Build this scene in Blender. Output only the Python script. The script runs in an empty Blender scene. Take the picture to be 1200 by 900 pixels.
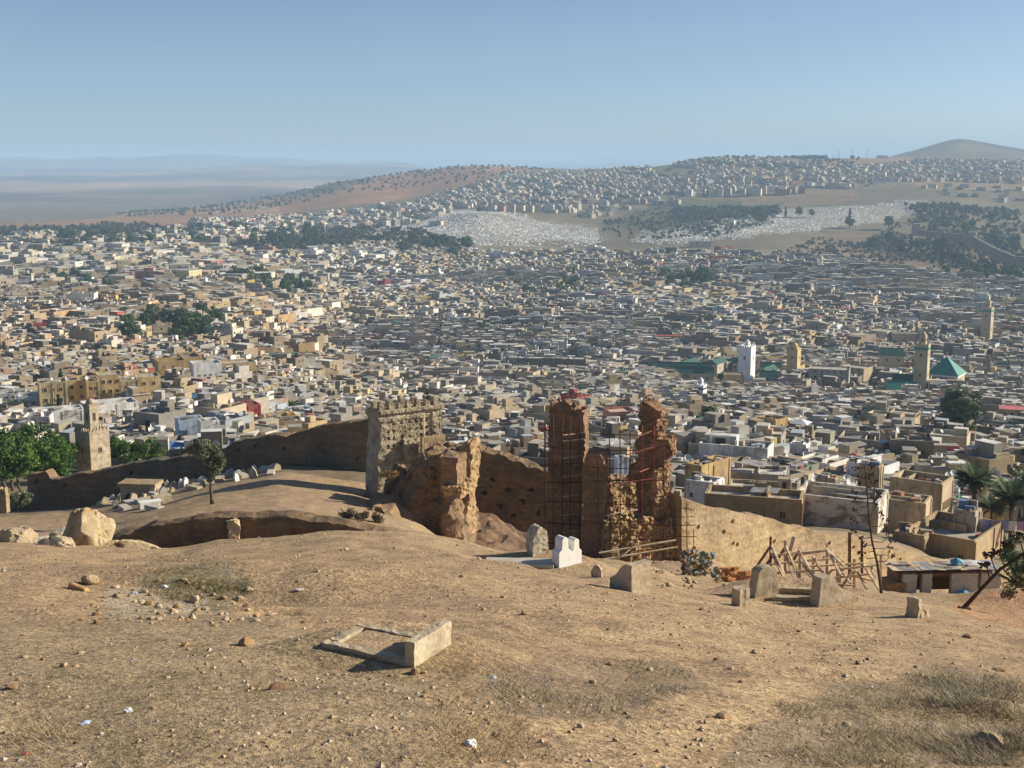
import bpy, math, random
import numpy as np
from mathutils import Vector, Matrix, Euler

random.seed(11)
rng = np.random.default_rng(11)
sc = bpy.context.scene
COL = sc.collection
R = math.radians

# ------------------------------------------------------------------ camera, world, sun, exposure
F = 1500.0
P = R(9.83)
cam_d = bpy.data.cameras.new('camera')
cam_d.sensor_width = 36.0
cam_d.lens = 36.0 * F / 1200.0
cam_d.clip_start = 0.3
cam_d.clip_end = 150000.0
cam = bpy.data.objects.new('camera', cam_d)
cam.location = (0, 0, 0)
cam.rotation_euler = (R(90) - P, 0, 0)
COL.objects.link(cam)
sc.camera = cam

SUN_AZ = R(78)      # to the right of the view direction (+Y towards +X)
SUN_EL = R(24)
world = bpy.data.worlds.new("World")
sc.world = world
world.use_nodes = True
wn = world.node_tree.nodes
wl = world.node_tree.links
for n in list(wn):
    wn.remove(n)
w_out = wn.new('ShaderNodeOutputWorld')
w_bg = wn.new('ShaderNodeBackground')
w_sky = wn.new('ShaderNodeTexSky')
w_sky.sky_type = 'NISHITA'
w_sky.sun_disc = False
w_sky.sun_elevation = SUN_EL
w_sky.sun_rotation = SUN_AZ
w_sky.altitude = 400
w_sky.air_density = 0.62
w_sky.dust_density = 0.9
w_sky.ozone_density = 2.4
w_bg.inputs['Strength'].default_value = 0.078
wl.new(w_sky.outputs[0], w_bg.inputs[0])
wl.new(w_bg.outputs[0], w_out.inputs[0])

sun_d = bpy.data.lights.new('sun', 'SUN')
sun_d.energy = 5.0
sun_d.angle = R(0.5)
sun_d.color = (1.0, 0.91, 0.74)
sun = bpy.data.objects.new('sun', sun_d)
sd = Vector((math.sin(SUN_AZ) * math.cos(SUN_EL), math.cos(SUN_AZ) * math.cos(SUN_EL), math.sin(SUN_EL)))
sun.rotation_euler = sd.to_track_quat('Z', 'Y').to_euler()
sun.location = (60, 20, 60)
COL.objects.link(sun)

sc.view_settings.view_transform = 'Standard'
sc.view_settings.look = 'None'
sc.view_settings.exposure = 0.6
sc.view_settings.gamma = 1.0
sc.cycles.max_bounces = 5
sc.cycles.diffuse_bounces = 3
sc.cycles.volume_bounces = 1
sc.cycles.transparent_max_bounces = 6
sc.cycles.use_denoising = True

# ------------------------------------------------------------------ pixel <-> place
cP, sP = math.cos(P), math.sin(P)
def S(py):
    return math.tan(P + math.atan((py - 450) / F))
def at(px, py, d):
    """point at distance d along the view axis (+Y) seen at photo pixel px,py"""
    cx = (px - 600) / F
    cy = -(py - 450) / F
    k = d / (cP + cy * sP)
    return Vector((cx * k, d, (-sP + cy * cP) * k))
def proj(x, y, z):
    dep = y * cP - z * sP
    up = y * sP + z * cP
    return 600 + F * x / dep, 450 - F * up / dep
def mpp(d):
    return d / F

# ------------------------------------------------------------------ noise
def _h(i, j, k, seed):
    n = (i.astype(np.uint32) * np.uint32(374761393) + j.astype(np.uint32) * np.uint32(668265263)
         + k.astype(np.uint32) * np.uint32(2147483647 & 0x7a3b9c11) + np.uint32((seed * 974711 + 12345) & 0xffffffff))
    n = (n ^ (n >> np.uint32(13))) * np.uint32(1274126177)
    n = n ^ (n >> np.uint32(16))
    return (n & np.uint32(0xffff)).astype(np.float64) / 65535.0
def vnoise(p, seed=0):
    p = np.asarray(p, float)
    i = np.floor(p).astype(np.int64)
    f = p - i
    f = f * f * (3 - 2 * f)
    a, b, c = i[..., 0], i[..., 1], i[..., 2]
    u, v, w = f[..., 0], f[..., 1], f[..., 2]
    r = 0
    for da in (0, 1):
        for db in (0, 1):
            for dc in (0, 1):
                r = r + _h(a + da, b + db, c + dc, seed) * (u if da else 1 - u) * (v if db else 1 - v) * (w if dc else 1 - w)
    return r * 2 - 1
def fbm(p, oct=3, seed=0, gain=.5):
    p = np.asarray(p, float)
    r, a, s = 0, 1.0, 0
    for o in range(oct):
        r = r + a * vnoise(p * (2.03 ** o), seed + o * 7)
        s += a
        a *= gain
    return r / s
def fb2(x, y, sc_, oct=3, seed=0):
    return fbm(np.stack([np.asarray(x) * sc_, np.asarray(y) * sc_, np.zeros_like(np.asarray(x, float)) + .37], -1), oct, seed)
def sm(a, b, x):
    t = np.clip((x - a) / (b - a), 0, 1)
    return t * t * (3 - 2 * t)

# ------------------------------------------------------------------ terrain
LF = [(200, -50), (300, -64), (400, -77), (600, -92), (800, -103), (1050, -112), (1450, -116), (1800, -116)]
MF = [(200, -50.5), (300, -66.5), (400, -80), (600, -99), (800, -116), (1050, -122), (1450, -126), (1800, -124)]
RF = [(250, -63), (330, -76), (430, -90), (560, -105), (650, -118), (800, -135), (1000, -137), (1450, -137)]
FARL = [(7000, 224), (9000, 213), (12000, 202), (16000, 194), (21000, 188), (26000, 192), (60000, 193)]
FARR = [(16000, -150), (60000, -40)]
COLS = [
 (-700, 48, 640, [(70, -24), (120, -36), (140, -38)] + LF + [(2200, 275), (3000, 262), (5000, 244)] + FARL),
 (0, 48, 630, [(70, 640), (95, 618), (118, 606), (134, 601), (150, -41)] + LF + [(2200, 275), (3000, 262), (5000, 244)] + FARL),
 (100, 48, 636, [(66, 648), (83.6, 640), (85.4, 630), (114, 601), (133, 594), (150, -41)] + LF + [(2200, 275), (3000, 261), (4500, 247), (5600, 240)] + FARL),
 (200, 48, 640, [(68, 652), (78, 650), (83.6, 650), (85.2, 608), (98, 598), (115, 583), (124, 574), (132, 568), (148, -40)] + LF + [(2600, 262), (4000, 246), (4600, 250)] + FARL),
 (250, 48, 633, [(68, 652), (78, 649), (83.6, 648), (85.2, 602), (95, 592), (112, 573), (121, 564), (130, 557), (147, -40)] + LF + [(2500, 262), (3400, 251), (4100, 241), (4900, 248)] + FARL),
 (330, 48, 629, [(70, 650), (83.6, 648), (85.2, 600), (100, 584), (111, 563), (119, 551), (128, 544), (145, -40)] + MF + [(2500, 264), (3200, 248), (4200, 229), (5000, 240)] + FARL),
 (400, 48, 621, [(72, 645), (83.6, 642), (85.2, 609), (100, 592), (112, 574), (125, 547), (145, -40), (200, -52)] + RF + [(1900, 292), (2500, 266), (3000, 243), (4300, 212), (5200, 225), (8000, 222)] + FARL[1:]),
 (440, 48, 622, [(72, 648), (83.6, 646), (85.2, 614), (100, 600), (112, 584), (124, 552), (142, -40), (195, -52)] + RF + [(1900, 293), (2350, 270), (2800, 250), (4400, 206), (5300, 220), (8000, 222)] + FARL[1:]),
 (480, 48, 624, [(72, 648), (83.6, 647), (85.2, 622), (100, 610), (112, 600), (125, 565), (142, -41), (190, -52)] + RF + [(1900, 294), (2200, 275), (2600, 258), (3200, 235), (4500, 201), (5500, 215)] + FARL[1:]),
 (520, 47, 630, [(72, 655), (83.6, 652), (86, 640), (112, 628), (128, 600), (142, -41), (190, -52)] + RF + [(1900, 296), (2120, 282), (2550, 252), (2950, 242), (4450, 197), (5550, 208)] + FARR),
 (560, 47, 638, [(70, 662), (105, 645), (140, -42), (190, -53)] + RF + [(1900, 298), (2050, 289), (2500, 247), (2700, 247), (3200, 222), (4500, 193), (5600, 200)] + FARR),
 (640, 46, 651, [(62, 672), (80, 660), (100, 655), (140, -44), (190, -54)] + RF + [(1900, 298), (2050, 290), (2450, 262), (2800, 240), (3300, 215), (4400, 197), (5500, 205)] + FARR),
 (720, 45, 657, [(60, 668), (80, 657), (100, 640), (140, -43), (190, -54)] + RF + [(1900, 298), (2200, 280), (2700, 250), (3200, 220), (3900, 199), (5500, 205)] + FARR),
 (770, 44, 669, [(55, 674), (76, 657), (95, 620), (140, -42), (190, -54)] + RF + [(1900, 298), (2200, 278), (2700, 248), (3200, 217), (3800, 194), (5500, 202)] + FARR),
 (800, 43, 682, [(55, 676), (77, 656), (80, 604), (95, 600), (140, -41), (190, -53)] + RF + [(1900, 297), (2200, 277), (2700, 246), (3200, 213), (3800, 190), (5000, 197)] + FARR),
 (850, 42, 688, [(55, 684), (81, 663), (83.5, 612), (100, 605), (135, 610), (170, -47)] + RF + [(1900, 297), (2200, 275), (2600, 250), (2850, 240), (2950, 226), (3300, 205), (3800, 185), (5000, 192)] + FARR),
 (900, 42, 692, [(50, 690), (62, 682), (85, 669), (88, 624), (100, 614), (135, 613), (170, -47)] + RF + [(1850, 299), (2200, 277), (2600, 250), (2850, 239), (2950, 226), (3300, 206), (3900, 184), (5000, 190)] + FARR),
 (1000, 43, 694, [(50, 694), (64, 690), (92, 676), (96, 640), (110, 627), (131, 619), (150, 614), (175, -49)] + RF + [(1750, 310), (2200, 285), (2700, 240), (3000, 222), (3500, 200), (4500, 184), (5500, 190)] + FARR),
 (1060, 42, 700, [(50, 699), (66, 695), (97, 682), (101, 651), (115, 640), (131, 630), (150, 625), (172, -48)] + RF + [(1650, 315), (2200, 285), (2700, 240), (3100, 218), (3600, 198), (4500, 186), (5500, 181), (7000, 178), (8500, 190)] + FARR),
 (1115, 41, 710, [(50, 707), (68, 699), (103, 687), (107, 664), (130, 655), (160, -49)] + RF + [(1600, 320), (2200, 285), (2700, 240), (3200, 215), (3800, 194), (4500, 186), (6500, 161), (8000, 182)] + FARR),
 (1200, 38, 731, [(48, 712), (66, 706), (111, 702), (116, 688), (150, -50)] + RF + [(1490, 330), (2200, 290), (2700, 250), (3200, 215), (3800, 196), (4500, 188), (6500, 176), (8000, 186)] + FARR),
 (1900, 36, 745, [(48, 730), (66, 715), (111, 706), (116, 690), (150, -51)] + RF + [(1490, 330), (2200, 290), (2700, 250), (3200, 215), (3800, 198), (4500, 190), (6500, 184), (8000, 190)] + FARR),
]
_pxg = np.arange(-700, 1901, 10.0)
_ld = np.linspace(math.log(6), math.log(60000), 4200)
def _tab():
    prof = []
    for px, dc, yc, kn in COLS:
        k = (S(yc) * dc - 1.7) / dc
        ds = list(np.geomspace(6, dc, 40))
        zs = [-1.7 - k * v for v in ds]
        for d, v in kn:
            ds.append(d)
            zs.append(v if v < 0 else -S(v) * d)
        prof.append(np.interp(_ld, np.log(ds), zs))
    prof = np.array(prof)
    pxs = np.array([c[0] for c in COLS], float)
    T = np.empty((len(_pxg), len(_ld)))
    for j in range(len(_ld)):
        T[:, j] = np.interp(_pxg, pxs, prof[:, j])
    ker = np.array([1, 3, 5, 3, 1.]) / 13
    Tp = np.pad(T, ((2, 2), (2, 2)), mode='edge')
    T = sum(ker[i] * Tp[i:i + T.shape[0], :] for i in range(5))
    k2 = np.array([1, 2, 1.]) / 4
    T = sum(k2[i] * T[:, i + 1:i + 1 + len(_ld)] for i in range(3))
    # the near slope has no ribs: it is smoothed sideways
    xx = np.arange(-60, 61)
    for sig, d0, d1 in ((26, 24, 44),):
        g = np.exp(-(xx / sig) ** 2 / 2)
        g /= g.sum()
        Tp = np.pad(T, ((60, 60), (0, 0)), mode='edge')
        Tb = sum(g[i] * Tp[i:i + T.shape[0]] for i in range(121))
        w = sm(d0, d1, np.exp(_ld))[None]
        T = Tb * (1 - w) + T * w
    return T
_T = _tab()
_DEN = ([math.log(v) for v in (6, 8, 40, 120, 400, 1000, 2500, 9000)], [.93, .935, .955, .968, .983, .99, 1.005, 1.01])
FLATS = []      # levelled ground: x, y, radius, z
BUMPS = []      # x, y, rx, ry, height
def H(x, y, fine=True):
    x = np.asarray(x, float)
    y = np.asarray(y, float)
    d = np.clip(y, 6, 59000)
    l = np.log(d)
    px = 600 + F * x / d * np.interp(l, *_DEN)
    a = np.clip((px + 700) / 10.0, 0, len(_pxg) - 1.001)
    b = np.clip((l - _ld[0]) / (_ld[1] - _ld[0]), 0, len(_ld) - 1.001)
    i = a.astype(int)
    j = b.astype(int)
    u = a - i
    v = b - j
    z = (_T[i, j] * (1 - u) + _T[i + 1, j] * u) * (1 - v) + (_T[i, j + 1] * (1 - u) + _T[i + 1, j + 1] * u) * v
    z = z + .28 * np.clip(6 - y, 0, 99)
    near = 1 - sm(110, 200, y)
    far = sm(2000, 3500, y)
    z = z + near * (.22 * fb2(x, y, 1 / 7., 3, 3) * sm(8, 30, y) + .17 * fb2(x, y, 1 / 1.9, 3, 5)) + sm(120, 220, y) * (1 - far) * 1.5 * fb2(x, y, 1 / 60., 2, 8)
    z = z + far * d * .0016 * fb2(x, y, 1 / 420., 4, 9) + sm(6500, 12000, y) * d * .010 * np.maximum(fb2(x, y * .6, 1 / 2600., 4, 19), -.3)
    if fine:
        z = z + near * .035 * fb2(x, y, 2.3, 2, 6)
    for (bx, by, rx, ry, hh) in BUMPS:
        z = z + hh * np.exp(-((x - bx) / rx) ** 2 - ((y - by) / ry) ** 2)
    for (fx, fy, r, fz) in FLATS:
        w = 1 - sm(r * .75, r * 1.7, np.hypot(x - fx, y - fy))
        z = z * (1 - w) + (fz + .015 * fb2(x, y, 2.0, 2, 4)) * w
    return z
def Hs(x, y):
    return float(H(np.array([x]), np.array([y]))[0])
def gp(px, py, dmin=6.2, dmax=140):
    """ground point seen at a photo pixel"""
    ys = np.geomspace(dmin, dmax, 700)
    cx = (px - 600) / F
    cy = -(py - 450) / F
    u = cx / (cP + cy * sP)
    zr = -S(py) * ys
    df = zr - H(u * ys, ys)
    k = np.argmax(df < 0)
    if df[k] >= 0:
        k = len(ys) - 1
    y = ys[k]
    if k > 0:
        t = df[k - 1] / (df[k - 1] - df[k] + 1e-9)
        y = ys[k - 1] + (ys[k] - ys[k - 1]) * min(max(t, 0), 1)
    return Vector((u * y, y, Hs(u * y, y)))

# ------------------------------------------------------------------ object helpers
def link(o, parent=None):
    COL.objects.link(o)
    if parent is not None:
        o.parent = parent
    return o
def tag(o, label=None, cat=None, group=None, kind=None):
    if label: o['label'] = label
    if cat: o['category'] = cat
    if group: o['group'] = group
    if kind: o['kind'] = kind
    return o
def thing(name, label, cat, loc=(0, 0, 0), rz=0, group=None):
    o = bpy.data.objects.new(name, None)
    o.empty_display_size = .3
    o.location = loc
    o.rotation_euler = (0, 0, rz)
    link(o)
    return tag(o, label, cat, group)
def npmesh(name, V, Fc, mats, cols=None, smooth=False, midx=None, domain='FACE'):
    me = bpy.data.meshes.new(name)
    V = np.ascontiguousarray(V, np.float32).reshape(-1, 3)
    Fc = np.ascontiguousarray(Fc, np.int32)
    n, k = Fc.shape
    me.vertices.add(len(V))
    me.vertices.foreach_set('co', V.ravel())
    me.loops.add(n * k)
    me.loops.foreach_set('vertex_index', Fc.ravel())
    me.polygons.add(n)
    me.polygons.foreach_set('loop_start', (np.arange(n) * k).astype(np.int32))
    for m in (mats if isinstance(mats, (list, tuple)) else [mats]):
        me.materials.append(m)
    if midx is not None:
        me.polygons.foreach_set('material_index', np.asarray(midx, np.int32))
    if smooth:
        me.polygons.foreach_set('use_smooth', np.ones(n, bool))
    else:
        me.polygons.foreach_set('use_smooth', np.zeros(n, bool))
    if cols is not None:
        at_ = me.attributes.new('Col', 'FLOAT_COLOR', domain)
        c = np.ones((len(cols), 4), np.float32)
        c[:, :3] = cols
        at_.data.foreach_set('color', c.ravel())
    me.update(calc_edges=True)
    me.validate()
    return me
def obj(name, me, parent=None, loc=(0, 0, 0), rot=(0, 0, 0), scale=(1, 1, 1), color=None):
    o = bpy.data.objects.new(name, me)
    o.location = loc
    o.rotation_euler = rot
    o.scale = scale
    if color is not None:
        o.color = (color[0], color[1], color[2], 1)
    return link(o, parent)

class MB:
    """collects faces for ONE mesh"""
    def __init__(s):
        s.v = []
        s.f = []
        s.m = []
    def add(s, vs, fs, mat=0):
        b = len(s.v)
        s.v += [tuple(v) for v in vs]
        for f in fs:
            s.f.append([b + i for i in f])
            s.m.append(mat)
    def box(s, c, size, rz=0, mat=0, top=(1, 1), bottom=True):
        """c = centre of the base"""
        x, y, z = size[0] / 2, size[1] / 2, size[2]
        tx, ty = top
        pts = [(-x, -y, 0), (x, -y, 0), (x, y, 0), (-x, y, 0), (-x * tx, -y * ty, z), (x * tx, -y * ty, z), (x * tx, y * ty, z), (-x * tx, y * ty, z)]
        ca, sa = math.cos(rz), math.sin(rz)
        pts = [(c[0] + a * ca - b * sa, c[1] + a * sa + b * ca, c[2] + h) for a, b, h in pts]
        fs = [(0, 1, 5, 4), (1, 2, 6, 5), (2, 3, 7, 6), (3, 0, 4, 7), (4, 5, 6, 7)]
        if bottom: fs.append((3, 2, 1, 0))
        s.add(pts, fs, mat)
    def tube(s, pts, rad, n=6, mat=0, cap=True):
        pts = [Vector(p) for p in pts]
        rings = []
        for i, p in enumerate(pts):
            a = pts[max(i - 1, 0)]
            b = pts[min(i + 1, len(pts) - 1)]
            t = (b - a).normalized()
            q = Vector((0, 0, 1)) if abs(t.z) < .9 else Vector((1, 0, 0))
            e1 = t.cross(q).normalized()
            e2 = t.cross(e1)
            r = rad[i] if isinstance(rad, (list, tuple)) else rad
            rings.append([p + (e1 * math.cos(2 * math.pi * k / n) + e2 * math.sin(2 * math.pi * k / n)) * r for k in range(n)])
        vs = [v for r_ in rings for v in r_]
        fs = []
        for i in range(len(pts) - 1):
            for k in range(n):
                k2 = (k + 1) % n
                fs.append((i * n + k, i * n + k2, (i + 1) * n + k2, (i + 1) * n + k))
        if cap:
            fs.append(tuple(range(n - 1, -1, -1)))
            fs.append(tuple((len(pts) - 1) * n + k for k in range(n)))
        s.add(vs, fs, mat)
    def prism(s, prof, y0, y1, mat=0):
        """prof: list of (x,z) counter-clockwise seen from -y; extruded y0..y1"""
        n = len(prof)
        vs = [(a, y0, b) for a, b in prof] + [(a, y1, b) for a, b in prof]
        fs = [tuple(range(n)), tuple(range(2 * n - 1, n - 1, -1))]
        for i in range(n):
            j = (i + 1) % n
            fs.append((j, i, n + i, n + j))
        s.add(vs, fs, mat)
    def mesh(s, name, mats, smooth=False):
        me = bpy.data.meshes.new(name)
        me.from_pydata(s.v, [], s.f)
        for m in (mats if isinstance(mats, (list, tuple)) else [mats]):
            me.materials.append(m)
        me.polygons.foreach_set('material_index', s.m)
        if smooth:
            me.polygons.foreach_set('use_smooth', [True] * len(s.f))
        me.update()
        return me
    def build(s, name, mats, parent=None, smooth=False, **k):
        return obj(name, s.mesh(name, mats, smooth), parent, **k)
def bevel(o, w=.02, seg=2):
    m = o.modifiers.new('bevel', 'BEVEL')
    m.width = w
    m.segments = seg
    return o

# rough weathered block ------------------------------------------------
def cuboid(nx, ny, nz):
    q = []
    def side(ax, val, na, nb, a, b, flip):
        i, j = np.meshgrid(np.arange(na), np.arange(nb), indexing='ij')
        i = i.ravel(); j = j.ravel()
        c = np.zeros((len(i), 4, 3), int)
        for k, (di, dj) in enumerate(((0, 0), (1, 0), (1, 1), (0, 1))):
            c[:, k, a] = i + di
            c[:, k, b] = j + dj
            c[:, k, ax] = val
        if flip: c = c[:, ::-1]
        q.append(c)
    side(2, nz, nx, ny, 0, 1, False); side(2, 0, nx, ny, 0, 1, True)
    side(1, 0, nx, nz, 0, 2, False); side(1, ny, nx, nz, 0, 2, True)
    side(0, nx, ny, nz, 1, 2, False); side(0, 0, ny, nz, 1, 2, True)
    q = np.concatenate(q)
    key = (q[..., 0] * (ny + 1) + q[..., 1]) * (nz + 1) + q[..., 2]
    uq, inv = np.unique(key.ravel(), return_inverse=True)
    k = uq % (nz + 1)
    j = (uq // (nz + 1)) % (ny + 1)
    i = uq // ((nz + 1) * (ny + 1))
    V = np.stack([i / nx, j / ny, k / nz], 1)
    return V, inv.reshape(-1, 4)
def rough(name, size, res, mats, seed=0, amp=.08, freq=1.2, warp=None, oct=4, holes=None, fine=.0, crag=0., parent=None, loc=(0, 0, 0), rz=0, smooth=False, ridged=0):
    sx, sy, sz = size
    nx, ny, nz = (max(2, int(round(v / res))) for v in size)
    V, Q = cuboid(nx, ny, nz)
    p = (V - np.array([.5, .5, 0])) * np.array(size)
    if warp is not None:
        p = warp(p.copy(), V)
    q = p * freq + seed * 13.7
    n = np.stack([fbm(q, oct, seed), fbm(q + 31.3, oct, seed + 1), fbm(q + 57.1, oct, seed + 2)], 1)
    if ridged:
        n = np.sign(n) * np.abs(n) ** ridged
    d = n * amp
    if fine:
        r2 = np.random.default_rng(seed + 5)
        d = d + (r2.random(p.shape) - .5) * fine
    if crag:
        q2 = p * freq * 3.1 + seed * 5.1
        e = np.stack([vnoise(q2 * np.array([1, 1, 1.6]), seed + 11 + i) for i in range(3)], 1)
        d = d + np.sign(e) * np.abs(e) ** .6 * crag + np.round(fbm(q2 * .5, 2, seed + 20) * 3)[:, None] / 3 * crag * np.array([.7, .7, .25])
    d[:, 2] *= (V[:, 2] > 0)
    p = p + d
    if holes:      # list of (u along x 0..1, v height 0..1, depth) on the -y face
        for hu, hv, hd, rr in holes:
            m = (V[:, 1] < 1e-6) & (np.hypot((V[:, 0] - hu) * sx, (V[:, 2] - hv) * sz) < rr)
            p[m, 1] += hd
    return obj(name, npmesh(name, p, Q, mats, smooth=smooth), parent, loc, (0, 0, rz))

# ------------------------------------------------------------------ materials
def mk(name, c=(.4, .3, .2), src='const', c2=None, c2s=.6, c2t=(.45, .62), var=.25, scale=2.0, bump=.4, bdist=.05, bscale=10., rough_=.92, stretch=(1, 1, 1), metal=0., spec=.2, var2=.12, scale2=None, layers=0., transl=0.):
    m = bpy.data.materials.new(name)
    m.use_nodes = True
    nt = m.node_tree
    N = nt.nodes
    L = nt.links
    b = N['Principled BSDF']
    b.inputs['Roughness'].default_value = rough_
    b.inputs['Metallic'].default_value = metal
    b.inputs['Specular IOR Level'].default_value = spec
    g = N.new('ShaderNodeNewGeometry')
    mp = N.new('ShaderNodeMapping')
    mp.inputs['Scale'].default_value = stretch
    L.new(g.outputs['Position'], mp.inputs['Vector'])
    def noise(s_, det=4, rgh=.6):
        n = N.new('ShaderNodeTexNoise')
        n.inputs['Scale'].default_value = s_
        n.inputs['Detail'].default_value = det
        n.inputs['Roughness'].default_value = rgh
        L.new(mp.outputs[0], n.inputs['Vector'])
        return n.outputs['Fac']
    if src == 'const':
        rgb = N.new('ShaderNodeRGB')
        rgb.outputs[0].default_value = (*c, 1)
        col = rgb.outputs[0]
    elif src == 'obj':
        oi = N.new('ShaderNodeObjectInfo')
        col = oi.outputs['Color']
    else:
        a = N.new('ShaderNodeAttribute')
        a.attribute_name = 'Col'
        col = a.outputs['Color']
    def mix(fac, A, B, typ='MIX'):
        x = N.new('ShaderNodeMix')
        x.data_type = 'RGBA'
        x.blend_type = typ
        for sock, val in ((x.inputs[0], fac), (x.inputs[6], A), (x.inputs[7], B)):
            if hasattr(val, 'links'): L.new(val, sock)
            elif isinstance(val, (int, float)): sock.default_value = val
            else: sock.default_value = (*val, 1)
        return x.outputs[2]
    def rng_(fac, a, b, lo=0., hi=1.):
        r = N.new('ShaderNodeMapRange')
        r.inputs['From Min'].default_value = a
        r.inputs['From Max'].default_value = b
        r.inputs['To Min'].default_value = lo
        r.inputs['To Max'].default_value = hi
        L.new(fac, r.inputs['Value'])
        return r.outputs[0]
    if c2 is not None:
        col = mix(rng_(noise(c2s), c2t[0], c2t[1]), col, c2)
    def gray(fac):
        q = N.new('ShaderNodeCombineColor')
        for i in range(3): L.new(fac, q.inputs[i])
        return q.outputs[0]
    if var:
        col = mix(1.0, col, gray(rng_(noise(scale), .3, .7, 1 - var, 1 + var)), 'MULTIPLY')
    if var2:
        col = mix(1.0, col, gray(rng_(noise(scale2 or scale * 7, 3), .3, .7, 1 - var2, 1 + var2)), 'MULTIPLY')
    if layers:
        w = N.new('ShaderNodeTexWave')
        w.wave_type = 'BANDS'
        w.bands_direction = 'Z'
        w.inputs['Scale'].default_value = layers
        w.inputs['Distortion'].default_value = 2.5
        w.inputs['Detail'].default_value = 3
        L.new(g.outputs['Position'], w.inputs['Vector'])
        col = mix(1.0, col, gray(rng_(w.outputs['Fac'], 0, 1, .93, 1.04)), 'MULTIPLY')
    L.new(col, b.inputs['Base Color'])
    if bump:
        bp = N.new('ShaderNodeBump')
        bp.inputs['Strength'].default_value = bump
        bp.inputs['Distance'].default_value = bdist
        L.new(noise(bscale, 5, .65), bp.inputs['Height'])
        L.new(bp.outputs[0], b.inputs['Normal'])
    if transl:
        t = N.new('ShaderNodeBsdfTranslucent')
        L.new(col, t.inputs[0])
        ms = N.new('ShaderNodeMixShader')
        ms.inputs[0].default_value = transl
        L.new(b.outputs[0], ms.inputs[1])
        L.new(t.outputs[0], ms.inputs[2])
        L.new(ms.outputs[0], N['Material Output'].inputs[0])
    return m
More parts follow.
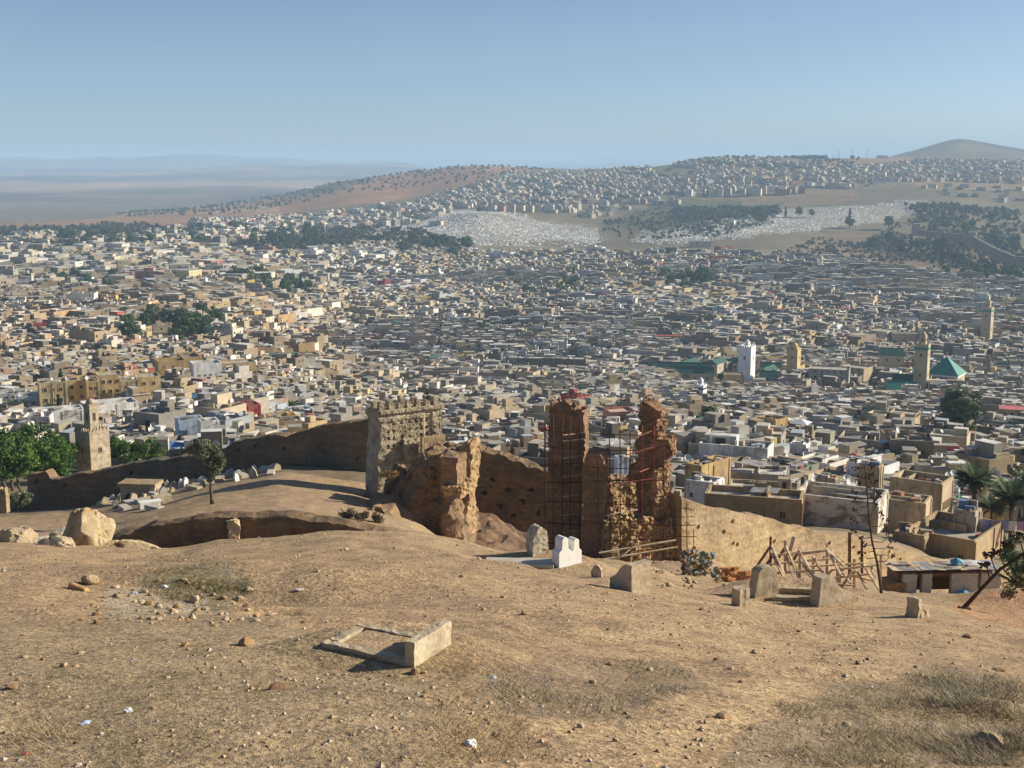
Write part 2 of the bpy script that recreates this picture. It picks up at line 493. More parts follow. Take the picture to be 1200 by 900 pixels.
MAT = dict(
    soil=mk('dry_soil', src='attr', var=.22, scale=.9, var2=.36, scale2=11, bump=1., bdist=.07, bscale=11, c2=(.19, .135, .075), c2s=4.2, c2t=(.50, .78)),
    valley=mk('valley_earth', src='attr', var=.25, scale=.05, var2=.2, scale2=.4, bump=0),
    land=mk('far_land', src='attr', var=.22, scale=.006, var2=.22, scale2=.045, bump=0),
    earth=mk('rammed_earth', (.265, .175, .10), c2=(.185, .135, .085), c2s=.45, var=.28, scale=.9, var2=.25, scale2=7, bump=1., bdist=.09, bscale=5, layers=.55),  # base colour lowered so the ruin's shaded faces come out darker
    earth_shade=mk('shaded_earth', (.19, .122, .07), c2=(.135, .10, .065), c2s=.5, var=.28, scale=.9, var2=.25, scale2=7, bump=1., bdist=.09, bscale=5, layers=.55),  # darker copy of the rammed earth, shade put into its colour
    earth_gold=mk('golden_earth', (.43, .295, .155), c2=(.31, .21, .115), c2s=.8, var=.3, scale=1.3, var2=.28, scale2=8, bump=1., bdist=.12, bscale=6),  # lighter earth kept for the sunlit parts of the ruin
    earth_red=mk('red_earth', (.285, .175, .105), c2=(.20, .14, .09), c2s=.5, var=.25, scale=.9, var2=.25, scale2=7, bump=1., bdist=.06, bscale=6, layers=.6),  # pier earth, darkened in colour to deepen its shaded sides
    tower=mk('weathered_masonry', (.41, .345, .24), c2=(.29, .245, .175), c2s=.6, var=.3, scale=1.1, var2=.3, scale2=8, bump=1., bdist=.1, bscale=6),
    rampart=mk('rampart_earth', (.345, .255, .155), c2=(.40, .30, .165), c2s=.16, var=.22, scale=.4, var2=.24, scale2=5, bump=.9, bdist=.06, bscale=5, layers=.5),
    oldwall=mk('old_rampart', (.21, .14, .08), c2=(.15, .125, .095), c2s=.12, var=.25, scale=.35, var2=.22, scale2=4, bump=.8, bdist=.06, bscale=4, layers=.35),  # darker than the wall's own earth: its shade is in the colour
    rock=mk('limestone', (.46, .37, .235), c2=(.36, .26, .14), c2s=.9, var=.2, scale=1.5, var2=.2, scale2=14, bump=.8, bdist=.05, bscale=12),
    rock_dark=mk('ochre_rock', (.36, .24, .11), c2=(.25, .16, .08), c2s=2.5, var=.25, scale=3, var2=.2, scale2=20, bump=.8, bdist=.02, bscale=25),
    pebble=mk('pebble', src='attr', var=.15, scale=20, var2=.15, scale2=90, bump=.5, bdist=.005, bscale=90),
    concrete=mk('grave_cement', (.46, .39, .27), c2=(.36, .29, .19), c2s=2.2, var=.14, scale=3, var2=.14, scale2=30, bump=.5, bdist=.01, bscale=45),
    old_stone=mk('lichen_stone', (.47, .42, .32), c2=(.30, .26, .19), c2s=5, var=.25, scale=6, var2=.25, scale2=30, bump=.9, bdist=.02, bscale=22),
    whitewash=mk('whitewash', (.80, .79, .76), c2=(.68, .66, .60), c2s=3, var=.06, scale=3, var2=.05, scale2=25, bump=.3, bdist=.008, bscale=40, rough_=.8),
    slab=mk('pale_slab', (.52, .48, .42), c2=(.4, .36, .3), c2s=3, var=.15, scale=3, bump=.5, bdist=.01, bscale=30),
    plaster=mk('house_plaster', src='obj', c2=(.22, .175, .12), c2s=.33, c2t=(.5, .74), var=.28, scale=.35, var2=.16, scale2=2.2, bump=.5, bdist=.03, bscale=4, stretch=(1, 1, .45)),
    roof=mk('roof_screed', src='obj', c2=(.17, .15, .12), c2s=.5, c2t=(.5, .72), var=.22, scale=.45, var2=.2, scale2=3.0, bump=.5, bdist=.03, bscale=5),
    mass=mk('medina_plaster', src='attr', var=.16, scale=.25, var2=.14, scale2=1.2, bump=0),
    peel=mk('peeling_limewash', (.60, .56, .50), c2=(.30, .235, .16), c2s=.55, c2t=(.48, .6), var=.15, scale=.8, var2=.15, scale2=6, bump=.6, bdist=.03, bscale=6, stretch=(1, 1, 1.8)),
    glass=mk('dark_pane', (.025, .028, .032), var=0, var2=0, bump=0, rough_=.25, spec=.5),
    frame=mk('window_surround', src='obj', var=.1, scale=3, var2=0, bump=0),
    dark=mk('dark_wood', (.06, .042, .03), var=.2, scale=5, bump=.3, bdist=.01),
    wood=mk('weathered_timber', (.62, .50, .33), c2=(.42, .31, .19), c2s=4, var=.2, scale=3, var2=.2, scale2=30, bump=.4, bdist=.01, bscale=40, stretch=(1, 1, .4)),
    wood_dark=mk('brown_timber', (.17, .10, .055), var=.25, scale=4, bump=.4, bdist=.01),
    rust=mk('rusty_steel', (.075, .04, .025), c2=(.16, .07, .035), c2s=6, var=.25, scale=9, bump=.2, bdist=.005, rough_=.75, metal=.2),
    paint_red=mk('faded_red_paint', (.34, .12, .09), var=.2, scale=5, bump=0),
    dish=mk('dish_white', (.62, .61, .58), var=.1, scale=2, bump=0, rough_=.5),
    greentile=mk('green_glazed_tile', (.02, .09, .064), c2=(.028, .07, .052), c2s=.3, var=.2, scale=.5, var2=.2, scale2=4, bump=.4, bdist=.08, bscale=3, rough_=.5, spec=.4),
    tealtile=mk('teal_glazed_tile', (.05, .235, .17), c2=(.04, .185, .14), c2s=.3, var=.12, scale=.5, var2=.1, scale2=4, bump=.3, bdist=.06, bscale=3, rough_=.45, spec=.45),
    leaf=mk('leaves', src='attr', var=.2, scale=.5, var2=.15, scale2=3, bump=0, rough_=.7, transl=.25),
    bark=mk('bark', (.13, .095, .06), var=.3, scale=3, bump=.8, bdist=.03, bscale=14, stretch=(1, 1, .3)),
    grass=mk('dry_grass', src='attr', var=.15, scale=2, var2=.1, bump=0, rough_=.8, transl=.2),
    metal=mk('corrugated_sheet', (.42, .41, .39), c2=(.27, .20, .15), c2s=.9, var=.18, scale=1, bump=.3, bdist=.02, bscale=8, rough_=.6, metal=.25),
    plastic=mk('plastic_litter', src='obj', var=.08, scale=20, bump=.6, bdist=.02, bscale=18, rough_=.45, spec=.4),
    cloth=mk('cloth', src='obj', var=.15, scale=3, bump=.4, bdist=.03, bscale=7),
    agave=mk('agave_stalk', (.06, .042, .026), var=.2, scale=6, bump=.4, bdist=.01),
    gravesoil=mk('grave_soil', (.40, .29, .17), var=.25, scale=5, var2=.3, scale2=25, bump=.9, bdist=.03, bscale=25),
    redsoil=mk('red_soil', (.40, .225, .12), var=.2, scale=1, var2=.2, scale2=9, bump=.8, bdist=.05, bscale=10),
)
# ------------------------------------------------------------------ land cover
def inpoly(px, py, poly):
    r = np.zeros(px.shape, bool)
    n = len(poly)
    for i in range(n):
        x1, y1 = poly[i]
        x2, y2 = poly[(i + 1) % n]
        c = (y1 > py) != (y2 > py)
        xi = (x2 - x1) * (py - y1) / ((y2 - y1) if y2 != y1 else 1e-9) + x1
        r ^= c & (px < xi)
    return r
NEAR_COVER = [
    ([(560, 690), (760, 690), (1010, 715), (1030, 790), (900, 840), (760, 910), (560, 910), (650, 850), (800, 800), (700, 740)], (.43, .305, .168), 10),
    ([(-50, 735), (330, 725), (490, 790), (520, 910), (-50, 910)], (.345, .262, .150), 14),
    ([(165, 672), (215, 660), (290, 672), (300, 695), (240, 722), (170, 712)], (.235, .20, .12), 16),
    ([(560, 790), (640, 765), (790, 775), (830, 805), (720, 835), (590, 840)], (.275, .205, .125), 26),
    ([(830, 905), (880, 850), (970, 812), (1090, 785), (1220, 790), (1220, 910)], (.28, .215, .13), 24),
    ([(120, 690), (230, 680), (250, 720), (130, 725)], (.40, .33, .22), 10),
    ([(1108, 712), (1130, 700), (1160, 693), (1230, 690), (1230, 740), (1180, 732), (1140, 724)], (.42, .235, .125), 3),
    ([(1010, 715), (1060, 722), (960, 790), (860, 850), (760, 905), (690, 905), (820, 840), (930, 775)], (.455, .325, .178), 8),
]
FAR_COVER = [
    ([(-900, 262), (130, 262), (420, 250), (700, 262), (700, 290), (2200, 290), (2200, 180), (640, 180), (400, 180), (-900, 180)], (.17, .14, .085), 3),
    ([(-900, 300), (-900, 268), (120, 258), (330, 255), (430, 262), (430, 300)], (.20, .15, .09), 3),
    ([(-900, 268), (40, 262), (130, 258), (240, 253), (230, 268), (120, 276), (-900, 280)], (.27, .155, .085), 2),
    ([(80, 262), (200, 240), (400, 222), (440, 236), (300, 255), (130, 272)], (.33, .185, .10), 2),
    ([(240, 243), (330, 240), (325, 248), (250, 250)], (.42, .27, .15), 1),
    ([(150, 246), (400, 208), (520, 190), (520, 197), (430, 212), (330, 232), (160, 251)], (.13, .12, .065), 2),
    ([(400, 225), (470, 196), (560, 190), (640, 200), (600, 215), (520, 222), (440, 240)], (.33, .18, .098), 2),
    ([(440, 268), (500, 252), (570, 243), (640, 262), (660, 280), (560, 284), (470, 276)], (.32, .29, .24), 2),
    ([(640, 262), (700, 268), (700, 285), (650, 278)], (.32, .29, .24), 2),
    ([(800, 240), (830, 226), (1010, 222), (1000, 236), (900, 245), (810, 255)], (.23, .165, .095), 2),
    ([(760, 262), (900, 248), (1080, 232), (1110, 245), (960, 270), (800, 285), (740, 280)], (.31, .28, .23), 3),
    ([(700, 262), (800, 232), (915, 240), (900, 262), (760, 270)], (.10, .10, .055), 3),
    ([(920, 290), (1000, 272), (1100, 275), (1160, 300), (1100, 318), (930, 305)], (.22, .15, .09), 3),
    ([(940, 195), (1010, 183), (1100, 180), (1115, 190), (980, 198)], (.27, .165, .095), 1),
    ([(1050, 183), (1110, 165), (1220, 174), (1220, 190), (1110, 188)], (.15, .13, .085), 1),
    ([(1060, 210), (1210, 205), (1210, 222), (1080, 222)], (.27, .19, .11), 2),
]
def cover(x, y, z, near):
    px, py = proj(x, y, z)
    c = np.zeros((len(x), 3))
    if near:
        c[:] = (.395, .28, .155)
        nx_ = fb2(x, y, 1.1, 3, 21)
        ny_ = fb2(x, y, 1.1, 3, 22)
        for poly, col, amp in NEAR_COVER:
            for k in range(3):
                s = (1.0, .55, .1)[k]
                m = inpoly(px + nx_ * amp * 3 * s, py + ny_ * amp * 2 * s, poly)
                c[m] = c[m] * .5 + np.array(col) * .5
        far = sm(58, 75, y)
        pl = np.array((.36, .255, .15))
        c = c * (1 - far[:, None]) + pl * far[:, None]
    else:
        c[:] = (.215, .17, .11)
        nx_ = fb2(x, y, 1 / 150., 3, 23)
        ny_ = fb2(x, y, 1 / 150., 3, 24)
        w = np.where(y > 1700)[0]
        for poly, col, amp in FAR_COVER:
            m = inpoly(px + nx_ * amp * 3, py + ny_ * amp * 1.5, poly) & (y > 1700)
            c[m] = col
        pln = y > 5600
        v = fb2(x, y, 1 / 900., 4, 25)
        v2 = np.round(fb2(x * .5, y, 1 / 1500., 2, 26) * 4) / 4
        c[pln] = (np.array((.20, .125, .078)) * np.clip(1 + 1.7 * v + 1.4 * v2, .2, 3.0)[:, None])[pln]
        g = (fb2(x, y, 1 / 700., 3, 27) > .18) & (y > 2000) & (y < 30000)
        c[g & pln] *= np.array((.55, .72, .62))
    return c

# ------------------------------------------------------------------ ground sheet
def build_ground():
    O = 8.0
    u = np.concatenate([np.linspace(-.95, -.50, 26)[:-1], np.arange(-.50, .5001, .0017), np.linspace(.50, .95, 26)[1:]])
    t1 = np.concatenate([np.arange(math.log(O - 5), math.log(O + 82.5), .0095), np.arange(math.log(O + 82.6), math.log(O + 87), .0022), np.arange(math.log(O + 87.2), math.log(O + 118), .01)])
    t2 = np.arange(t1[-1] + .014, math.log(40000), .017)
    y = np.exp(np.concatenate([t1, t2])) - O
    nr, nu = len(y), len(u)
    Y = np.repeat(y[:, None], nu, 1)
    X = u[None, :] * (Y + O)
    Z = H(X.ravel(), Y.ravel()).reshape(X.shape)
    def piece(name, a, b, mat, near, kind='structure', step=1):
        rows = np.arange(a, b + 1)
        us = np.arange(0, nu, step)
        x = X[np.ix_(rows, us)].ravel(); yy = Y[np.ix_(rows, us)].ravel(); z = Z[np.ix_(rows, us)].ravel()
        n, k = len(rows), len(us)
        i, j = np.meshgrid(np.arange(n - 1), np.arange(k - 1), indexing='ij')
        i = i.ravel(); j = j.ravel()
        Q = np.stack([i * k + j, i * k + j + 1, (i + 1) * k + j + 1, (i + 1) * k + j], 1)
        me = npmesh(name, np.stack([x, yy, z], 1), Q, mat, cols=cover(x, yy, z, near), smooth=True, domain='POINT')
        return tag(obj(name, me), kind=kind)
    def row(v): return int(np.argmin(np.abs(y - v)))
    r0, r1, r2, r3 = row(118), row(1700), row(5600), nr - 1
    piece('hillside_ground', 0, r0, MAT['soil'], True)
    piece('valley_ground', r0, r1, MAT['valley'], False)
    piece('hills', r1, r2, MAT['land'], False)
    piece('plain', r2, r3, MAT['land'], False)

# ------------------------------------------------------------------ foreground graves
g0 = gp(486, 782)
FLATS.append((g0.x - .35, g0.y + .5, 1.0, g0.z))
g0 = Vector((g0.x, g0.y, g0.z))
# white double-arched tomb, levelled
g1 = gp(655, 666)
FLATS.append((g1.x - .5, g1.y + .5, 1.6, g1.z))
g2 = gp(905, 702)
FLATS.append((g2.x + .6, g2.y + .6, 1.7, g2.z))
# hollow with rubbish at the left, brush bank at lower right, red earth mound
h1 = gp(215, 700)
BUMPS.append((h1.x, h1.y + 2.2, 3.2, 2.4, -.55))
BUMPS.append((h1.x, h1.y + 6.5, 4.5, 1.8, .40))
h2 = gp(1090, 838)
BUMPS.append((h2.x + .55, h2.y + .1, 1.0, .55, .20))
h3 = gp(1165, 878)
BUMPS.append((h3.x + .3, h3.y, .6, .4, .18))
h4 = at(1165, 712, 47)
BUMPS.append((h4.x + 1.5, 47.5, 4.0, 2.6, .75))
h5 = gp(250, 640, 30, 60)
h6 = gp(322, 717)
BUMPS.append((h6.x, h6.y, .32, .28, -.35))
build_ground()

def near_grave():
    t = thing('kerbed_grave', 'low grave with a rectangular cement kerb and a thick headstone block on the bare slope', 'grave', (g0.x, g0.y, g0.z - .07), R(62))
    # local x along the headstone (going right and away), local y to the left
    t.scale = (.86, .86, .86)
    L, W = .86, 1.22
    rough('headstone', (L, .135, .64), .035, MAT['concrete'], 701, .010, 5.0, parent=t, loc=(L / 2 - .01, .065, -.25), crag=.006, fine=.003)
    for (cx, cy, sx, sy, zz) in ((.06, .13 + W / 2, .12, W, .145), (L - .10, .13 + W / 2, .11, W, .145), (L / 2 - .02, .13 + W - .08, L - .30, .15, .15)):
        rough('kerb', (sx, sy, .25 + zz), .04, MAT['concrete'], int(702 + cx * 10), .014, 4.0, parent=t, loc=(cx, cy, -.25), crag=.009, fine=.004)
    m = MB()
    m.box((L / 2 - .02, .13 + W / 2 - .1, -.2), (L - .30, W - .2, .325))
    m.build('earth_fill', MAT['gravesoil'], t)
near_grave()

def white_tomb():
    t = thing('white_tomb', 'whitewashed tomb with twin round-arched headstones and a flat slab in front of the scaffolded ruin', 'tomb', (g1.x, g1.y, g1.z - .05), R(36))
    # headstone block: x to the right, y away
    def arch(w, h, r, x0):
        c = x0 + w / 2
        pr = [(x0, 0), (x0 + w, 0), (x0 + w, h * .50), (x0 + w * .95, h * .56), (c + r * 1.05, h * .62), (c + r * .92, h - r * 1.2)]
        for k in range(0, 11):
            a = math.pi * k / 10
            pr.append((c + r * math.cos(a), h - r + r * math.sin(a)))
        pr += [(c - r * .92, h - r * 1.2), (c - r * 1.05, h * .62), (x0 + w * .05, h * .56), (x0, h * .50)]
        return pr
    m = MB()
    m.prism(arch(.46, .94, .12, 0), 0, .34)
    bevel(m.build('headstone', MAT['whitewash'], t), .012)
    m = MB()
    m.prism(arch(.40, .82, .105, .464), .02, .32)
    bevel(m.build('headstone', MAT['whitewash'], t), .012)
    m = MB()
    m.box((-1.02, .0, 0), (2.04, .66, .16))
    bevel(m.build('slab', MAT['slab'], t, loc=(.06, .30, 0), rot=(0, 0, R(-40))), .02)
white_tomb()

def stone_from(name, label, cat, pxl, pxr, pyt, pyb, mat, thick=.25, yaw=0, kind='round', seed=1, lean=0, group=None, res=.045, amp=.03, d=None, sink=.15):
    c = (pxl + pxr) / 2
    g = gp(c, pyb) if d is None else at(c, pyb, d)
    w = (pxr - pxl) * mpp(g.y) / max(.5, math.cos(R(yaw))) * .98
    h = (pyb - pyt) * mpp(g.y) * 1.03
    def warp(p, V):
        xn = V[:, 0] * 2 - 1
        t = V[:, 2]
        top = 1.0
        if kind == 'round':
            top = np.sqrt(np.clip(1 - (np.abs(xn) ** 2.4) * .55, 0, 1))
        elif kind == 'pent':
            top = 1 - .28 * np.clip((np.abs(xn) - .25) / .75, 0, 1)
        elif kind == 'slant':
            top = .55 + .45 * sm(-1., -.1, xn)
        elif kind == 'slantb':
            top = 1 - .5 * sm(.25, 1., V[:, 1]) * (1 - .1 * xn)
        elif kind == 'slantr':
            top = .45 + .55 * sm(1., -.7, xn)
        elif kind == 'taper':
            p[:, 0] *= 1 - .30 * t ** 1.2
            top = 1 - .1 * np.abs(xn) ** 2
        elif kind == 'lump':
            top = .75 + .25 * np.sqrt(np.clip(1 - xn ** 2, 0, 1))
            p[:, 0] *= 1 - .2 * t
            p[:, 1] *= 1 - .3 * t
        p[:, 2] *= top
        p[:, 0] += lean * p[:, 2]
        return p
    o = rough(name, (w, thick, h + sink), res, mat, seed, amp, 3.0, warp, fine=.004, crag=amp * .5, loc=(g.x, g.y + thick / 2, g.z - sink), rz=R(yaw))
    for pl in o.data.polygons: pl.use_smooth = False
    return tag(o, label, cat, group)
OS = MAT['old_stone']; CO = MAT['concrete']
stone_from('gravestone', 'tall round-topped lichened gravestone standing behind the white tomb slab', 'gravestone', 620, 639, 617, 651, OS, .42, 30, 'round', 3)
stone_from('gravestone', 'small grey gabled gravestone right of the white twin-arched tomb', 'gravestone', 693, 706, 662, 677, OS, .14, -14, 'pent', 4, res=.03, amp=.012)
stone_from('gravestone', 'big cement headstone with a cut sloping left shoulder in front of the rubble', 'gravestone', 727, 753, 660, 694, CO, .72, 40, 'slantb', 5, amp=.012)
stone_from('gravestone', 'squat pale cement block at the left end of the twin-stone grave', 'gravestone', 862, 876, 690, 710, CO, .28, 32, 'block', 6, amp=.02)
stone_from('gravestone', 'short broken stone marker leaning alone left of the shack', 'gravestone', 1068, 1087, 700, 724, CO, .34, 40, 'slantr', 7, amp=.04)

def twin_grave():
    t = thing('twin_stone_grave', 'cement grave between a rounded headstone and a slanting footstone', 'grave', (g2.x, g2.y, g2.z - .02), R(-8))
    s = mpp(g2.y)
    def part(nm, x, y, w, th, h, kind, seed, yaw=0, mat=CO):
        def warp(p, V):
            xn = V[:, 0] * 2 - 1
            t_ = V[:, 2]
            if kind == 'head':
                p[:, 0] *= 1 - .26 * t_ ** 1.5
                p[:, 2] *= 1 - .12 * np.abs(xn) ** 3
            if kind == 'foot':
                p[:, 0] += (V[:, 2]) * .10 * w - .0
                p[:, 2] *= .25 + .75 * sm(1.05, -.35, xn)
            return p
        rough(nm, (w, th, h), .05, mat, seed, .025, 3, warp, fine=.004, parent=t, loc=(x, y, -.1), rz=yaw)
    part('headstone', -10 * s, .35, 36 * s, .34, 38 * s + .1, 'head', 8, R(34))
    part('footstone', 66 * s, -.05, 44 * s, .36, 36 * s + .1, 'foot', 9, R(36))
    for y, z in ((.62, .16), (-.02, .13)):
        rough('kerb', (58 * s, .2, .1 + z), .06, CO, int(710 + y * 10), .02, 3.0, parent=t, loc=(28 * s, y, -.1), crag=.012, fine=.005)
twin_grave()

# ------------------------------------------------------------------ rocks
def ico_mesh(name, mat, sub, seed, amp=.25, flat=.7, freq=1.1, facet=False):
    import bmesh
    bm = bmesh.new()
    bmesh.ops.create_icosphere(bm, subdivisions=sub, radius=1)
    V = np.array([v.co[:] for v in bm.verts])
    n = fbm(V * freq + seed * 9.1, 3, seed)
    n2 = fbm(V * freq * 4 + seed * 3.3, 2, seed + 3)
    V = V * (1 + amp * n + amp * .22 * n2)[:, None]
    # chop with a few planes for broken faces
    r = np.random.default_rng(seed)
    for k in range(6):
        d = r.normal(size=3); d /= np.linalg.norm(d)
        o = .62 + .25 * r.random()
        e = V @ d
        m = e > o
        V[m] -= np.outer((e[m] - o) * .85, d)
    V[:, 2] *= flat
    for v, c in zip(bm.verts, V): v.co = c
    me = bpy.data.meshes.new(name)
    bm.to_mesh(me)
    bm.free()
    me.materials.append(mat)
    return me
ROCK = [ico_mesh('stone', MAT['rock'], 3, 40 + k, .3, .72) for k in range(6)]
ROCKD = [ico_mesh('stone', MAT['rock_dark'], 3, 60 + k, .3, .7) for k in range(4)]
def rock(px, py, wpx, label, mats=ROCK, cat='rock', name='stone', hr=1., group=None, rz=None, d=None, asp=1., k=None):
    g = gp(px, py) if d is None else at(px, py, d)
    r = wpx * mpp(g.y) / 2
    o = obj(name, mats[random.randrange(len(mats)) if k is None else k], None, (g.x, g.y + r * .5, (Hs(g.x, g.y + r * .5) if d is None or d < 57 else g.z) + r * (.30 if r < .4 else .18) * hr), (random.uniform(-.2, .2), random.uniform(-.2, .2), random.uniform(0, 6.28) if rz is None else rz), (r, r * asp, r * hr))
    return tag(o, label, cat, group)
BIG = [ico_mesh('outcrop', MAT['rock'], 5, 80 + k, .42, .8, 1.3) for k in range(3)]
BIGD = [ico_mesh('boulder', MAT['old_stone'], 4, 90 + k, .4, .8, 1.2) for k in range(2)]
rock(97, 636, 62, 'large pale limestone outcrop on the crest at the left, under the rampart', BIG, 'rock', 'outcrop', 1.75, rz=.4, k=0, d=46)
rock(65, 636, 40, 'low pale rock shelf joined to the left foot of the big limestone outcrop', BIG, 'rock', 'outcrop', .75, rz=2.0, k=1, d=44)
rock(70, 616, 34, 'dark weathered boulder behind the pale limestone outcrop', BIGD, 'boulder', 'boulder', 1.6, k=0, d=49)
rock(18, 632, 52, 'long ochre rock lying on the crest at the far left', BIG, 'rock', 'outcrop', .75, rz=.1, k=2, asp=.7, d=45)
rock(48, 628, 26, 'small grey boulder between the ochre rock and the pale outcrop', BIGD, 'boulder', 'boulder', .9, k=1, d=50)
rock(160, 640, 50, 'flat pale rock ledge right of the big limestone outcrop', BIG, 'rock', 'outcrop', .42, rz=.2, asp=.6, k=1, d=46)
rock(130, 637, 30, 'small flat rock between the limestone outcrop and the rock ledge', BIG, 'rock', 'outcrop', .4, rz=1.2, k=2, d=46)
rock(287, 757, 20, 'single round ochre stone casting a dark shadow left of the kerbed grave', ROCKD, 'stone', 'stone', 1.0, k=0)
rock(486, 790, 14, 'ochre stone lying at the near foot of the grave headstone', ROCKD, 'stone', 'stone', .9, k=1)
rock(497, 789, 8, 'small pale stone right of the ochre stone at the headstone foot', ROCK, 'stone', 'stone', .9)
rock(641, 661, 11, 'brown stone lying on the edge of the white tomb slab', ROCKD, 'stone', 'stone', .9)
rock(846, 842, 17, 'pinkish broken stone pair on the sandy path at lower centre', ROCK, 'stone', 'stone', .8)
rock(993, 852, 13, 'pale squarish stone in the dry brush at lower right', ROCK, 'stone', 'stone', .9)
rock(1164, 874, 34, 'yellowish boulder half buried in brush near the lower right corner', BIG, 'boulder', 'boulder', .8, k=0)
rock(1135, 748, 12, 'dark triangular stone on the slope below the shack', ROCKD, 'stone', 'stone', .9, k=2)
rock(1172, 787, 20, 'flat brown stone at the right edge of the slope', ROCKD, 'stone', 'stone', .45, k=3)
rock(1076, 783, 9, 'small white stone on the open slope right of centre', ROCK, 'stone', 'stone', .8)
rock(325, 808, 22, 'flat yellowish stone in the grass below the kerbed grave', ROCKD, 'stone', 'stone', .4, k=2)
rock(228, 706, 13, 'upright pale stone at the right rim of the rubbish hollow', ROCK, 'stone', 'stone', 1.3)
rock(300, 723, 9, 'tan stone left of the small pit', ROCKD, 'stone', 'stone', 1.0)
rock(12, 808, 16, 'ochre stone at the left edge of the picture among grass', ROCKD, 'stone', 'stone', .8)
rock(105, 685, 24, 'pale broken block behind the orange slab at the left', ROCK, 'stone', 'stone', .9)
m = MB(); g = gp(92, 691)
m.box((0, 0, -.03), (.48, .16, .12), top=(.88, .75))
o = m.build('stone_slab', mk('orange_stone', (.44, .27, .12), var=.2, scale=6, bump=.6, bdist=.02), None, loc=(g.x, g.y, g.z), rot=(0, R(8), R(-28)))
bevel(tag(o, 'orange-brown oblong slab lying by the rubble at the left', 'slab'), .03)

# loose stones, singly; those alike share one label per patch of ground
PATCH = [
    ('pale stones strewn round the rubbish hollow at the left', 'stone strewn round the rubbish hollow', (95, 300, 680, 735), 95, (4, 12)),
    ('stones scattered over the left of the slope', 'stone on the slope left of the kerbed grave', (0, 360, 740, 880), 60, (3, 10)),
    ('stones scattered below the kerbed grave', 'stone on the ground below the kerbed grave', (360, 600, 790, 890), 30, (3, 10)),
    ('stones on the open slope at upper centre', 'stone between the kerbed grave and the crest', (330, 600, 635, 730), 34, (3, 8)),
    ('stones on the right of the slope', 'stone on the slope right of the kerbed grave', (600, 1190, 715, 890), 56, (3, 10)),
    ('rubble stones by the cement headstone', 'stone heaped by the big cement headstone', (745, 850, 668, 690), 34, (4, 11)),
]
for grp, lab, (x0, x1, y0, y1), n, (w0, w1) in PATCH:
    for k in range(n):
        w = w0 + (w1 - w0) * random.random() ** (1.5 if n > 90 else 2.4)
        pale = random.random() < .68
        sz = 'small' if w < w0 + (w1 - w0) * .12 else ('larger' if w > w0 + (w1 - w0) * .4 else 'mid-sized')
        rock(random.uniform(x0, x1), random.uniform(y0, y1), w, f'{sz} {"pale" if pale else "ochre"} ' + lab, ROCK if pale else ROCKD, 'stone', 'stone', random.uniform(.6, 1.1), grp)

# pebbles: uncountable
def pebbles():
    base = []
    t = (1 + 5 ** .5) / 2
    oc = np.array([(1, 0, 0), (0, 1, 0), (-1, 0, 0), (0, -1, 0), (0, 0, 1), (0, 0, -1)], float)
    tri = np.array([(0, 1, 4), (1, 2, 4), (2, 3, 4), (3, 0, 4), (1, 0, 5), (2, 1, 5), (3, 2, 5), (0, 3, 5)])
    n = 13000
    y = np.exp(rng.uniform(math.log(7), math.log(52), n))
    x = rng.uniform(-.52, .52, n) * y
    dens = fb2(x, y, .4, 3, 77)
    keep = dens * 2.6 > rng.uniform(-.5, 1.2, n)
    x, y = x[keep], y[keep]
    n = len(x)
    z = H(x, y)
    r = (.005 + .03 * rng.random(n) ** 4) * (.7 + y / 34)
    V = oc[None] * (1 + .7 * (rng.random((n, 6, 3)) - .5))
    a = rng.uniform(0, 6.28, n)
    ca, sa = np.cos(a)[:, None], np.sin(a)[:, None]
    vx = V[..., 0] * ca - V[..., 1] * sa
    vy = V[..., 0] * sa + V[..., 1] * ca
    V = np.stack([vx, vy, V[..., 2] * .6], -1) * r[:, None, None] + np.stack([x, y, z + r * .25], -1)[:, None]
    Q = (tri[None] + (np.arange(n) * 6)[:, None, None]).reshape(-1, 3)
    pal = np.array([(.50, .41, .28), (.42, .31, .18), (.34, .24, .13), (.52, .45, .34), (.22, .15, .09)])
    c = pal[rng.choice(5, n, p=[.34, .28, .16, .15, .07])]
    tag(obj('gravel', npmesh('gravel', V.reshape(-1, 3), Q, MAT['pebble'], cols=np.repeat(c, 8, 0))), 'gravel and small stones strewn over the bare slope', kind='stuff')
pebbles()

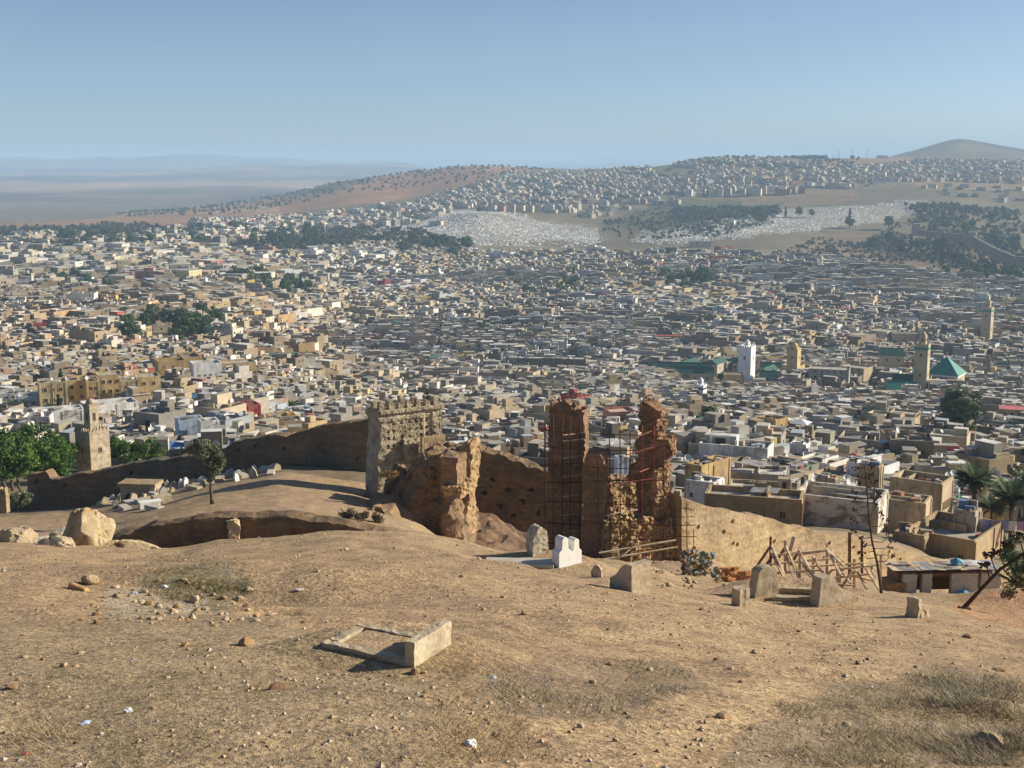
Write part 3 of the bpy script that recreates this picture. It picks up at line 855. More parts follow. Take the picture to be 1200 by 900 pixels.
# dry grass and brush: uncountable
def grass(name, polys, label, seed):
    r = np.random.default_rng(seed)
    Vs, Cs = [], []
    for poly, n, h0, h1, cols, clump in polys:
        pa = np.array(poly, float)
        px = r.uniform(pa[:, 0].min(), pa[:, 0].max(), n * 3)
        py = r.uniform(pa[:, 1].min(), pa[:, 1].max(), n * 3)
        q1 = vnoise(np.stack([px / 34., py / 17., px * 0 + seed], 1), seed) + .5 * vnoise(np.stack([px / 13., py / 7., px * 0 + seed], 1), seed + 2)
        k = inpoly(px + 16 * q1, py + 9 * q1, poly)
        px, py = px[k][:n], py[k][:n]
        # to the ground (uniform slope approximation refined twice)
        s = np.tan(P + np.arctan((py - 450) / F))
        y = np.clip(1.7 / np.maximum(s - .285, .02), 7, 60)
        u = (px - 600) / F / (cP - (py - 450) / F * sP)
        for _ in range(14):
            z = H(u * y, y, False)
            y = np.clip(y + (-z / s - y) * .55, 6.5, 70)
        x = u * y
        dn = fb2(x, y, clump, 2, seed)
        k = dn > r.uniform(-.35, .45, len(x))
        x, y = x[k], y[k]
        m = len(x)
        rep = 8
        x = np.repeat(x, rep) + r.normal(0, .05, m * rep)
        y = np.repeat(y, rep) + r.normal(0, .05, m * rep)
        z = H(x, y) - .01
        m *= rep
        h = r.uniform(h0, h1, m) * (.25 + .5 * r.random(m))
        a = r.uniform(0, 6.28, m)
        ln = r.uniform(.5, 2.6, m) * h
        w = .0012 + .00026 * y
        b = np.stack([x, y, z], 1)
        side = np.stack([np.cos(a + 1.57), np.sin(a + 1.57), 0 * a], 1) * w[:, None]
        tip = b + np.stack([np.cos(a) * ln, np.sin(a) * ln, h], 1)
        Vs.append(np.stack([b - side, b + side, tip], 1).reshape(-1, 3))
        ca = np.array(cols)
        Cs.append(ca[r.integers(0, len(ca), m)] * r.uniform(.7, 1.2, (m, 1)))
    V = np.concatenate(Vs)
    C = np.concatenate(Cs)
    Q = np.arange(len(V)).reshape(-1, 3)
    return tag(obj(name, npmesh(name, V, Q, MAT['grass'], cols=C)), label, kind='stuff')
STRAW = [(.42, .32, .17), (.34, .26, .14), (.48, .39, .22)]
DRAB = [(.36, .29, .19), (.25, .20, .125), (.44, .37, .26), (.17, .135, .08), (.50, .43, .32)]
GREEN = [(.21, .19, .095), (.30, .25, .14), (.38, .31, .19), (.15, .13, .065)]
grass('dry_grass', [
    ([(170, 672), (215, 658), (290, 668), (300, 695), (245, 715), (180, 700)], 1500, .06, .16, GREEN, .9),
    ([(0, 760), (360, 745), (500, 800), (560, 900), (0, 900)], 4200, .025, .07, STRAW + DRAB, .8),
    ([(0, 835), (90, 850), (60, 900), (0, 900)], 350, .06, .16, STRAW, .8),
    ([(520, 770), (600, 800), (640, 900), (480, 900)], 800, .03, .11, STRAW, 1.0),
    ([(330, 650), (600, 665), (560, 740), (300, 760)], 1200, .03, .07, DRAB + STRAW, .6),
], 'thin dry grass on the slope and in the rubbish hollow', 31)
grass('dry_brush', [
    ([(560, 795), (640, 768), (790, 778), (830, 805), (720, 835), (590, 838)], 1500, .04, .12, DRAB, 1.2),
    ([(840, 900), (890, 850), (975, 812), (1090, 788), (1205, 792), (1205, 900)], 5200, .05, .13, DRAB + STRAW + [(.33, .27, .18), (.40, .34, .25)], 1.2),
    ([(1075, 812), (1110, 792), (1170, 800), (1180, 828), (1110, 830)], 700, .10, .22, DRAB, 1.2),
    ([(1110, 860), (1150, 846), (1205, 860), (1205, 900), (1120, 900)], 600, .08, .22, DRAB, 1.2),
    ([(880, 680), (960, 690), (1050, 690), (1050, 705), (900, 705)], 300, .05, .14, DRAB, 1.2),
], 'grey dried thistle brush matted over the lower right bank', 32)

# litter
LIT = [ico_mesh('litter', MAT['plastic'], 3, 120 + k, .6, .6, 2.0) for k in range(3)]
def litter(px, py, w, c, label, k=0, name='plastic_bag', hr=.7, asp=.8, group=None):
    g = gp(px, py)
    r = w * mpp(g.y) / 2
    tag(obj(name, LIT[k], None, (g.x, g.y, g.z + r * .3), (0, 0, random.uniform(0, 6)), (r, r * asp, r * hr), c), label, 'litter', group)
litter(150, 835, 15, (.85, .85, .86), 'crumpled white plastic bag on the grass at lower left', 0)
litter(100, 849, 19, (.45, .55, .75), 'flattened blue and white wrapper below the white bag', 1, 'wrapper', .25, .5)
litter(552, 874, 20, (.75, .72, .66), 'torn white plastic bag in the grass at bottom centre', 2, hr=.9)
litter(193, 689, 9, (.70, .74, .85), 'small white and blue carton in the rubbish hollow', 0, 'carton')
litter(157, 696, 10, (.40, .42, .55), 'grey-blue rag among stones in the rubbish hollow', 1, 'rag', .4)
litter(156, 773, 5, (.30, .32, .60), 'tiny violet wrapper on the slope below the hollow', 2, 'wrapper', .4)
litter(578, 795, 11, (.55, .55, .58), 'grey plastic scrap right of the kerbed grave', 1, 'plastic_scrap', .5)
litter(318, 721, 9, (.70, .45, .42), 'pink scrap at the lip of the small pit', 0, 'plastic_scrap', .4)
litter(350, 692, 12, (.62, .50, .42), 'pinkish flattened paper on the slope above the kerbed grave', 2, 'paper_scrap', .2)
litter(30, 884, 9, (.45, .10, .09), 'faded red scrap at the lower left corner', 0, 'plastic_scrap', .3)
# ------------------------------------------------------------------ long rampart walls
def wall_run(name, label, cat, path, thick, mat, seed, res=.28, amp=.10, jag=.25, holes=0, cap=None, buttress=None):
    """path: (px, d, y_top, y_base).  One object: front face, top and back of a tapered earth wall"""
    P3 = []
    for px, d, yt, yb in path:
        a = at(px, yt, d)
        b = at(px, yb, d)
        P3.append((a.x, d, a.z, b.z))
    P3 = np.array(P3)
    seg = np.hypot(np.diff(P3[:, 0]), np.diff(P3[:, 1]))
    L = np.concatenate([[0], np.cumsum(seg)])
    n = int(L[-1] / res)
    s = np.linspace(0, L[-1], n)
    C = np.stack([np.interp(s, L, P3[:, k]) for k in range(4)], 1)
    tx = np.gradient(C[:, 0]); ty = np.gradient(C[:, 1])
    q = np.hypot(tx, ty)
    nx_, ny_ = ty / q, -tx / q          # towards the viewer
    r = np.random.default_rng(seed)
    jg = jag * fbm(np.stack([s * .55, s * 0, s * 0], 1), 4, seed) + jag * .8 * np.round(fbm(np.stack([s * .22, s * 0 + 5, s * 0], 1), 2, seed + 1) * 3) / 3
    top = C[:, 2] + jg
    base = C[:, 3] - 1.2
    hgt = (top - base)
    nz = max(6, int(np.max(hgt) / res))
    nt = max(2, int(thick / res / 1.2))
    rows = []
    for k in range(nz + 1):
        t = k / nz
        off = thick / 2 * (1.15 - .15 * t)
        rows.append(np.stack([C[:, 0] + nx_ * off, C[:, 1] + ny_ * off, base + hgt * t], 1))
    for k in range(1, nt):
        t = k / nt
        off = thick / 2 * (1 - 2 * t)
        rows.append(np.stack([C[:, 0] + nx_ * off, C[:, 1] + ny_ * off, top + .05 * np.sin(t * 3)], 1))
    for k in range(nz + 1):
        t = 1 - k / nz
        off = -thick / 2 * (1.1 - .1 * t)
        rows.append(np.stack([C[:, 0] + nx_ * off, C[:, 1] + ny_ * off, base + hgt * t], 1))
    A = np.array(rows)
    m = A.shape[0]
    flat = A.reshape(-1, 3)
    dn = np.stack([fbm(flat * .9 + seed, 4, seed + i) for i in range(3)], 1) * amp
    dn += (np.abs(fbm(flat * np.array([.35, .35, 1.6]) + 7, 3, seed + 9))[:, None] * np.repeat(np.stack([nx_, ny_, 0 * nx_], 1)[None], m, 0).reshape(-1, 3)) * amp * 1.2
    flat = flat + dn
    A = flat.reshape(m, n, 3)
    for h in range(holes):
        i = r.integers(4, n - 4)
        k = int(nz * r.choice([.45, .62, .78, .9]) + r.integers(-1, 1))
        k = min(max(k, 2), nz - 1)
        A[k, i] -= np.array([nx_[i], ny_[i], 0]) * .45
    i, j = np.meshgrid(np.arange(m - 1), np.arange(n - 1), indexing='ij')
    i = i.ravel(); j = j.ravel()
    Q = np.stack([i * n + j, i * n + j + 1, (i + 1) * n + j + 1, (i + 1) * n + j], 1)
    V = A.reshape(-1, 3)
    # closed ends
    ends = []
    for c in (0, n - 1):
        for k in range(m // 2):
            a, b, c2_, d2 = k * n + c, (k + 1) * n + c, (m - 2 - k) * n + c, (m - 1 - k) * n + c
            if (m - 2 - k) > (k + 1): ends.append((a, b, c2_, d2))
    Q = np.concatenate([Q, np.array(ends)])
    o = obj(name, npmesh(name, V, Q, mat))
    return tag(o, label, cat)

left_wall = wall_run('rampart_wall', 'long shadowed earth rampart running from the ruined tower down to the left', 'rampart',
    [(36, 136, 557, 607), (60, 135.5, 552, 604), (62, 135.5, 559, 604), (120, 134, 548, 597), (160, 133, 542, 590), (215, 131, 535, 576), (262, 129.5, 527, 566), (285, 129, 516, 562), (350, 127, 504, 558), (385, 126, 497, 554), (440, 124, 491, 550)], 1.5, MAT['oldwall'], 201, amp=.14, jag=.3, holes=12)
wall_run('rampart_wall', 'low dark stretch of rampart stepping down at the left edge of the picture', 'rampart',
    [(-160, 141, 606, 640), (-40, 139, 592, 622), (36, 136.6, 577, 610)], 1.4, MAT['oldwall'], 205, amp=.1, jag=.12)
wall_run('rampart_wall', 'sunlit tan rampart with putlog holes running down behind the timber shoring to the right', 'rampart',
    [(790, 76.9, 580, 662), (800, 77.3, 583, 660), (840, 80, 594, 664), (890, 84, 607, 670), (905, 85.2, 610, 672), (960, 89.5, 624, 676), (1000, 93, 637, 680), (1060, 98.5, 646, 686), (1090, 101.5, 655, 688), (1140, 106, 658, 694), (1200, 112, 668, 704), (1290, 122, 690, 725)], 1.3, MAT['rampart'], 203, res=.2, amp=.11, jag=.2, holes=52)

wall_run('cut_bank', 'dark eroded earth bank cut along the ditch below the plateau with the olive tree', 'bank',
    [(112, 84.4, 637, 655), (150, 84.6, 624, 655), (200, 84.6, 610, 655), (250, 84.5, 604, 655), (290, 84.6, 602, 655), (330, 84.7, 602, 655), (375, 84.6, 606, 655), (415, 84.6, 613, 655), (440, 84.6, 618, 655)], 1.5, MAT['earth_shade'], 207, res=.16, amp=.22, jag=.1)  # scarp face in the darkened earth, which carries its shade
def crenel_stub():
    g = at(6, 600, 128)
    t = thing('crenellated_wall', 'short pale wall with pointed merlons at the far left edge', 'wall', (g.x, 128, g.z), R(-12))
    rough('wall', (3.2, .6, 1.9), .2, MAT['rampart'], 231, .04, parent=t, loc=(-1.2, 0, 0))
    for k in range(6):
        rough('merlon', (.32, .5, .75), .12, MAT['rampart'], 232 + k, .03, warp=lambda p, V: np.stack([p[:, 0] * (1 - .45 * V[:, 2]), p[:, 1], p[:, 2]], 1), parent=t, loc=(-2.4 + k * .52, 0, 1.86))
crenel_stub()

# ------------------------------------------------------------------ the ruin
def block(name, pxl, pxr, yt, yb, d, depth, mat, seed, yaw=0, rows=None, res=.2, amp=.12, freq=.8, top=None, parent=None, holes=None, fine=.03, rel=None, ridged=0, sag=None, crag=None):
    """rough block whose front face spans the pixels given, at distance d"""
    c = (pxl + pxr) / 2
    b = at(c, yb, d)
    z1 = at(c, yt, d).z
    s = mpp(d)
    w = (pxr - pxl) * s / math.cos(R(yaw))
    h = z1 - b.z
    def warp(p, V):
        t = V[:, 2]
        if rows is not None:
            ys = yt + (yb - yt) * (1 - t)
            ry = np.array([r_[0] for r_ in rows], float)
            xl = np.interp(ys, ry, [r_[1] for r_ in rows])
            xr = np.interp(ys, ry, [r_[2] for r_ in rows])
            xx = xl + (xr - xl) * V[:, 0]
            p[:, 0] = (xx - c) * s / math.cos(R(yaw))
        if top is not None:
            p[:, 2] *= top(V[:, 0], V[:, 1])
        if sag is not None:
            p[:, 1] += sag(V) * (V[:, 1] < .5)
        return p
    yo = depth / 2
    loc = Vector((b.x, d, b.z))
    off = Matrix.Rotation(R(yaw), 3, 'Z') @ Vector((0, yo, 0))
    loc = loc + off
    if parent is not None:
        loc = parent.matrix_basis.inverted() @ loc
        rz = R(yaw) - parent.rotation_euler.z
    else:
        rz = R(yaw)
    return rough(name, (w, depth, h), res, mat, seed, amp, freq, warp, holes=holes, fine=fine, parent=parent, loc=loc, rz=rz, ridged=ridged, crag=amp * .55 if crag is None else crag)
def jagtop(seed, a=.06, f=4, step=0):
    def fn(x, y):
        n = fbm(np.stack([x * f, y * f * .6, x * 0 + seed], 1), 3, seed)
        if step: n = np.round(n * step) / step
        return 1 - a + a * n
    return fn

def ruined_tower():
    d = 112
    b = at(482, 600, d)
    t = thing('ruined_tower', 'square ruined fortress tower with broken battlements left of centre', 'tower', (b.x, d, b.z), R(31))
    bpy.context.view_layer.update()
    y0 = R(31)
    hl = [(.12 + .11 * k + .02 * math.sin(k * 5), v, .22, .13) for k in range(8) for v in (.70, .76, .82, .88)]
    body = block('tower_body', 447, 519, 478, 615, d, 2.6, MAT['tower'], 301, 31, res=.12, amp=.09, freq=1.1, crag=.03, parent=t, holes=[h for i, h in enumerate(hl) if i % 7 != 3], fine=.05,
        rows=[(478, 447, 519), (487, 447, 519), (490, 449, 518), (512, 449, 519), (530, 446, 522), (615, 443, 524)],
        sag=lambda V: .10 * ((V[:, 2] > .90) & (V[:, 2] < .935)) * -1 + .10 * (np.abs(V[:, 0] - .78) < .05) * (V[:, 2] > .55) * (V[:, 2] < .95) + .08 * np.sin(V[:, 2] * 60) * (V[:, 2] > .5) * (V[:, 2] < .75))
    W = (519 - 447) * mpp(d) / math.cos(y0)
    zt = at(482, 479, d).z - b.z
    rr = random.Random(5)
    n = 7
    for k in range(n):
        x = -W / 2 + W * (k + .5) / n + rr.uniform(-.04, .04)
        h = .80 if k not in (2, 5) else .62
        rough('merlon', (W / n * .55, .5, h + .2), .09, MAT['tower'], 310 + k, .09, 2.2, warp=lambda p, V: np.stack([p[:, 0] * (1 - .12 * V[:, 2]), p[:, 1], p[:, 2] * (1 - .25 * np.abs(V[:, 0] - .35))], 1), parent=t, loc=(x, .35, zt - .2), fine=.03)
    for k in range(1):
        for side in (-1, 1):
            rough('merlon', (.45, .55, .9 + .1 * rr.random()), .13, MAT['tower'], 330 + k, .09, 2.2, parent=t, loc=(side * (W / 2 - .28), 1.3 + k * 1.0, zt - .2), fine=.03)
    for k in range(5):
        x = -W / 2 + W * (k + .5) / 5
        rough('merlon', (.5, .45, .92), .13, MAT['tower'], 340 + k, .09, 2.2, parent=t, loc=(x, 1.7, zt - .2), fine=.03)
    # string course, corbel teeth, smooth repaired panel
    m = MB()
    block('string_course', 448, 520, 479, 482, d - .12, .3, MAT['tower'], 351, 31, res=.1, amp=.06, freq=2.5, parent=t)
    block('render_patch', 495, 522, 511, 533, d - .16, .4, MAT['rampart'], 352, 31, res=.18, amp=.05, parent=t)
    block('buttress', 452, 470, 512, 560, d - .35, .6, MAT['tower'], 353, 31, res=.16, amp=.12, freq=1.4, parent=t, top=jagtop(3, .05))
    block('buttress', 474, 490, 512, 540, d - .3, .5, MAT['tower'], 354, 31, res=.14, amp=.12, freq=1.4, parent=t, top=jagtop(4, .08))
    return t
ruined_tower()

bas = thing('ruined_bastion', 'massive eroded earth bastion heaped against the foot of the battlemented tower', 'ruin', at(490, 640, 106), 0)
bpy.context.view_layer.update()
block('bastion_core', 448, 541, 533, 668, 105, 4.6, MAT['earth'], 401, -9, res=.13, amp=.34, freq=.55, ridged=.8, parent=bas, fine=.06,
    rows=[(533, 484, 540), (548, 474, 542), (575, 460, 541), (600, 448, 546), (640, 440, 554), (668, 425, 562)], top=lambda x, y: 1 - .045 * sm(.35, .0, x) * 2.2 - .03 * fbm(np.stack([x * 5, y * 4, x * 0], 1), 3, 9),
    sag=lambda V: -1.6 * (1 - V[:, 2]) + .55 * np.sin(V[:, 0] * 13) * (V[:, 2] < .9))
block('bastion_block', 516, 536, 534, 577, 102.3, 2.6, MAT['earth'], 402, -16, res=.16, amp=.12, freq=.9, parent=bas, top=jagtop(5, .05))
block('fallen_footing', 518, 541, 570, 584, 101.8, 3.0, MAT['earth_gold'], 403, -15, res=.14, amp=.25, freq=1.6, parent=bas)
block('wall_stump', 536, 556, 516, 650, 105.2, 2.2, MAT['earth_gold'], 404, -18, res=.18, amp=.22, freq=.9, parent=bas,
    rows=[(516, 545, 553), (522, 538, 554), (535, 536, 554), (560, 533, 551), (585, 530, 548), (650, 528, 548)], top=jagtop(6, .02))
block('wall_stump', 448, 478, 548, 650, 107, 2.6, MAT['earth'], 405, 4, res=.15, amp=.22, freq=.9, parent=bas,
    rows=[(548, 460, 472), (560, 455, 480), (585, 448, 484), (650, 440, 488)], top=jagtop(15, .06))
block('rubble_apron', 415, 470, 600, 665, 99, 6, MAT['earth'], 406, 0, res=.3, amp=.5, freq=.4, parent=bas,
    rows=[(590, 432, 452), (610, 405, 470), (640, 390, 490), (665, 380, 500)], top=lambda x, y: 1 - .25 * sm(.6, 0., x))
o = block('rock_stub', 269, 281, 607, 652, 82.5, .8, MAT['rock'], 430, 10, res=.15, amp=.16, freq=1.2, top=jagtop(12, .12))
tag(o, 'upright tan rock stub standing alone in the shadowed ditch', 'rock')

block('curtain_wall', 552, 646, 524, 668, 117, 1.8, MAT['earth_shade'], 411, -12, res=.22, amp=.16, freq=.7, holes=[(.1 + .09 * k, .5 + .35 * ((k * 7) % 5) / 5, .5, .2) for k in range(9)],
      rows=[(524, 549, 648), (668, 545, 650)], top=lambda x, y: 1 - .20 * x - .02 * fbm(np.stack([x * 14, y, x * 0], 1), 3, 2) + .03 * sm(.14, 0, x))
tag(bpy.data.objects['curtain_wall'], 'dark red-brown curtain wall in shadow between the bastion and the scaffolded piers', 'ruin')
o = block('earth_bank', 545, 650, 632, 675, 104, 9, MAT['earth_shade'], 412, 0, res=.4, amp=.5, freq=.3, rows=[(632, 540, 655), (675, 530, 660)], top=lambda x, y: .25 + .75 * sm(.95, .1, x) * (.55 + .45 * y))
tag(o, 'shadowed slope of fallen earth at the foot of the dark curtain wall', 'earth bank')

def pier(name, label, **k):
    return tag(block(name, **k), label, 'ruin')
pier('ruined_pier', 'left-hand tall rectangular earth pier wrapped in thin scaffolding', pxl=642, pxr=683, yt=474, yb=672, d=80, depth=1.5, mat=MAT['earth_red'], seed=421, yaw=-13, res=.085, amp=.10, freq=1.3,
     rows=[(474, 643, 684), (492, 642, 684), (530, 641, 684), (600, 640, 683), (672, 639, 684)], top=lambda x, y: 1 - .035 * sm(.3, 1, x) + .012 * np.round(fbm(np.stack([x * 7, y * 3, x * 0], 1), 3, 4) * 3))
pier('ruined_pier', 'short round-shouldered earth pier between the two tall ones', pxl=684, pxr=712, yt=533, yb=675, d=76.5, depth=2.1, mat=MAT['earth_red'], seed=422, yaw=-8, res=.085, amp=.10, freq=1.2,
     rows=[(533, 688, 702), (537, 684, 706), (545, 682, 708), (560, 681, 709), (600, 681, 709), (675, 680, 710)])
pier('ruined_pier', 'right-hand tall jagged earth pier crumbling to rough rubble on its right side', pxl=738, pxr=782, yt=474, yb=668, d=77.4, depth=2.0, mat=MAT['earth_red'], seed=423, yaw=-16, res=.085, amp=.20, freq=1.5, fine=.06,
     rows=[(474, 749, 756), (476, 747, 764), (480, 746, 765), (482, 746, 771), (490, 746, 772), (492, 749, 768), (498, 749, 766), (500, 746, 771), (505, 746, 772), (507, 748, 768), (514, 745, 769), (516, 744, 781), (524, 743, 784), (533, 743, 785), (535, 744, 778), (546, 742, 776), (549, 735, 777), (556, 733, 779), (562, 734, 780), (565, 744, 776), (600, 748, 775), (618, 752, 773), (640, 757, 770), (668, 757, 770)])
o = block('ruined_wall', 704, 768, 556, 676, 83.0, 1.3, MAT['earth_gold'], 424, 32, res=.12, amp=.2, freq=1.5, fine=.09, rows=[(556, 706, 768), (676, 704, 770)],
      top=lambda x, y: 1 - .10 * sm(.05, .22, x) + .04 * sm(.5, .75, x) - .12 * sm(.84, 1, x) + .03 * fbm(np.stack([x * 12, y * 2, x * 0], 1), 3, 7))
tag(o, 'rough golden earth wall lit by the sun between the short pier and the jagged pier', 'ruin')
o = block('ruined_wall', 712, 794, 603, 678, 75.7, 1.3, MAT['earth_gold'], 425, 24, res=.1, amp=.24, freq=1.3, fine=.08, rows=[(603, 716, 788), (640, 712, 792), (678, 708, 798)], top=jagtop(8, .12, 5))
tag(o, 'crumbled golden rubble face under the jagged pier by the timber planks', 'ruin')
o = block('ruined_wall', 764, 792, 547, 676, 76.9, 1.5, MAT['earth_gold'], 427, 30, res=.1, amp=.2, freq=1.4, fine=.08, rows=[(547, 770, 780), (556, 768, 783), (580, 766, 785), (610, 764, 788), (676, 762, 794)], top=jagtop(16, .03))
tag(o, 'rough golden buttress of rubble climbing the right side of the jagged pier', 'ruin')
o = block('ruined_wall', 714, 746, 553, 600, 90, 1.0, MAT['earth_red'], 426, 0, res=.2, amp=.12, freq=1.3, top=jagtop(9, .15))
tag(o, 'low dark wall remnant seen in the gap behind the golden wall', 'ruin')

# ------------------------------------------------------------------ scaffolding (each pole a part)
CYL = None
def unit_cyl(mat, n=6):
    m = MB()
    m.tube([(0, 0, 0), (0, 0, 1)], 1, n)
    return m.mesh('pole', mat)
CY_RUST = unit_cyl(MAT['rust']); CY_RED = unit_cyl(MAT['paint_red']); CY_WOOD = unit_cyl(MAT['wood']); CY_WOODD = unit_cyl(MAT['wood_dark'])
def pole(name, me, a, b, r, parent):
    a = Vector(a); b = Vector(b)
    if parent is not None:
        iv = parent.matrix_basis.inverted()
        a = iv @ a; b = iv @ b
    v = b - a
    return obj(name, me, parent, a, v.to_track_quat('Z', 'Y').to_euler(), (r, r, v.length))
def beam_mesh(mat):
    m = MB()
    m.box((0, 0, 0), (1, 1, 1))
    return m.mesh('beam', mat)
BEAM_W = beam_mesh(MAT['wood']); BEAM_D = beam_mesh(MAT['wood_dark'])
def beam(name, me, a, b, w, h, parent):
    a = Vector(a); b = Vector(b)
    if parent is not None:
        iv = parent.matrix_basis.inverted()
        a = iv @ a; b = iv @ b
    v = b - a
    return obj(name, me, parent, a, v.to_track_quat('Z', 'Y').to_euler(), (w, h, v.length))

def scaffold(label, cx, d0, xs, dd, yts, yb, levels, me, red_at=(), r=.03, yaw=0.):
    b = at(cx, yb, d0)
    t = thing('scaffolding', label, 'scaffolding', (b.x, d0, b.z))
    bpy.context.view_layer.update()
    rows = []
    for lay, dl in enumerate(dd):
        for i, px in enumerate(xs):
            d = d0 + dl + (px - xs[0]) * mpp(d0) * math.tan(R(yaw))
            yt = yts[i] if isinstance(yts, (list, tuple)) else yts
            pole('pole', CY_RED if (i, lay) in red_at else me, at(px, yb, d), at(px + random.uniform(-1, 1), yt, d), r, t)
    for lay, dl in enumerate(dd):
        for y in levels:
            jx = random.uniform(-4, 4)
            x0, x1 = xs[0] - 4 + jx, xs[-1] + 4 + jx
            d_0 = d0 + dl - .05
            d_1 = d0 + dl - .05 + (x1 - x0) * mpp(d0) * math.tan(R(yaw))
            pole('ledger', me, at(x0, y + random.uniform(-1, 1), d_0), at(x1, y + random.uniform(-2, 6), d_1), r * .9, t)
    for i in range(0, len(xs), 2):
        for y in levels[::2]:
            d = d0 + (xs[i] - xs[0]) * mpp(d0) * math.tan(R(yaw))
            pole('transom', me, at(xs[i], y, d + dd[0] - .2), at(xs[i], y, d + dd[-1] + .2), r * .9, t)
    return t
sL = scaffold('thin rusty scaffolding poles around the left-hand tall pier', 655, 78.4, [639, 648, 659, 668, 679], [-.7, .0], [492, 486, 484, 488, 492], 668, [503, 523, 545, 565, 588, 612, 636], CY_RUST, yaw=-8)
for i, y in enumerate((507, 514, 534, 556, 579, 601, 621)):      # pale putlog planks on the lit side
    beam('plank', BEAM_W, at(660, y + 3, 77.4), at(683 + (i % 2) * 3, y, 78.4), .10, .035, sL)
sM = scaffold('thin rusty scaffolding poles in front of the golden wall and the short pier', 725, 74.4, [701, 715, 727, 738, 753, 766, 778], [-.3], [540, 500, 496, 505, 498, 500, 512], 672, [508, 527, 548, 564, 590, 612, 634], CY_RUST, red_at=((4, 0), (5, 0)), yaw=10)
for a, b_ in (((735, 533), (766, 524)), ((712, 568), (766, 561)), ((746, 512), (764, 505)), ((750, 553), (760, 549))):
    pole('ledger', CY_RED, at(*a, 73.9), at(*b_, 74.5), .035, sM)
beam('plank', BEAM_W, at(711, 604, 74.1), at(747, 597, 74.9), .16, .05, sM)
beam('plank', BEAM_W, at(702, 648, 73.1), at(792, 633, 74.1), .16, .06, sM)
beam('plank', BEAM_W, at(704, 656, 72.8), at(794, 641, 73.9), .16, .06, sM)
beam('plank', BEAM_W, at(728, 652, 73.0), at(742, 640, 73.4), .12, .05, sM)
beam('plank', BEAM_W, at(762, 664, 72.5), at(780, 657, 72.9), .13, .05, sM)
beam('plank', BEAM_D, at(740, 640, 75.1), at(795, 632, 75.5), .12, .05, sM)
sR = scaffold('open rusty scaffolding poles at the left end of the sunlit rampart', 800, 75.2, [785, 791, 798, 805, 813], [-.4], [575, 582, 585, 588, 620], 672, [592, 606, 616, 628, 643, 652], CY_RUST, r=.027, yaw=12)
o = None

# ------------------------------------------------------------------ rubbish heap, shoring, shack
def rubbish():
    cols = [((800, 838), (655, 678), 34)]
    pal = [(.13, .18, .10), (.20, .27, .27), (.36, .22, .10), (.26, .24, .26), (.42, .38, .32), (.10, .11, .06), (.20, .13, .08), (.36, .29, .18), (.30, .22, .13)]
    V, Q, C = [], [], []
    me0 = LIT[0]
    v0 = np.array([v.co[:] for v in me0.vertices])
    q0 = np.array([p.vertices[:] for p in me0.polygons])
    n = 0
    for k in range(230):
        px = random.choice((random.uniform(800, 865), random.uniform(800, 830)))
        py = random.uniform(662, 684) - (6 if px < 830 else 0)
        d = random.uniform(60, 64)
        g = at(px, py, d)
        z = Hs(g.x, d) + random.uniform(.1, 1.0) * (1.25 if px < 835 else .55)
        r = random.uniform(.07, .24)
        a = random.uniform(0, 6)
        c, s = math.cos(a), math.sin(a)
        p = v0 * np.array([r, r * .7, r * random.uniform(.6, 1.4)])
        p = np.stack([p[:, 0] * c - p[:, 1] * s, p[:, 0] * s + p[:, 1] * c, p[:, 2]], 1) + np.array([g.x, d, z])
        V.append(p); Q.append(q0 + n); n += len(p)
        cc = np.array(pal[random.randrange(len(pal))] if px < 845 else (.42, .20, .08))
        C.append(np.repeat(cc[None], len(q0), 0))
    me = npmesh('rubbish_heap', np.concatenate(V), np.concatenate(Q), MAT['pebble'], cols=np.concatenate(C))
    o = tag(obj('rubbish_heap', me), 'heap of coloured rags, bottles and rubbish at the foot of the scaffolding', 'rubbish heap')
    o['kind'] = 'stuff'
rubbish()
def brickpile():
    g = at(862, 676, 62)
    t = thing('brick_pile', 'low stack of orange bricks left of the timber shoring', 'brick pile', (g.x, 62, Hs(g.x, 62) + .02), R(12))
    m = MB(); m.box((0, 0, 0), (.30, .2, .11)); bm_ = m.mesh('brick', mk('orange_brick', (.46, .22, .09), var=.25, scale=4, bump=.3, bdist=.01))
    for lv in range(6):
        for k in range(5 - (lv > 3) * 2):
            obj('brick', bm_, t, (-.7 + k * .33 + random.uniform(-.05, .05), random.uniform(-.06, .06), lv * .115), (0, 0, random.uniform(-.25, .25)))
brickpile()

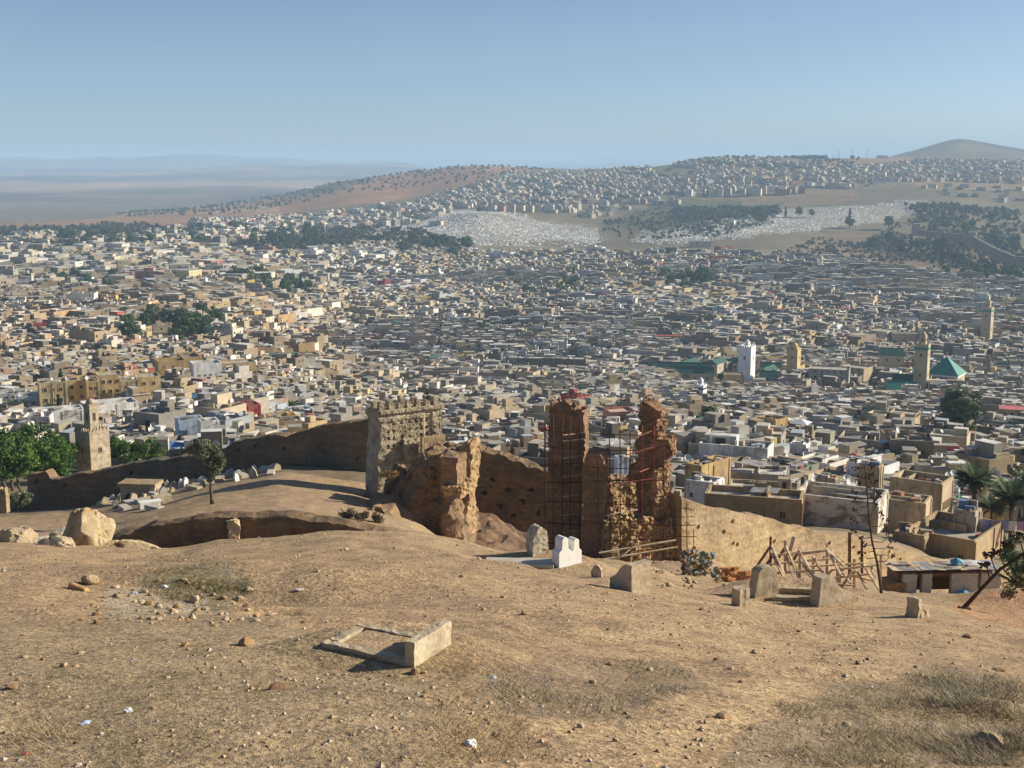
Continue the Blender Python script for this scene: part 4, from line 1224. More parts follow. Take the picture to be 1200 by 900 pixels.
def shoring():
    d = 64
    b = at(960, 692, d)
    t = thing('timber_shoring', 'row of raking timber props and rails standing before the sunlit rampart', 'timber shoring', (b.x, d, b.z))
    bpy.context.view_layer.update()
    def B(a, da, c, dc, w=.09, dark=False, nm='brace'):
        w *= 1.35
        beam(nm, BEAM_D if dark else BEAM_W, at(a[0], a[1], d + da), at(c[0], c[1], d + dc), w, w * .8, t)
    posts = [(903, 629, 684), (920, 633, 684), (937, 641, 688), (969, 637, 676), (953, 652, 684), (984, 668, 692)]
    for x, y0, y1 in posts:
        B((x, y1), .3, (x, y0), .3, .10, x < 910, 'post')
    for x, y0, y1, w in ((995.5, 624, 682, .12), (1010, 632, 672, .10), (1001, 655, 696, .10), (981, 652, 690, .09), (1032, 650, 690, .08)):
        B((x, y1), .5, (x, y0), .5, w, x in (995.5, 1010), 'post')
    for (x0, y0), (x1, y1) in (((904, 639), (922, 680)), ((921, 640), (940, 686)), ((936, 643), (956, 680)), ((953, 652), (968, 678)), ((968, 642), (985, 673)), ((903, 645), (918, 676)),
                               ((920, 648), (931, 678)), ((938, 655), (950, 676)), ((970, 645), (990, 664)), ((984, 664), (997, 684)), ((1003, 668), (1016, 690)), ((1011, 660), (1030, 690)), ((1020, 662), (1032, 694)), ((985, 690), (1000, 668)), ((955, 690), (975, 668))):
        B((x0, y0), -.1, (x1, y1), -1.3, .085)
    for (x0, y0), (x1, y1) in (((903, 640), (886, 665)), ((905, 652), (894, 668)), ((880, 682), (903, 668)), ((920, 642), (908, 660)), ((937, 645), (925, 664))):
        B((x0, y0), .4, (x1, y1), 1.2, .085, True)
    for (x0, y0), (x1, y1) in (((905, 651), (968, 645)), ((903, 661), (972, 655)), ((936, 650), (969, 645)), ((940, 664), (1012, 660)), ((905, 672), (962, 668)), ((975, 668), (1030, 662)), ((978, 677), (1025, 672)), ((985, 672), (1030, 682)), ((940, 682), (1000, 686))):
        B((x0, y0), -.25, (x1, y1), -.25, .08, False, 'rail')
    beam('board', BEAM_W, at(926, 646, d - .5), at(930.5, 629, d - .3), .22, .04, t)
shoring()

def shack():
    d = 70
    b = at(1105, 698, d)
    t = thing('stone_shack', 'low stone shack with dark doorways under a patched sheet-metal roof at the right', 'shack', (b.x, d, b.z), R(3))
    bpy.context.view_layer.update()
    s = mpp(d)
    X = lambda px: (px - 1105) * s
    zf = 29 * s
    for (x0, x1, seed) in ((1053, 1070, 501), (1077, 1089, 502), (1113, 1146, 503), (1150, 1174, 504)):
        rough('wall', (X(x1) - X(x0), .35, zf + .25), .09, MAT['slab'], seed, .04, 3, parent=t, loc=((X(x0) + X(x1)) / 2, 0, -.25), fine=.03)
    m = MB()
    m.box((X(1111), 1.8, -.2), (X(1174) - X(1050), .3, zf + .1))
    m.box((X(1052), .9, -.2), (.3, 1.5, zf + .15)); m.box((X(1172), .9, -.2), (.3, 1.5, zf + .15))
    m.build('wall', MAT['earth'], t)
    m = MB()
    m.box((X(1111), .1, zf - .22), (X(1174) - X(1052), .16, .2))
    m.build('lintel', MAT['wood_dark'], t)
    rough('side_rubble', (1.0, 1.3, 1.15), .12, MAT['rock_dark'], 509, .15, 1.5, parent=t, loc=(X(1045), .4, -.3))
    r = random.Random(8)
    for k in range(15):       # loose roof sheets, each its own piece
        x = X(1046) + k * (X(1176) - X(1046)) / 14.5
        m = MB()
        m.box((0, 0, 0), (.52, 2.3, .03))
        o = m.build('roof_sheet', MAT['metal'] if k % 3 else MAT['wood'], t, loc=(x, .75, zf + .16 + .012 * (k % 3)), rot=(R(-6) + r.uniform(-.01, .02), r.uniform(-.03, .03), r.uniform(-.12, .12)))
    for k in range(16):
        m = MB()
        m.box((0, 0, 0), (r.uniform(.3, .9), r.uniform(.12, .3), .06))
        m.build('roof_scrap', [MAT['wood'], MAT['wood_dark'], MAT['slab'], MAT['metal']][k % 4], t, loc=(X(1050) + r.random() * (X(1165) - X(1050)), r.uniform(-.2, 1.6), zf + .20 + r.uniform(0, .05)), rot=(R(-6), 0, r.uniform(-.7, .7)))
    def bundle(px, y, z, sx, sz, c, label, nm):
        o = obj(nm, LIT[1], None, t.matrix_basis @ Vector((X(px), y, z)), (0, 0, .4), (sx, sx * .7, sz), c)
        tag(o, label, 'tarpaulin')
    bundle(1128, .8, zf + .40, .42, .30, (.10, .30, .42), 'crumpled blue tarpaulin heaped on the shack roof', 'tarpaulin')
    bundle(1128, -.45, .22, .52, .34, (.14, .36, .62), 'blue plastic sheet bundled on the ground before the shack doorway', 'plastic_sheet')
    bundle(1148, .9, zf + .25, .8, .12, (.62, .60, .56), 'flat pale sheet spread on the shack roof right of the blue tarpaulin', 'sheet')
shack()

# ------------------------------------------------------------------ gravestones on the left plateau
def plateau_graves():
    r = random.Random(21)
    mesh = {}
    for k in range(4):
        m = MB()
        m.prism([(-.32, 0), (.32, 0), (.30, .55), (.12, .75 + .1 * (k % 2)), (-.12, .75), (-.30, .5)], -.09 - .02 * k, .09)
        mesh[k] = m.mesh('headstone', [MAT['whitewash'], MAT['slab'], MAT['concrete'], MAT['old_stone']][k])
    m = MB(); m.box((0, 0, 0), (.75, 1.7, .32)); slab = [m.mesh('grave_box', MAT['slab']), m.mesh('grave_box', MAT['concrete'])]
    pts = []
    for k in range(34):     # the belt climbing to the right
        u = k / 33
        x = 186 + 138 * u + r.uniform(-4, 4)
        y = 579 - 30 * u + r.uniform(-5, 5)
        pts.append((x, y, 'belt'))
    for k in range(26):     # the cluster below the arch
        pts.append((r.uniform(118, 188), r.uniform(574, 597), 'cluster'))
    for x, y, w in pts:
        g = gp(x, y, 95, 125)
        z = Hs(g.x, g.y)
        lab, grp = {'belt': ('pale gravestone in the row below the shadowed rampart', 'gravestones in the row on the plateau'),
                    'cluster': ('pale gravestone in the cluster below the vault', 'gravestones in the cluster by the vault')}[w]
        kind = r.random()
        if kind < .6:
            o = obj('gravestone', mesh[r.randrange(4)], None, (g.x, g.y, z - .08), (r.uniform(-.2, .2), r.uniform(-.25, .25), r.uniform(-.2, 1.2)), (r.uniform(.7, 1.4), 1.3, r.uniform(.6, 1.35)))
            tag(o, lab, 'gravestone', grp)
        else:
            o = obj('grave', slab[r.randrange(2)], None, (g.x, g.y, z - .06), (0, 0, r.uniform(-.1, 1.0)), (r.uniform(.8, 1.5), r.uniform(.7, 1.1), r.uniform(.8, 1.6)))
            tag(o, lab.replace('gravestone', 'box grave'), 'grave', grp.replace('gravestones', 'box graves'))
    # white and distinct ones
    for px, yb, w, h, lab, mat in ((278, 560, 7, 10, 'white upright gravestone at the top of the plateau row', 'whitewash'), (194, 574, 5, 14, 'leaning pink-white gravestone beside the arched vault', 'slab')):
        g = gp(px, yb, 95, 125)
        s = mpp(g.y)
        m = MB()
        m.prism([(-w * s / 2, -.2), (w * s / 2, -.2), (w * s / 2, h * s * .85), (0, h * s), (-w * s / 2, h * s * .8)], -.12, .12)
        tag(m.build('gravestone', MAT[mat], None, loc=(g.x, g.y, g.z), rot=(0, R(8), R(20))), lab, 'gravestone')
    g = gp(176, 594, 95, 125)
    m = MB(); m.box((0, 0, -.2), (1.9, .9, .75))
    tag(m.build('grave', MAT['whitewash'], None, loc=(g.x, g.y, g.z), rot=(0, 0, R(30))), 'white box tomb at the lower end of the plateau cluster', 'tomb')
    g = gp(190, 590, 95, 125)
    m = MB(); m.box((0, 0, -.2), (1.7, .9, .95), top=(.95, .95))
    tag(m.build('grave', MAT['concrete'], None, loc=(g.x, g.y, g.z), rot=(0, 0, R(30))), 'tan box tomb right of the white box tomb on the plateau', 'tomb')
plateau_graves()
def vault():
    d = 121
    b = at(162, 592, d)
    t = thing('arched_vault', 'low tan vaulted chamber with two dark arched openings under the rampart', 'vault', (b.x, d, b.z - .3), R(-6))
    bpy.context.view_layer.update()
    W, Hh = 3.5, 2.15
    m = MB()      # front with two arched openings: strips
    def col(x0, x1, z0, z1, y0=0, y1=.5): m.box(((x0 + x1) / 2, (y0 + y1) / 2, z0), (x1 - x0, y1 - y0, z1 - z0))
    col(-W / 2, -1.35, 0, Hh); col(-.12, .12, 0, Hh); col(1.35, W / 2, 0, Hh)
    for cx in (-.735, .735):
        n = 8
        for k in range(n):
            a0, a1 = math.pi * k / n, math.pi * (k + 1) / n
            x0, x1 = cx + .615 * math.cos(a1), cx + .615 * math.cos(a0)
            z = .95 + .55 * min(math.sin(a0), math.sin(a1)) + .05
            col(x0, x1, z, Hh)
    m.build('front_wall', MAT['old_stone'], t)
    m = MB(); m.box((0, 1.6, 0), (W, .3, Hh)); m.box((-W / 2 + .1, .9, 0), (.2, 1.2, Hh)); m.box((W / 2 - .1, .9, 0), (.2, 1.2, Hh))
    m.build('back_wall', MAT['old_stone'], t)
    rough('roof', (W + .3, 2.2, .35), .18, MAT['rampart'], 521, .06, 1.5, parent=t, loc=(0, .8, Hh - .02))
vault()

# ------------------------------------------------------------------ trees
def leaves(clumps, rc, n, size, pal, seed, squash=.8, dark=None):
    r = np.random.default_rng(seed)
    clumps = np.asarray(clumps, float)
    k = r.integers(0, len(clumps), n)
    d = r.normal(size=(n, 3))
    d /= np.linalg.norm(d, axis=1)[:, None]
    rad = r.random(n) ** .45
    rcs = np.asarray(rc)[k] if np.ndim(rc) else np.full(n, rc)
    c = clumps[k] + d * (rad * rcs)[:, None] * np.array([1, 1, squash])
    a = d + r.normal(size=(n, 3)) * .7
    a /= np.linalg.norm(a, axis=1)[:, None]
    t = np.cross(a, r.normal(size=(n, 3)))
    t /= np.linalg.norm(t, axis=1)[:, None] + 1e-9
    b = np.cross(a, t)
    s = size * r.uniform(.6, 1.3, n)[:, None]
    V = np.stack([c - t * s, c + b * s * .55, c + t * s, c - b * s * .55], 1).reshape(-1, 3)
    pal = np.array(pal)
    cl = pal[r.integers(0, len(pal), len(clumps))][k] * r.uniform(.8, 1.2, (n, 1))
    return V, np.arange(4 * n).reshape(-1, 4), cl
def crown_mesh(name, clumps, rc, n, size, pal, seed, squash=.8):
    V, Q, C = leaves(clumps, rc, n, size, pal, seed, squash)
    return npmesh(name, V, Q, MAT['leaf'], cols=C)
def clumpset(n, rx, ry, rz, cz, seed, shell=.55):
    r = np.random.default_rng(seed)
    d = r.normal(size=(n, 3)); d /= np.linalg.norm(d, axis=1)[:, None]
    q = (shell + (1 - shell) * r.random(n)) ** 1
    return d * q[:, None] * np.array([rx, ry, rz]) * .8 + np.array([0, 0, cz])
def trunk_mesh(h, r0, limbs, seed, bend=.1):
    r = random.Random(seed)
    m = MB()
    pts = [(0, 0, -.4)]
    for k in range(1, 5):
        pts.append((r.uniform(-bend, bend) * h, r.uniform(-bend, bend) * h, h * k / 4))
    m.tube(pts, [r0 * 1.3, r0, r0 * .85, r0 * .7, r0 * .5], 7)
    for l in limbs:
        a = Vector(pts[r.choice((2, 3, 4))])
        b = Vector(l)
        m.tube([a, (a + b) / 2 + Vector((0, 0, .1 * h)), b], [r0 * .45, r0 * .3, r0 * .12], 5)
    return m.mesh('trunk', MAT['bark'], True)
PAL_G = [(.085, .155, .032), (.105, .19, .04), (.065, .12, .028), (.13, .21, .05), (.045, .085, .024)]
PAL_D = [(.06, .105, .038), (.075, .125, .045), (.045, .08, .032), (.09, .14, .052)]
PAL_O = [(.20, .215, .13), (.16, .175, .105), (.25, .26, .17), (.13, .14, .085)]
def place_tree(name, label, cat, loc, tm, cm, rz=0, s=1., group=None, sz=1.):
    t = thing(name, label, cat, loc, rz, group)
    obj('trunk', tm, t, scale=(s, s, s * sz))
    obj('crown', cm, t, scale=(s, s, s * sz))
    return t
# the olive on the plateau
g = gp(248, 591, 88, 104)
g.z = Hs(g.x, g.y)
s = mpp(g.y)
ol = thing('olive_tree', 'lone grey-green olive tree on the bare plateau before the shadowed rampart', 'tree', g)
m = MB()
m.tube([(0, 0, -.2), (.02, 0, .6), (-.03, 0, 1.3), (.05, .05, 2.2), (-.1, 0, 3.0)], [.17, .12, .10, .09, .06], 7)
m.tube([(.12, .02, -.15), (.15, .0, .25), (.06, .05, .5)], [.12, .10, .05], 6)
for e in ((-.9, .2, 3.8), (.6, -.2, 3.6), (-.3, .4, 4.3), (.4, .5, 3.0)):
    m.tube([(.0, 0, 2.0), (e[0] * .5, e[1] * .5, (2.0 + e[2]) / 2 + .2), e], [.06, .045, .02], 5)
m.build('trunk', MAT['bark'], ol, True)
cl = [(-1.3, 0, 4.5), (-.7, .2, 4.7), (-.2, -.2, 4.75), (.3, .1, 4.5), (-1.0, .3, 4.0), (-.4, -.3, 4.1), (.2, .3, 4.0), (.7, 0, 3.9), (.75, .2, 3.3), (.3, -.3, 3.3), (-.2, .2, 3.4), (.5, .1, 2.75), (.2, -.1, 2.55), (.05, 0, 2.1), (-.1, .1, 1.9), (-1.55, .1, 4.25), (.9, -.2, 3.6)]
obj('crown', crown_mesh('crown', cl, [.55, .6, .6, .6, .5, .55, .6, .5, .55, .5, .5, .5, .45, .3, .25, .35, .4], 4300, .10, PAL_O, 601), ol)

# garden trees round the left minaret
def garden():
    kinds = []
    for k in range(5):
        cs = clumpset(34, 3.6, 3.6, 2.9, 5.2, 610 + k, .5)
        cm = crown_mesh('crown', cs, 1.15, 5200, .21, PAL_G, 620 + k)
        tm = trunk_mesh(4.5, .22, [cs[i] for i in range(0, 20, 4)], 630 + k)
        kinds.append((tm, cm))
    # px, y of the crown top, d, scale
    L_ = [(-40, 520, 175, 1.1), (-15, 508, 190, 1.15), (12, 512, 176, 1.1), (38, 507, 192, 1.15), (62, 516, 184, 1.05), (20, 540, 160, .95), (50, 538, 166, 1.0), (-10, 545, 158, .95), (72, 535, 190, .8), (35, 525, 172, 1.0), (0, 528, 168, 1.0), (62, 548, 165, .75),
          (150, 516, 200, .75), (176, 510, 196, .72), (134, 520, 206, .8), (163, 522, 203, .6)]
    words = ['leftmost', 'tallest back', 'round front', 'broad back', 'right-hand back', 'low front', 'dense front', 'lowest left', 'right edge', 'middle', 'left middle', 'small front']
    for i, (px, yt, d, s) in enumerate(L_):
        a = at(px, yt, d)
        tm, cm = kinds[i % 5]
        z = a.z - 8.3 * s
        if i < 12:
            lab = f'bushy green garden tree, {words[i]} one in the grove left of the stone minaret'
        else:
            lab = 'green garden tree, ' + ['second from left', 'rightmost and roundest', 'nearest the minaret', 'smallest'][i - 12] + ' in the row right of the stone minaret'
        zz = Hs(a.x, d)
        place_tree('garden_tree', lab, 'tree', (a.x, d, zz - .2), tm, cm, i * 1.3, s, 'garden trees by the stone minaret', max(1.0, (a.z - zz) / (8.3 * s)))
    cs = clumpset(16, 1.4, 1.4, .9, 1.0, 640, .4)
    g = at(24, 582, 130)
    t = thing('bush', 'round grey-green bush behind the low rampart at the left edge', 'bush', (g.x, 130, g.z - 1.2))
    obj('crown', crown_mesh('crown', cs, .55, 1800, .12, PAL_O, 641), t)
garden()

def bank_shrubs():
    for i, (px, y, d, lab) in enumerate(((406, 603, 88, 'dark shrub at the lip of the ditch, leftmost of three by the ruin'), (424, 607, 87.5, 'dark shrub at the ditch lip, middle of three by the ruin'), (443, 611, 88.5, 'dark shrub nearest the eroded bastion at the ditch lip'))):
        g = at(px, y, d)
        t = thing('shrub', lab, 'shrub', (g.x, d, Hs(g.x, d) - .1))
        m = MB()
        for k in range(5): m.tube([(0, 0, 0), (math.cos(k * 1.3) * .5, math.sin(k * 1.3) * .4, .9)], [.04, .015], 4)
        m.build('stem', MAT['bark'], t)
        obj('crown', crown_mesh('crown', clumpset(12, .75, .6, .38, .45, 850 + i, .3), .28, 700, .08, [(.11, .095, .055), (.13, .11, .065), (.08, .075, .045), (.16, .13, .08)], 860 + i), t)
bank_shrubs()
g = at(456, 558, 103.5)
obj('dry_bush', crown_mesh('dry_bush', [(-.5, 0, .2), (0, 0, .3), (.5, .1, .25), (.2, -.2, .15)], .42, 700, .09, [(.36, .27, .14), (.28, .20, .10), (.42, .33, .19)], 411), bas, tuple(Vector((g.x, 103.2, g.z)) - Vector(bas.location)))
def agave_upright():
    d = 58
    b = at(1033, 692, d)
    t = thing('agave_stalk', 'tall thin dried agave flower stalk with tiered side clusters right of the shoring', 'agave', (b.x, d, b.z - .2), 0)
    bpy.context.view_layer.update()
    iv = t.matrix_basis.inverted()
    px = [(1033, 695), (1028, 660), (1022, 635), (1018, 605), (1016, 575), (1013, 545)]
    m = MB()
    m.tube([iv @ at(x, y, d) for x, y in px], [.075, .06, .05, .04, .03, .02], 6)
    m.build('stem', MAT['agave'], t)
    r = random.Random(4)
    for k in range(26):
        u = .22 + .76 * k / 25
        i = min(int(u * 5), 4)
        f = u * 5 - i
        x = px[i][0] * (1 - f) + px[i + 1][0] * f
        y = px[i][1] * (1 - f) + px[i + 1][1] * f
        side = -1 if k % 2 else 1
        ln = (26 - 15 * u) * r.uniform(.6, 1.1) * side
        dd = r.uniform(-.7, .7)
        e = (x + ln, y - 4 - r.random() * 5)
        m = MB()
        m.tube([iv @ at(x, y, d), iv @ at(x + ln * .6, y + 1, d + dd * .6), iv @ at(*e, d + dd)], [.022, .016, .012], 4)
        for q in range(7):
            c = iv @ at(e[0] + r.uniform(-4, 4), e[1] + r.uniform(-2.5, 2), d + dd + r.uniform(-.1, .1))
            m.tube([c, c + Vector((r.uniform(-.1, .1), r.uniform(-.06, .06), r.uniform(.02, .12)))], [.03, .035], 4)
        m.build('flower_branch', MAT['agave'], t)
agave_upright()
def agave_leaning():
    d = 42
    b = at(1130, 716, d)
    t = thing('agave_stalk', 'thick dark agave stalk leaning to the right over the red earth mound', 'agave', (b.x, d, b.z - .3), 0)
    bpy.context.view_layer.update()
    iv = t.matrix_basis.inverted()
    px = [(1128, 714), (1150, 690), (1172, 667), (1200, 649), (1232, 632)]
    m = MB()
    m.tube([iv @ at(x, y, d) for x, y in px], [.085, .06, .055, .05, .045], 7)
    m.build('stem', MAT['agave'], t)
    rough('stump', (.4, .3, .3), .08, MAT['wood_dark'], 651, .1, 2, parent=t, loc=(0, 0, .15))
    r = random.Random(14)
    for (x, y, ex, ey) in ((1168, 671, 1160, 650), (1178, 664, 1170, 646), (1190, 656, 1183, 638), (1200, 649, 1194, 628), (1160, 680, 1156, 662), (1210, 645, 1206, 655), (1215, 642, 1210, 622)):
        m = MB()
        m.tube([iv @ at(x, y, d), iv @ at((x + ex) / 2, (y + ey) / 2 + 1, d - .1), iv @ at(ex, ey, d - .1)], [.03, .022, .018], 5)
        for q in range(22):
            c = iv @ at(ex + r.uniform(-6, 5), ey + r.uniform(-3, 4), d - .1 + r.uniform(-.2, .2))
            m.tube([c, c + Vector((r.uniform(-.16, .06), r.uniform(-.06, .06), r.uniform(-.02, .1)))], [.035, .03], 4)
        m.build('flower_branch', MAT['agave'], t)
    # hanging dry leaves behind the stalk
    V, Q, C = leaves([(2.5, 1.6, .9), (2.9, 1.8, .6), (2.2, 1.7, .35)], .34, 260, .09, [(.20, .16, .085), (.14, .13, .06), (.10, .10, .05), (.26, .21, .12)], 652)
    obj('dry_leaves', npmesh('dry_leaves', V, Q, MAT['leaf'], cols=C), t)
agave_leaning()
def edge_agave():
    d = 60
    g = at(1192, 690, d)
    t = thing('agave_plant', 'dark spiky agave rosette at the right edge beside the shack', 'agave', (g.x, d, g.z))
    r = random.Random(3)
    for k in range(26):
        a = r.uniform(0, 6.28)
        e = r.uniform(.25, 1.25)
        L = r.uniform(1.3, 2.1)
        m = MB()
        dx, dy = math.cos(a), math.sin(a)
        p = [Vector((dx * L * q * math.cos(e), dy * L * q * math.cos(e), .1 + L * q * math.sin(e) - .25 * L * q * q)) for q in (0, .35, .7, 1)]
        sd_ = Vector((-dy, dx, 0))
        w = [.10, .09, .06, .008]
        vs = []
        for pp, ww in zip(p, w): vs += [pp - sd_ * ww + Vector((0, 0, ww * .5)), pp - Vector((0, 0, ww * .3)), pp + sd_ * ww + Vector((0, 0, ww * .5))]
        fs = []
        for i in range(3):
            for j in range(2): fs.append((i * 3 + j, i * 3 + j + 1, i * 3 + j + 4, i * 3 + j + 3))
        m.add(vs, fs)
        m.build('leaf', mk('agave_leaf', (.09, .10, .055), var=.2, scale=4, bump=0) if k == 0 else bpy.data.materials['agave_leaf'], t)
edge_agave()
# ------------------------------------------------------------------ houses
BLOCKED = []          # x, y, r : footprints already used by landmarks and hand-built houses
PANE = MB(); PANE.add([(-.5, -.012, 0), (.5, -.012, 0), (.5, -.012, 1), (-.5, -.012, 1)], [(0, 1, 2, 3)])
def _win():
    m = MB()
    f = .09
    for c, sz in (((0, 0, 0), (1.12, .14, f)), ((0, 0, 1 - f), (1.12, .14, f)), ((-.5, 0, f), (f * 1.2, .14, 1 - 2 * f)), ((.5, 0, f), (f * 1.2, .14, 1 - 2 * f)), ((0, 0, f), (.05, .08, 1 - 2 * f))):
        m.box((c[0], c[1], c[2]), sz, mat=0)
    m.add([(-.46, -.015, f), (.46, -.015, f), (.46, -.015, 1 - f), (-.46, -.015, 1 - f)], [(0, 1, 2, 3)], 1)
    return m.mesh('window', [MAT['frame'], MAT['glass']])
WIN = _win()
def _door():
    m = MB()
    for c, sz in (((-.5, 0, 0), (.12, .16, 1)), ((.5, 0, 0), (.12, .16, 1)), ((0, 0, .95), (1.12, .18, .08))):
        m.box(c, sz)
    m.add([(-.45, -.02, 0), (.45, -.02, 0), (.45, -.02, .95), (-.45, -.02, .95)], [(0, 1, 2, 3)], 1)
    return m.mesh('door', [MAT['frame'], MAT['dark']])
DOOR = _door()
def _dish():
    m = MB()
    n = 10
    vs = [(0, 0, 0)]
    for rr, zz in ((.25, .05), (.42, .14)):
        for k in range(n):
            a = 2 * math.pi * k / n
            vs.append((rr * math.cos(a), -zz, rr * math.sin(a) + 0))
    fs = [(0, 1 + k, 1 + (k + 1) % n) for k in range(n)] + [(1 + k, 1 + n + k, 1 + n + (k + 1) % n, 1 + (k + 1) % n) for k in range(n)]
    m.add([(v[0], v[1], v[2] + .75) for v in vs], fs)
    m.tube([(0, .05, 0), (0, .05, .75)], .025, 4)
    m.tube([(0, 0, .45), (0, -.45, .75)], .015, 3)
    return m.mesh('satellite_dish', MAT['dish'])
DISH = _dish()
def _tank():
    m = MB()
    m.tube([(0, 0, 0), (0, 0, .9), (0, 0, 1.0)], [.42, .42, .2], 10)
    return m.mesh('water_tank', MAT['dish'])
TANK = _tank()
SHEET_ROOF = MB(); SHEET_ROOF.box((0, 0, 0), (1, 1, .03)); SHEET_ROOF = SHEET_ROOF.mesh('sheet_cover', MAT['metal'])
UBOX = MB(); UBOX.box((0, 0, 0), (1, 1, 1)); UBOX_P = UBOX.mesh('rooftop_room', MAT['plaster'])
WOODMESH = MB(); WOODMESH.box((0, 0, 0), (1, 1, 1)); WOODMESH = WOODMESH.mesh('crossbeam', MAT['wood_dark'])

def par_verts(sx, sy, h, t, dr):
    """parapet box: 16 vertices, outer bottom, outer top, inner top, inner roof"""
    o = []
    for (a, b, z) in ((1, 0, 0), (1, 0, h), (0, 1, h), (0, 1, h - dr)):
        x, y = sx / 2 - b * t, sy / 2 - b * t
        o += [(-x, -y, z), (x, -y, z), (x, y, z), (-x, y, z)]
    return o
PAR_F = [(0, 1, 5, 4), (1, 2, 6, 5), (2, 3, 7, 6), (3, 0, 4, 7),
         (4, 5, 9, 8), (5, 6, 10, 9), (6, 7, 11, 10), (7, 4, 8, 11),
         (8, 9, 13, 12), (9, 10, 14, 13), (10, 11, 15, 14), (11, 8, 12, 15), (12, 13, 14, 15)]
PRESETS = {}
def house(label, loc, rz, sx, sy, h, wall, roofc, seed=0, room=None, wins=(), door=None, dishes=0, tank=False, group=None, name='house', cat='house', par=.7, t=.28, walls_mat=None, court=False, extra=None, light=None):
    """an Empty with wall, roof, rooftop room, windows ... ; loc is the centre of the base"""
    r = random.Random(seed)
    th = thing(name, label, cat, loc, rz, group)
    m = MB()
    v = par_verts(sx, sy, h, t, par)
    m.add(v, PAR_F[:12])
    obj('wall', m.mesh('wall', walls_mat or MAT['plaster']), th, color=wall)
    m = MB()
    z = h - par + .004
    x, y = sx / 2 - t, sy / 2 - t
    if court:
        a, b = x * .42, y * .42
        m.add([(-x, -y, z), (x, -y, z), (x, y, z), (-x, y, z), (-a, -b, z), (a, -b, z), (a, b, z), (-a, b, z), (-a, -b, z - 4), (a, -b, z - 4), (a, b, z - 4), (-a, b, z - 4)],
              [(0, 1, 5, 4), (1, 2, 6, 5), (2, 3, 7, 6), (3, 0, 4, 7), (5, 4, 8, 9), (6, 5, 9, 10), (7, 6, 10, 11), (4, 7, 11, 8), (8, 9, 10, 11)])
    else:
        m.add([(-x, -y, z), (x, -y, z), (x, y, z), (-x, y, z)], [(0, 1, 2, 3)])
    obj('roof', m.mesh('roof', MAT['roof']), th, color=roofc)
    if room:
        for (rx, ry, rw, rd, rh) in (room if isinstance(room, list) else [room]):
            o = obj('rooftop_room', UBOX_P, th, (rx, ry, z - .05), (0, 0, 0), (rw, rd, rh), wall if r.random() < .7 else roofc)
            obj('door', DOOR, o, (0, -.5, 0), (0, 0, 0), (.35, 1.0 / max(rd, .1), .75), (.3, .25, .2))
    for (side, u, zz, w, hh) in wins:
        if side == 'f': p, a = (u * sx, -sy / 2, zz), 0
        elif side == 'r': p, a = (sx / 2, u * sy, zz), R(90)
        elif side == 'l': p, a = (-sx / 2, -u * sy, zz), R(-90)
        else: p, a = (-u * sx, sy / 2, zz), R(180)
        obj('window', WIN, th, p, (0, 0, a), (w, 1, hh), tuple(min(1, c * 1.15) for c in wall))
    if door:
        side, u = door
        p, a = ((u * sx, -sy / 2, 0), 0) if side == 'f' else ((sx / 2, u * sy, 0), R(90))
        obj('door', DOOR, th, (p[0], p[1], .8), (0, 0, a), (1.1, 1, 2.2), wall)
    for k in range(dishes):
        obj('satellite_dish', DISH, th, (r.uniform(-.4, .4) * sx, r.uniform(-.4, .4) * sy, z if r.random() < .6 else h), (R(-25), 0, r.uniform(-.5, .5) + R(20) - rz), (r.uniform(1.2, 1.9),) * 3)
    if tank:
        obj('water_tank', TANK, th, (r.uniform(-.35, .35) * sx, r.uniform(-.35, .35) * sy, z), scale=(1.1, 1.1, 1.2))
    return th
def block_at(x, y, r):
    BLOCKED.append((x, y, r))
def hsp(label, pxc, ytop, d, sx, sy, rz, wall, roofc, base=None, hgt=None, **k):
    if hgt is None: hgt = 9.0 if ytop < 440 else 6.4
    """house whose roof line at the middle of its near side shows at pxc, ytop"""
    if base is None:        # stand it where the ground lies a house's height below that roof line
        ds = np.geomspace(max(d * .6, 170), d * 1.7, 400)
        qx = (pxc - 600) / F / (cP - (ytop - 450) / F * sP) * ds
        hg = -S(ytop) * ds - H(qx, ds, False)
        j = int(np.argmin(np.abs(hg - hgt) + .012 * np.abs(ds - d)))
        sx, sy, d = sx * ds[j] / d, sy * ds[j] / d, float(ds[j])
    a = at(pxc, ytop, d)
    g = Hs(a.x, d) if base is None else at(pxc, base, d).z
    zb = min(g, Hs(a.x, d)) - .8
    ca = (R(rz))
    # shift so that the given distance is the nearest corner's
    cy = d + (abs(sx * math.sin(ca)) + abs(sy * math.cos(ca))) / 2
    x = a.x * cy / d
    block_at(x, cy, math.hypot(sx, sy) / 2 * .88)
    if not k.get('wins') and d < 500:
        r = random.Random(label)
        k['wins'] = [(s_, u, a.z - zb - 2.0 - r.uniform(0, .5), r.uniform(.4, .75), r.uniform(.5, .95)) for s_ in ('f', 'r') for u in (-.3, .02, .31) if r.random() < .6]
    th = house(label, (x, cy, zb), ca, sx, sy, a.z - zb, wall, roofc, **k)
    if d < 380: dress(th, sx, sy, a.z - zb, k.get('par', .7), wall, roofc, sum(map(ord, label)))
    return th
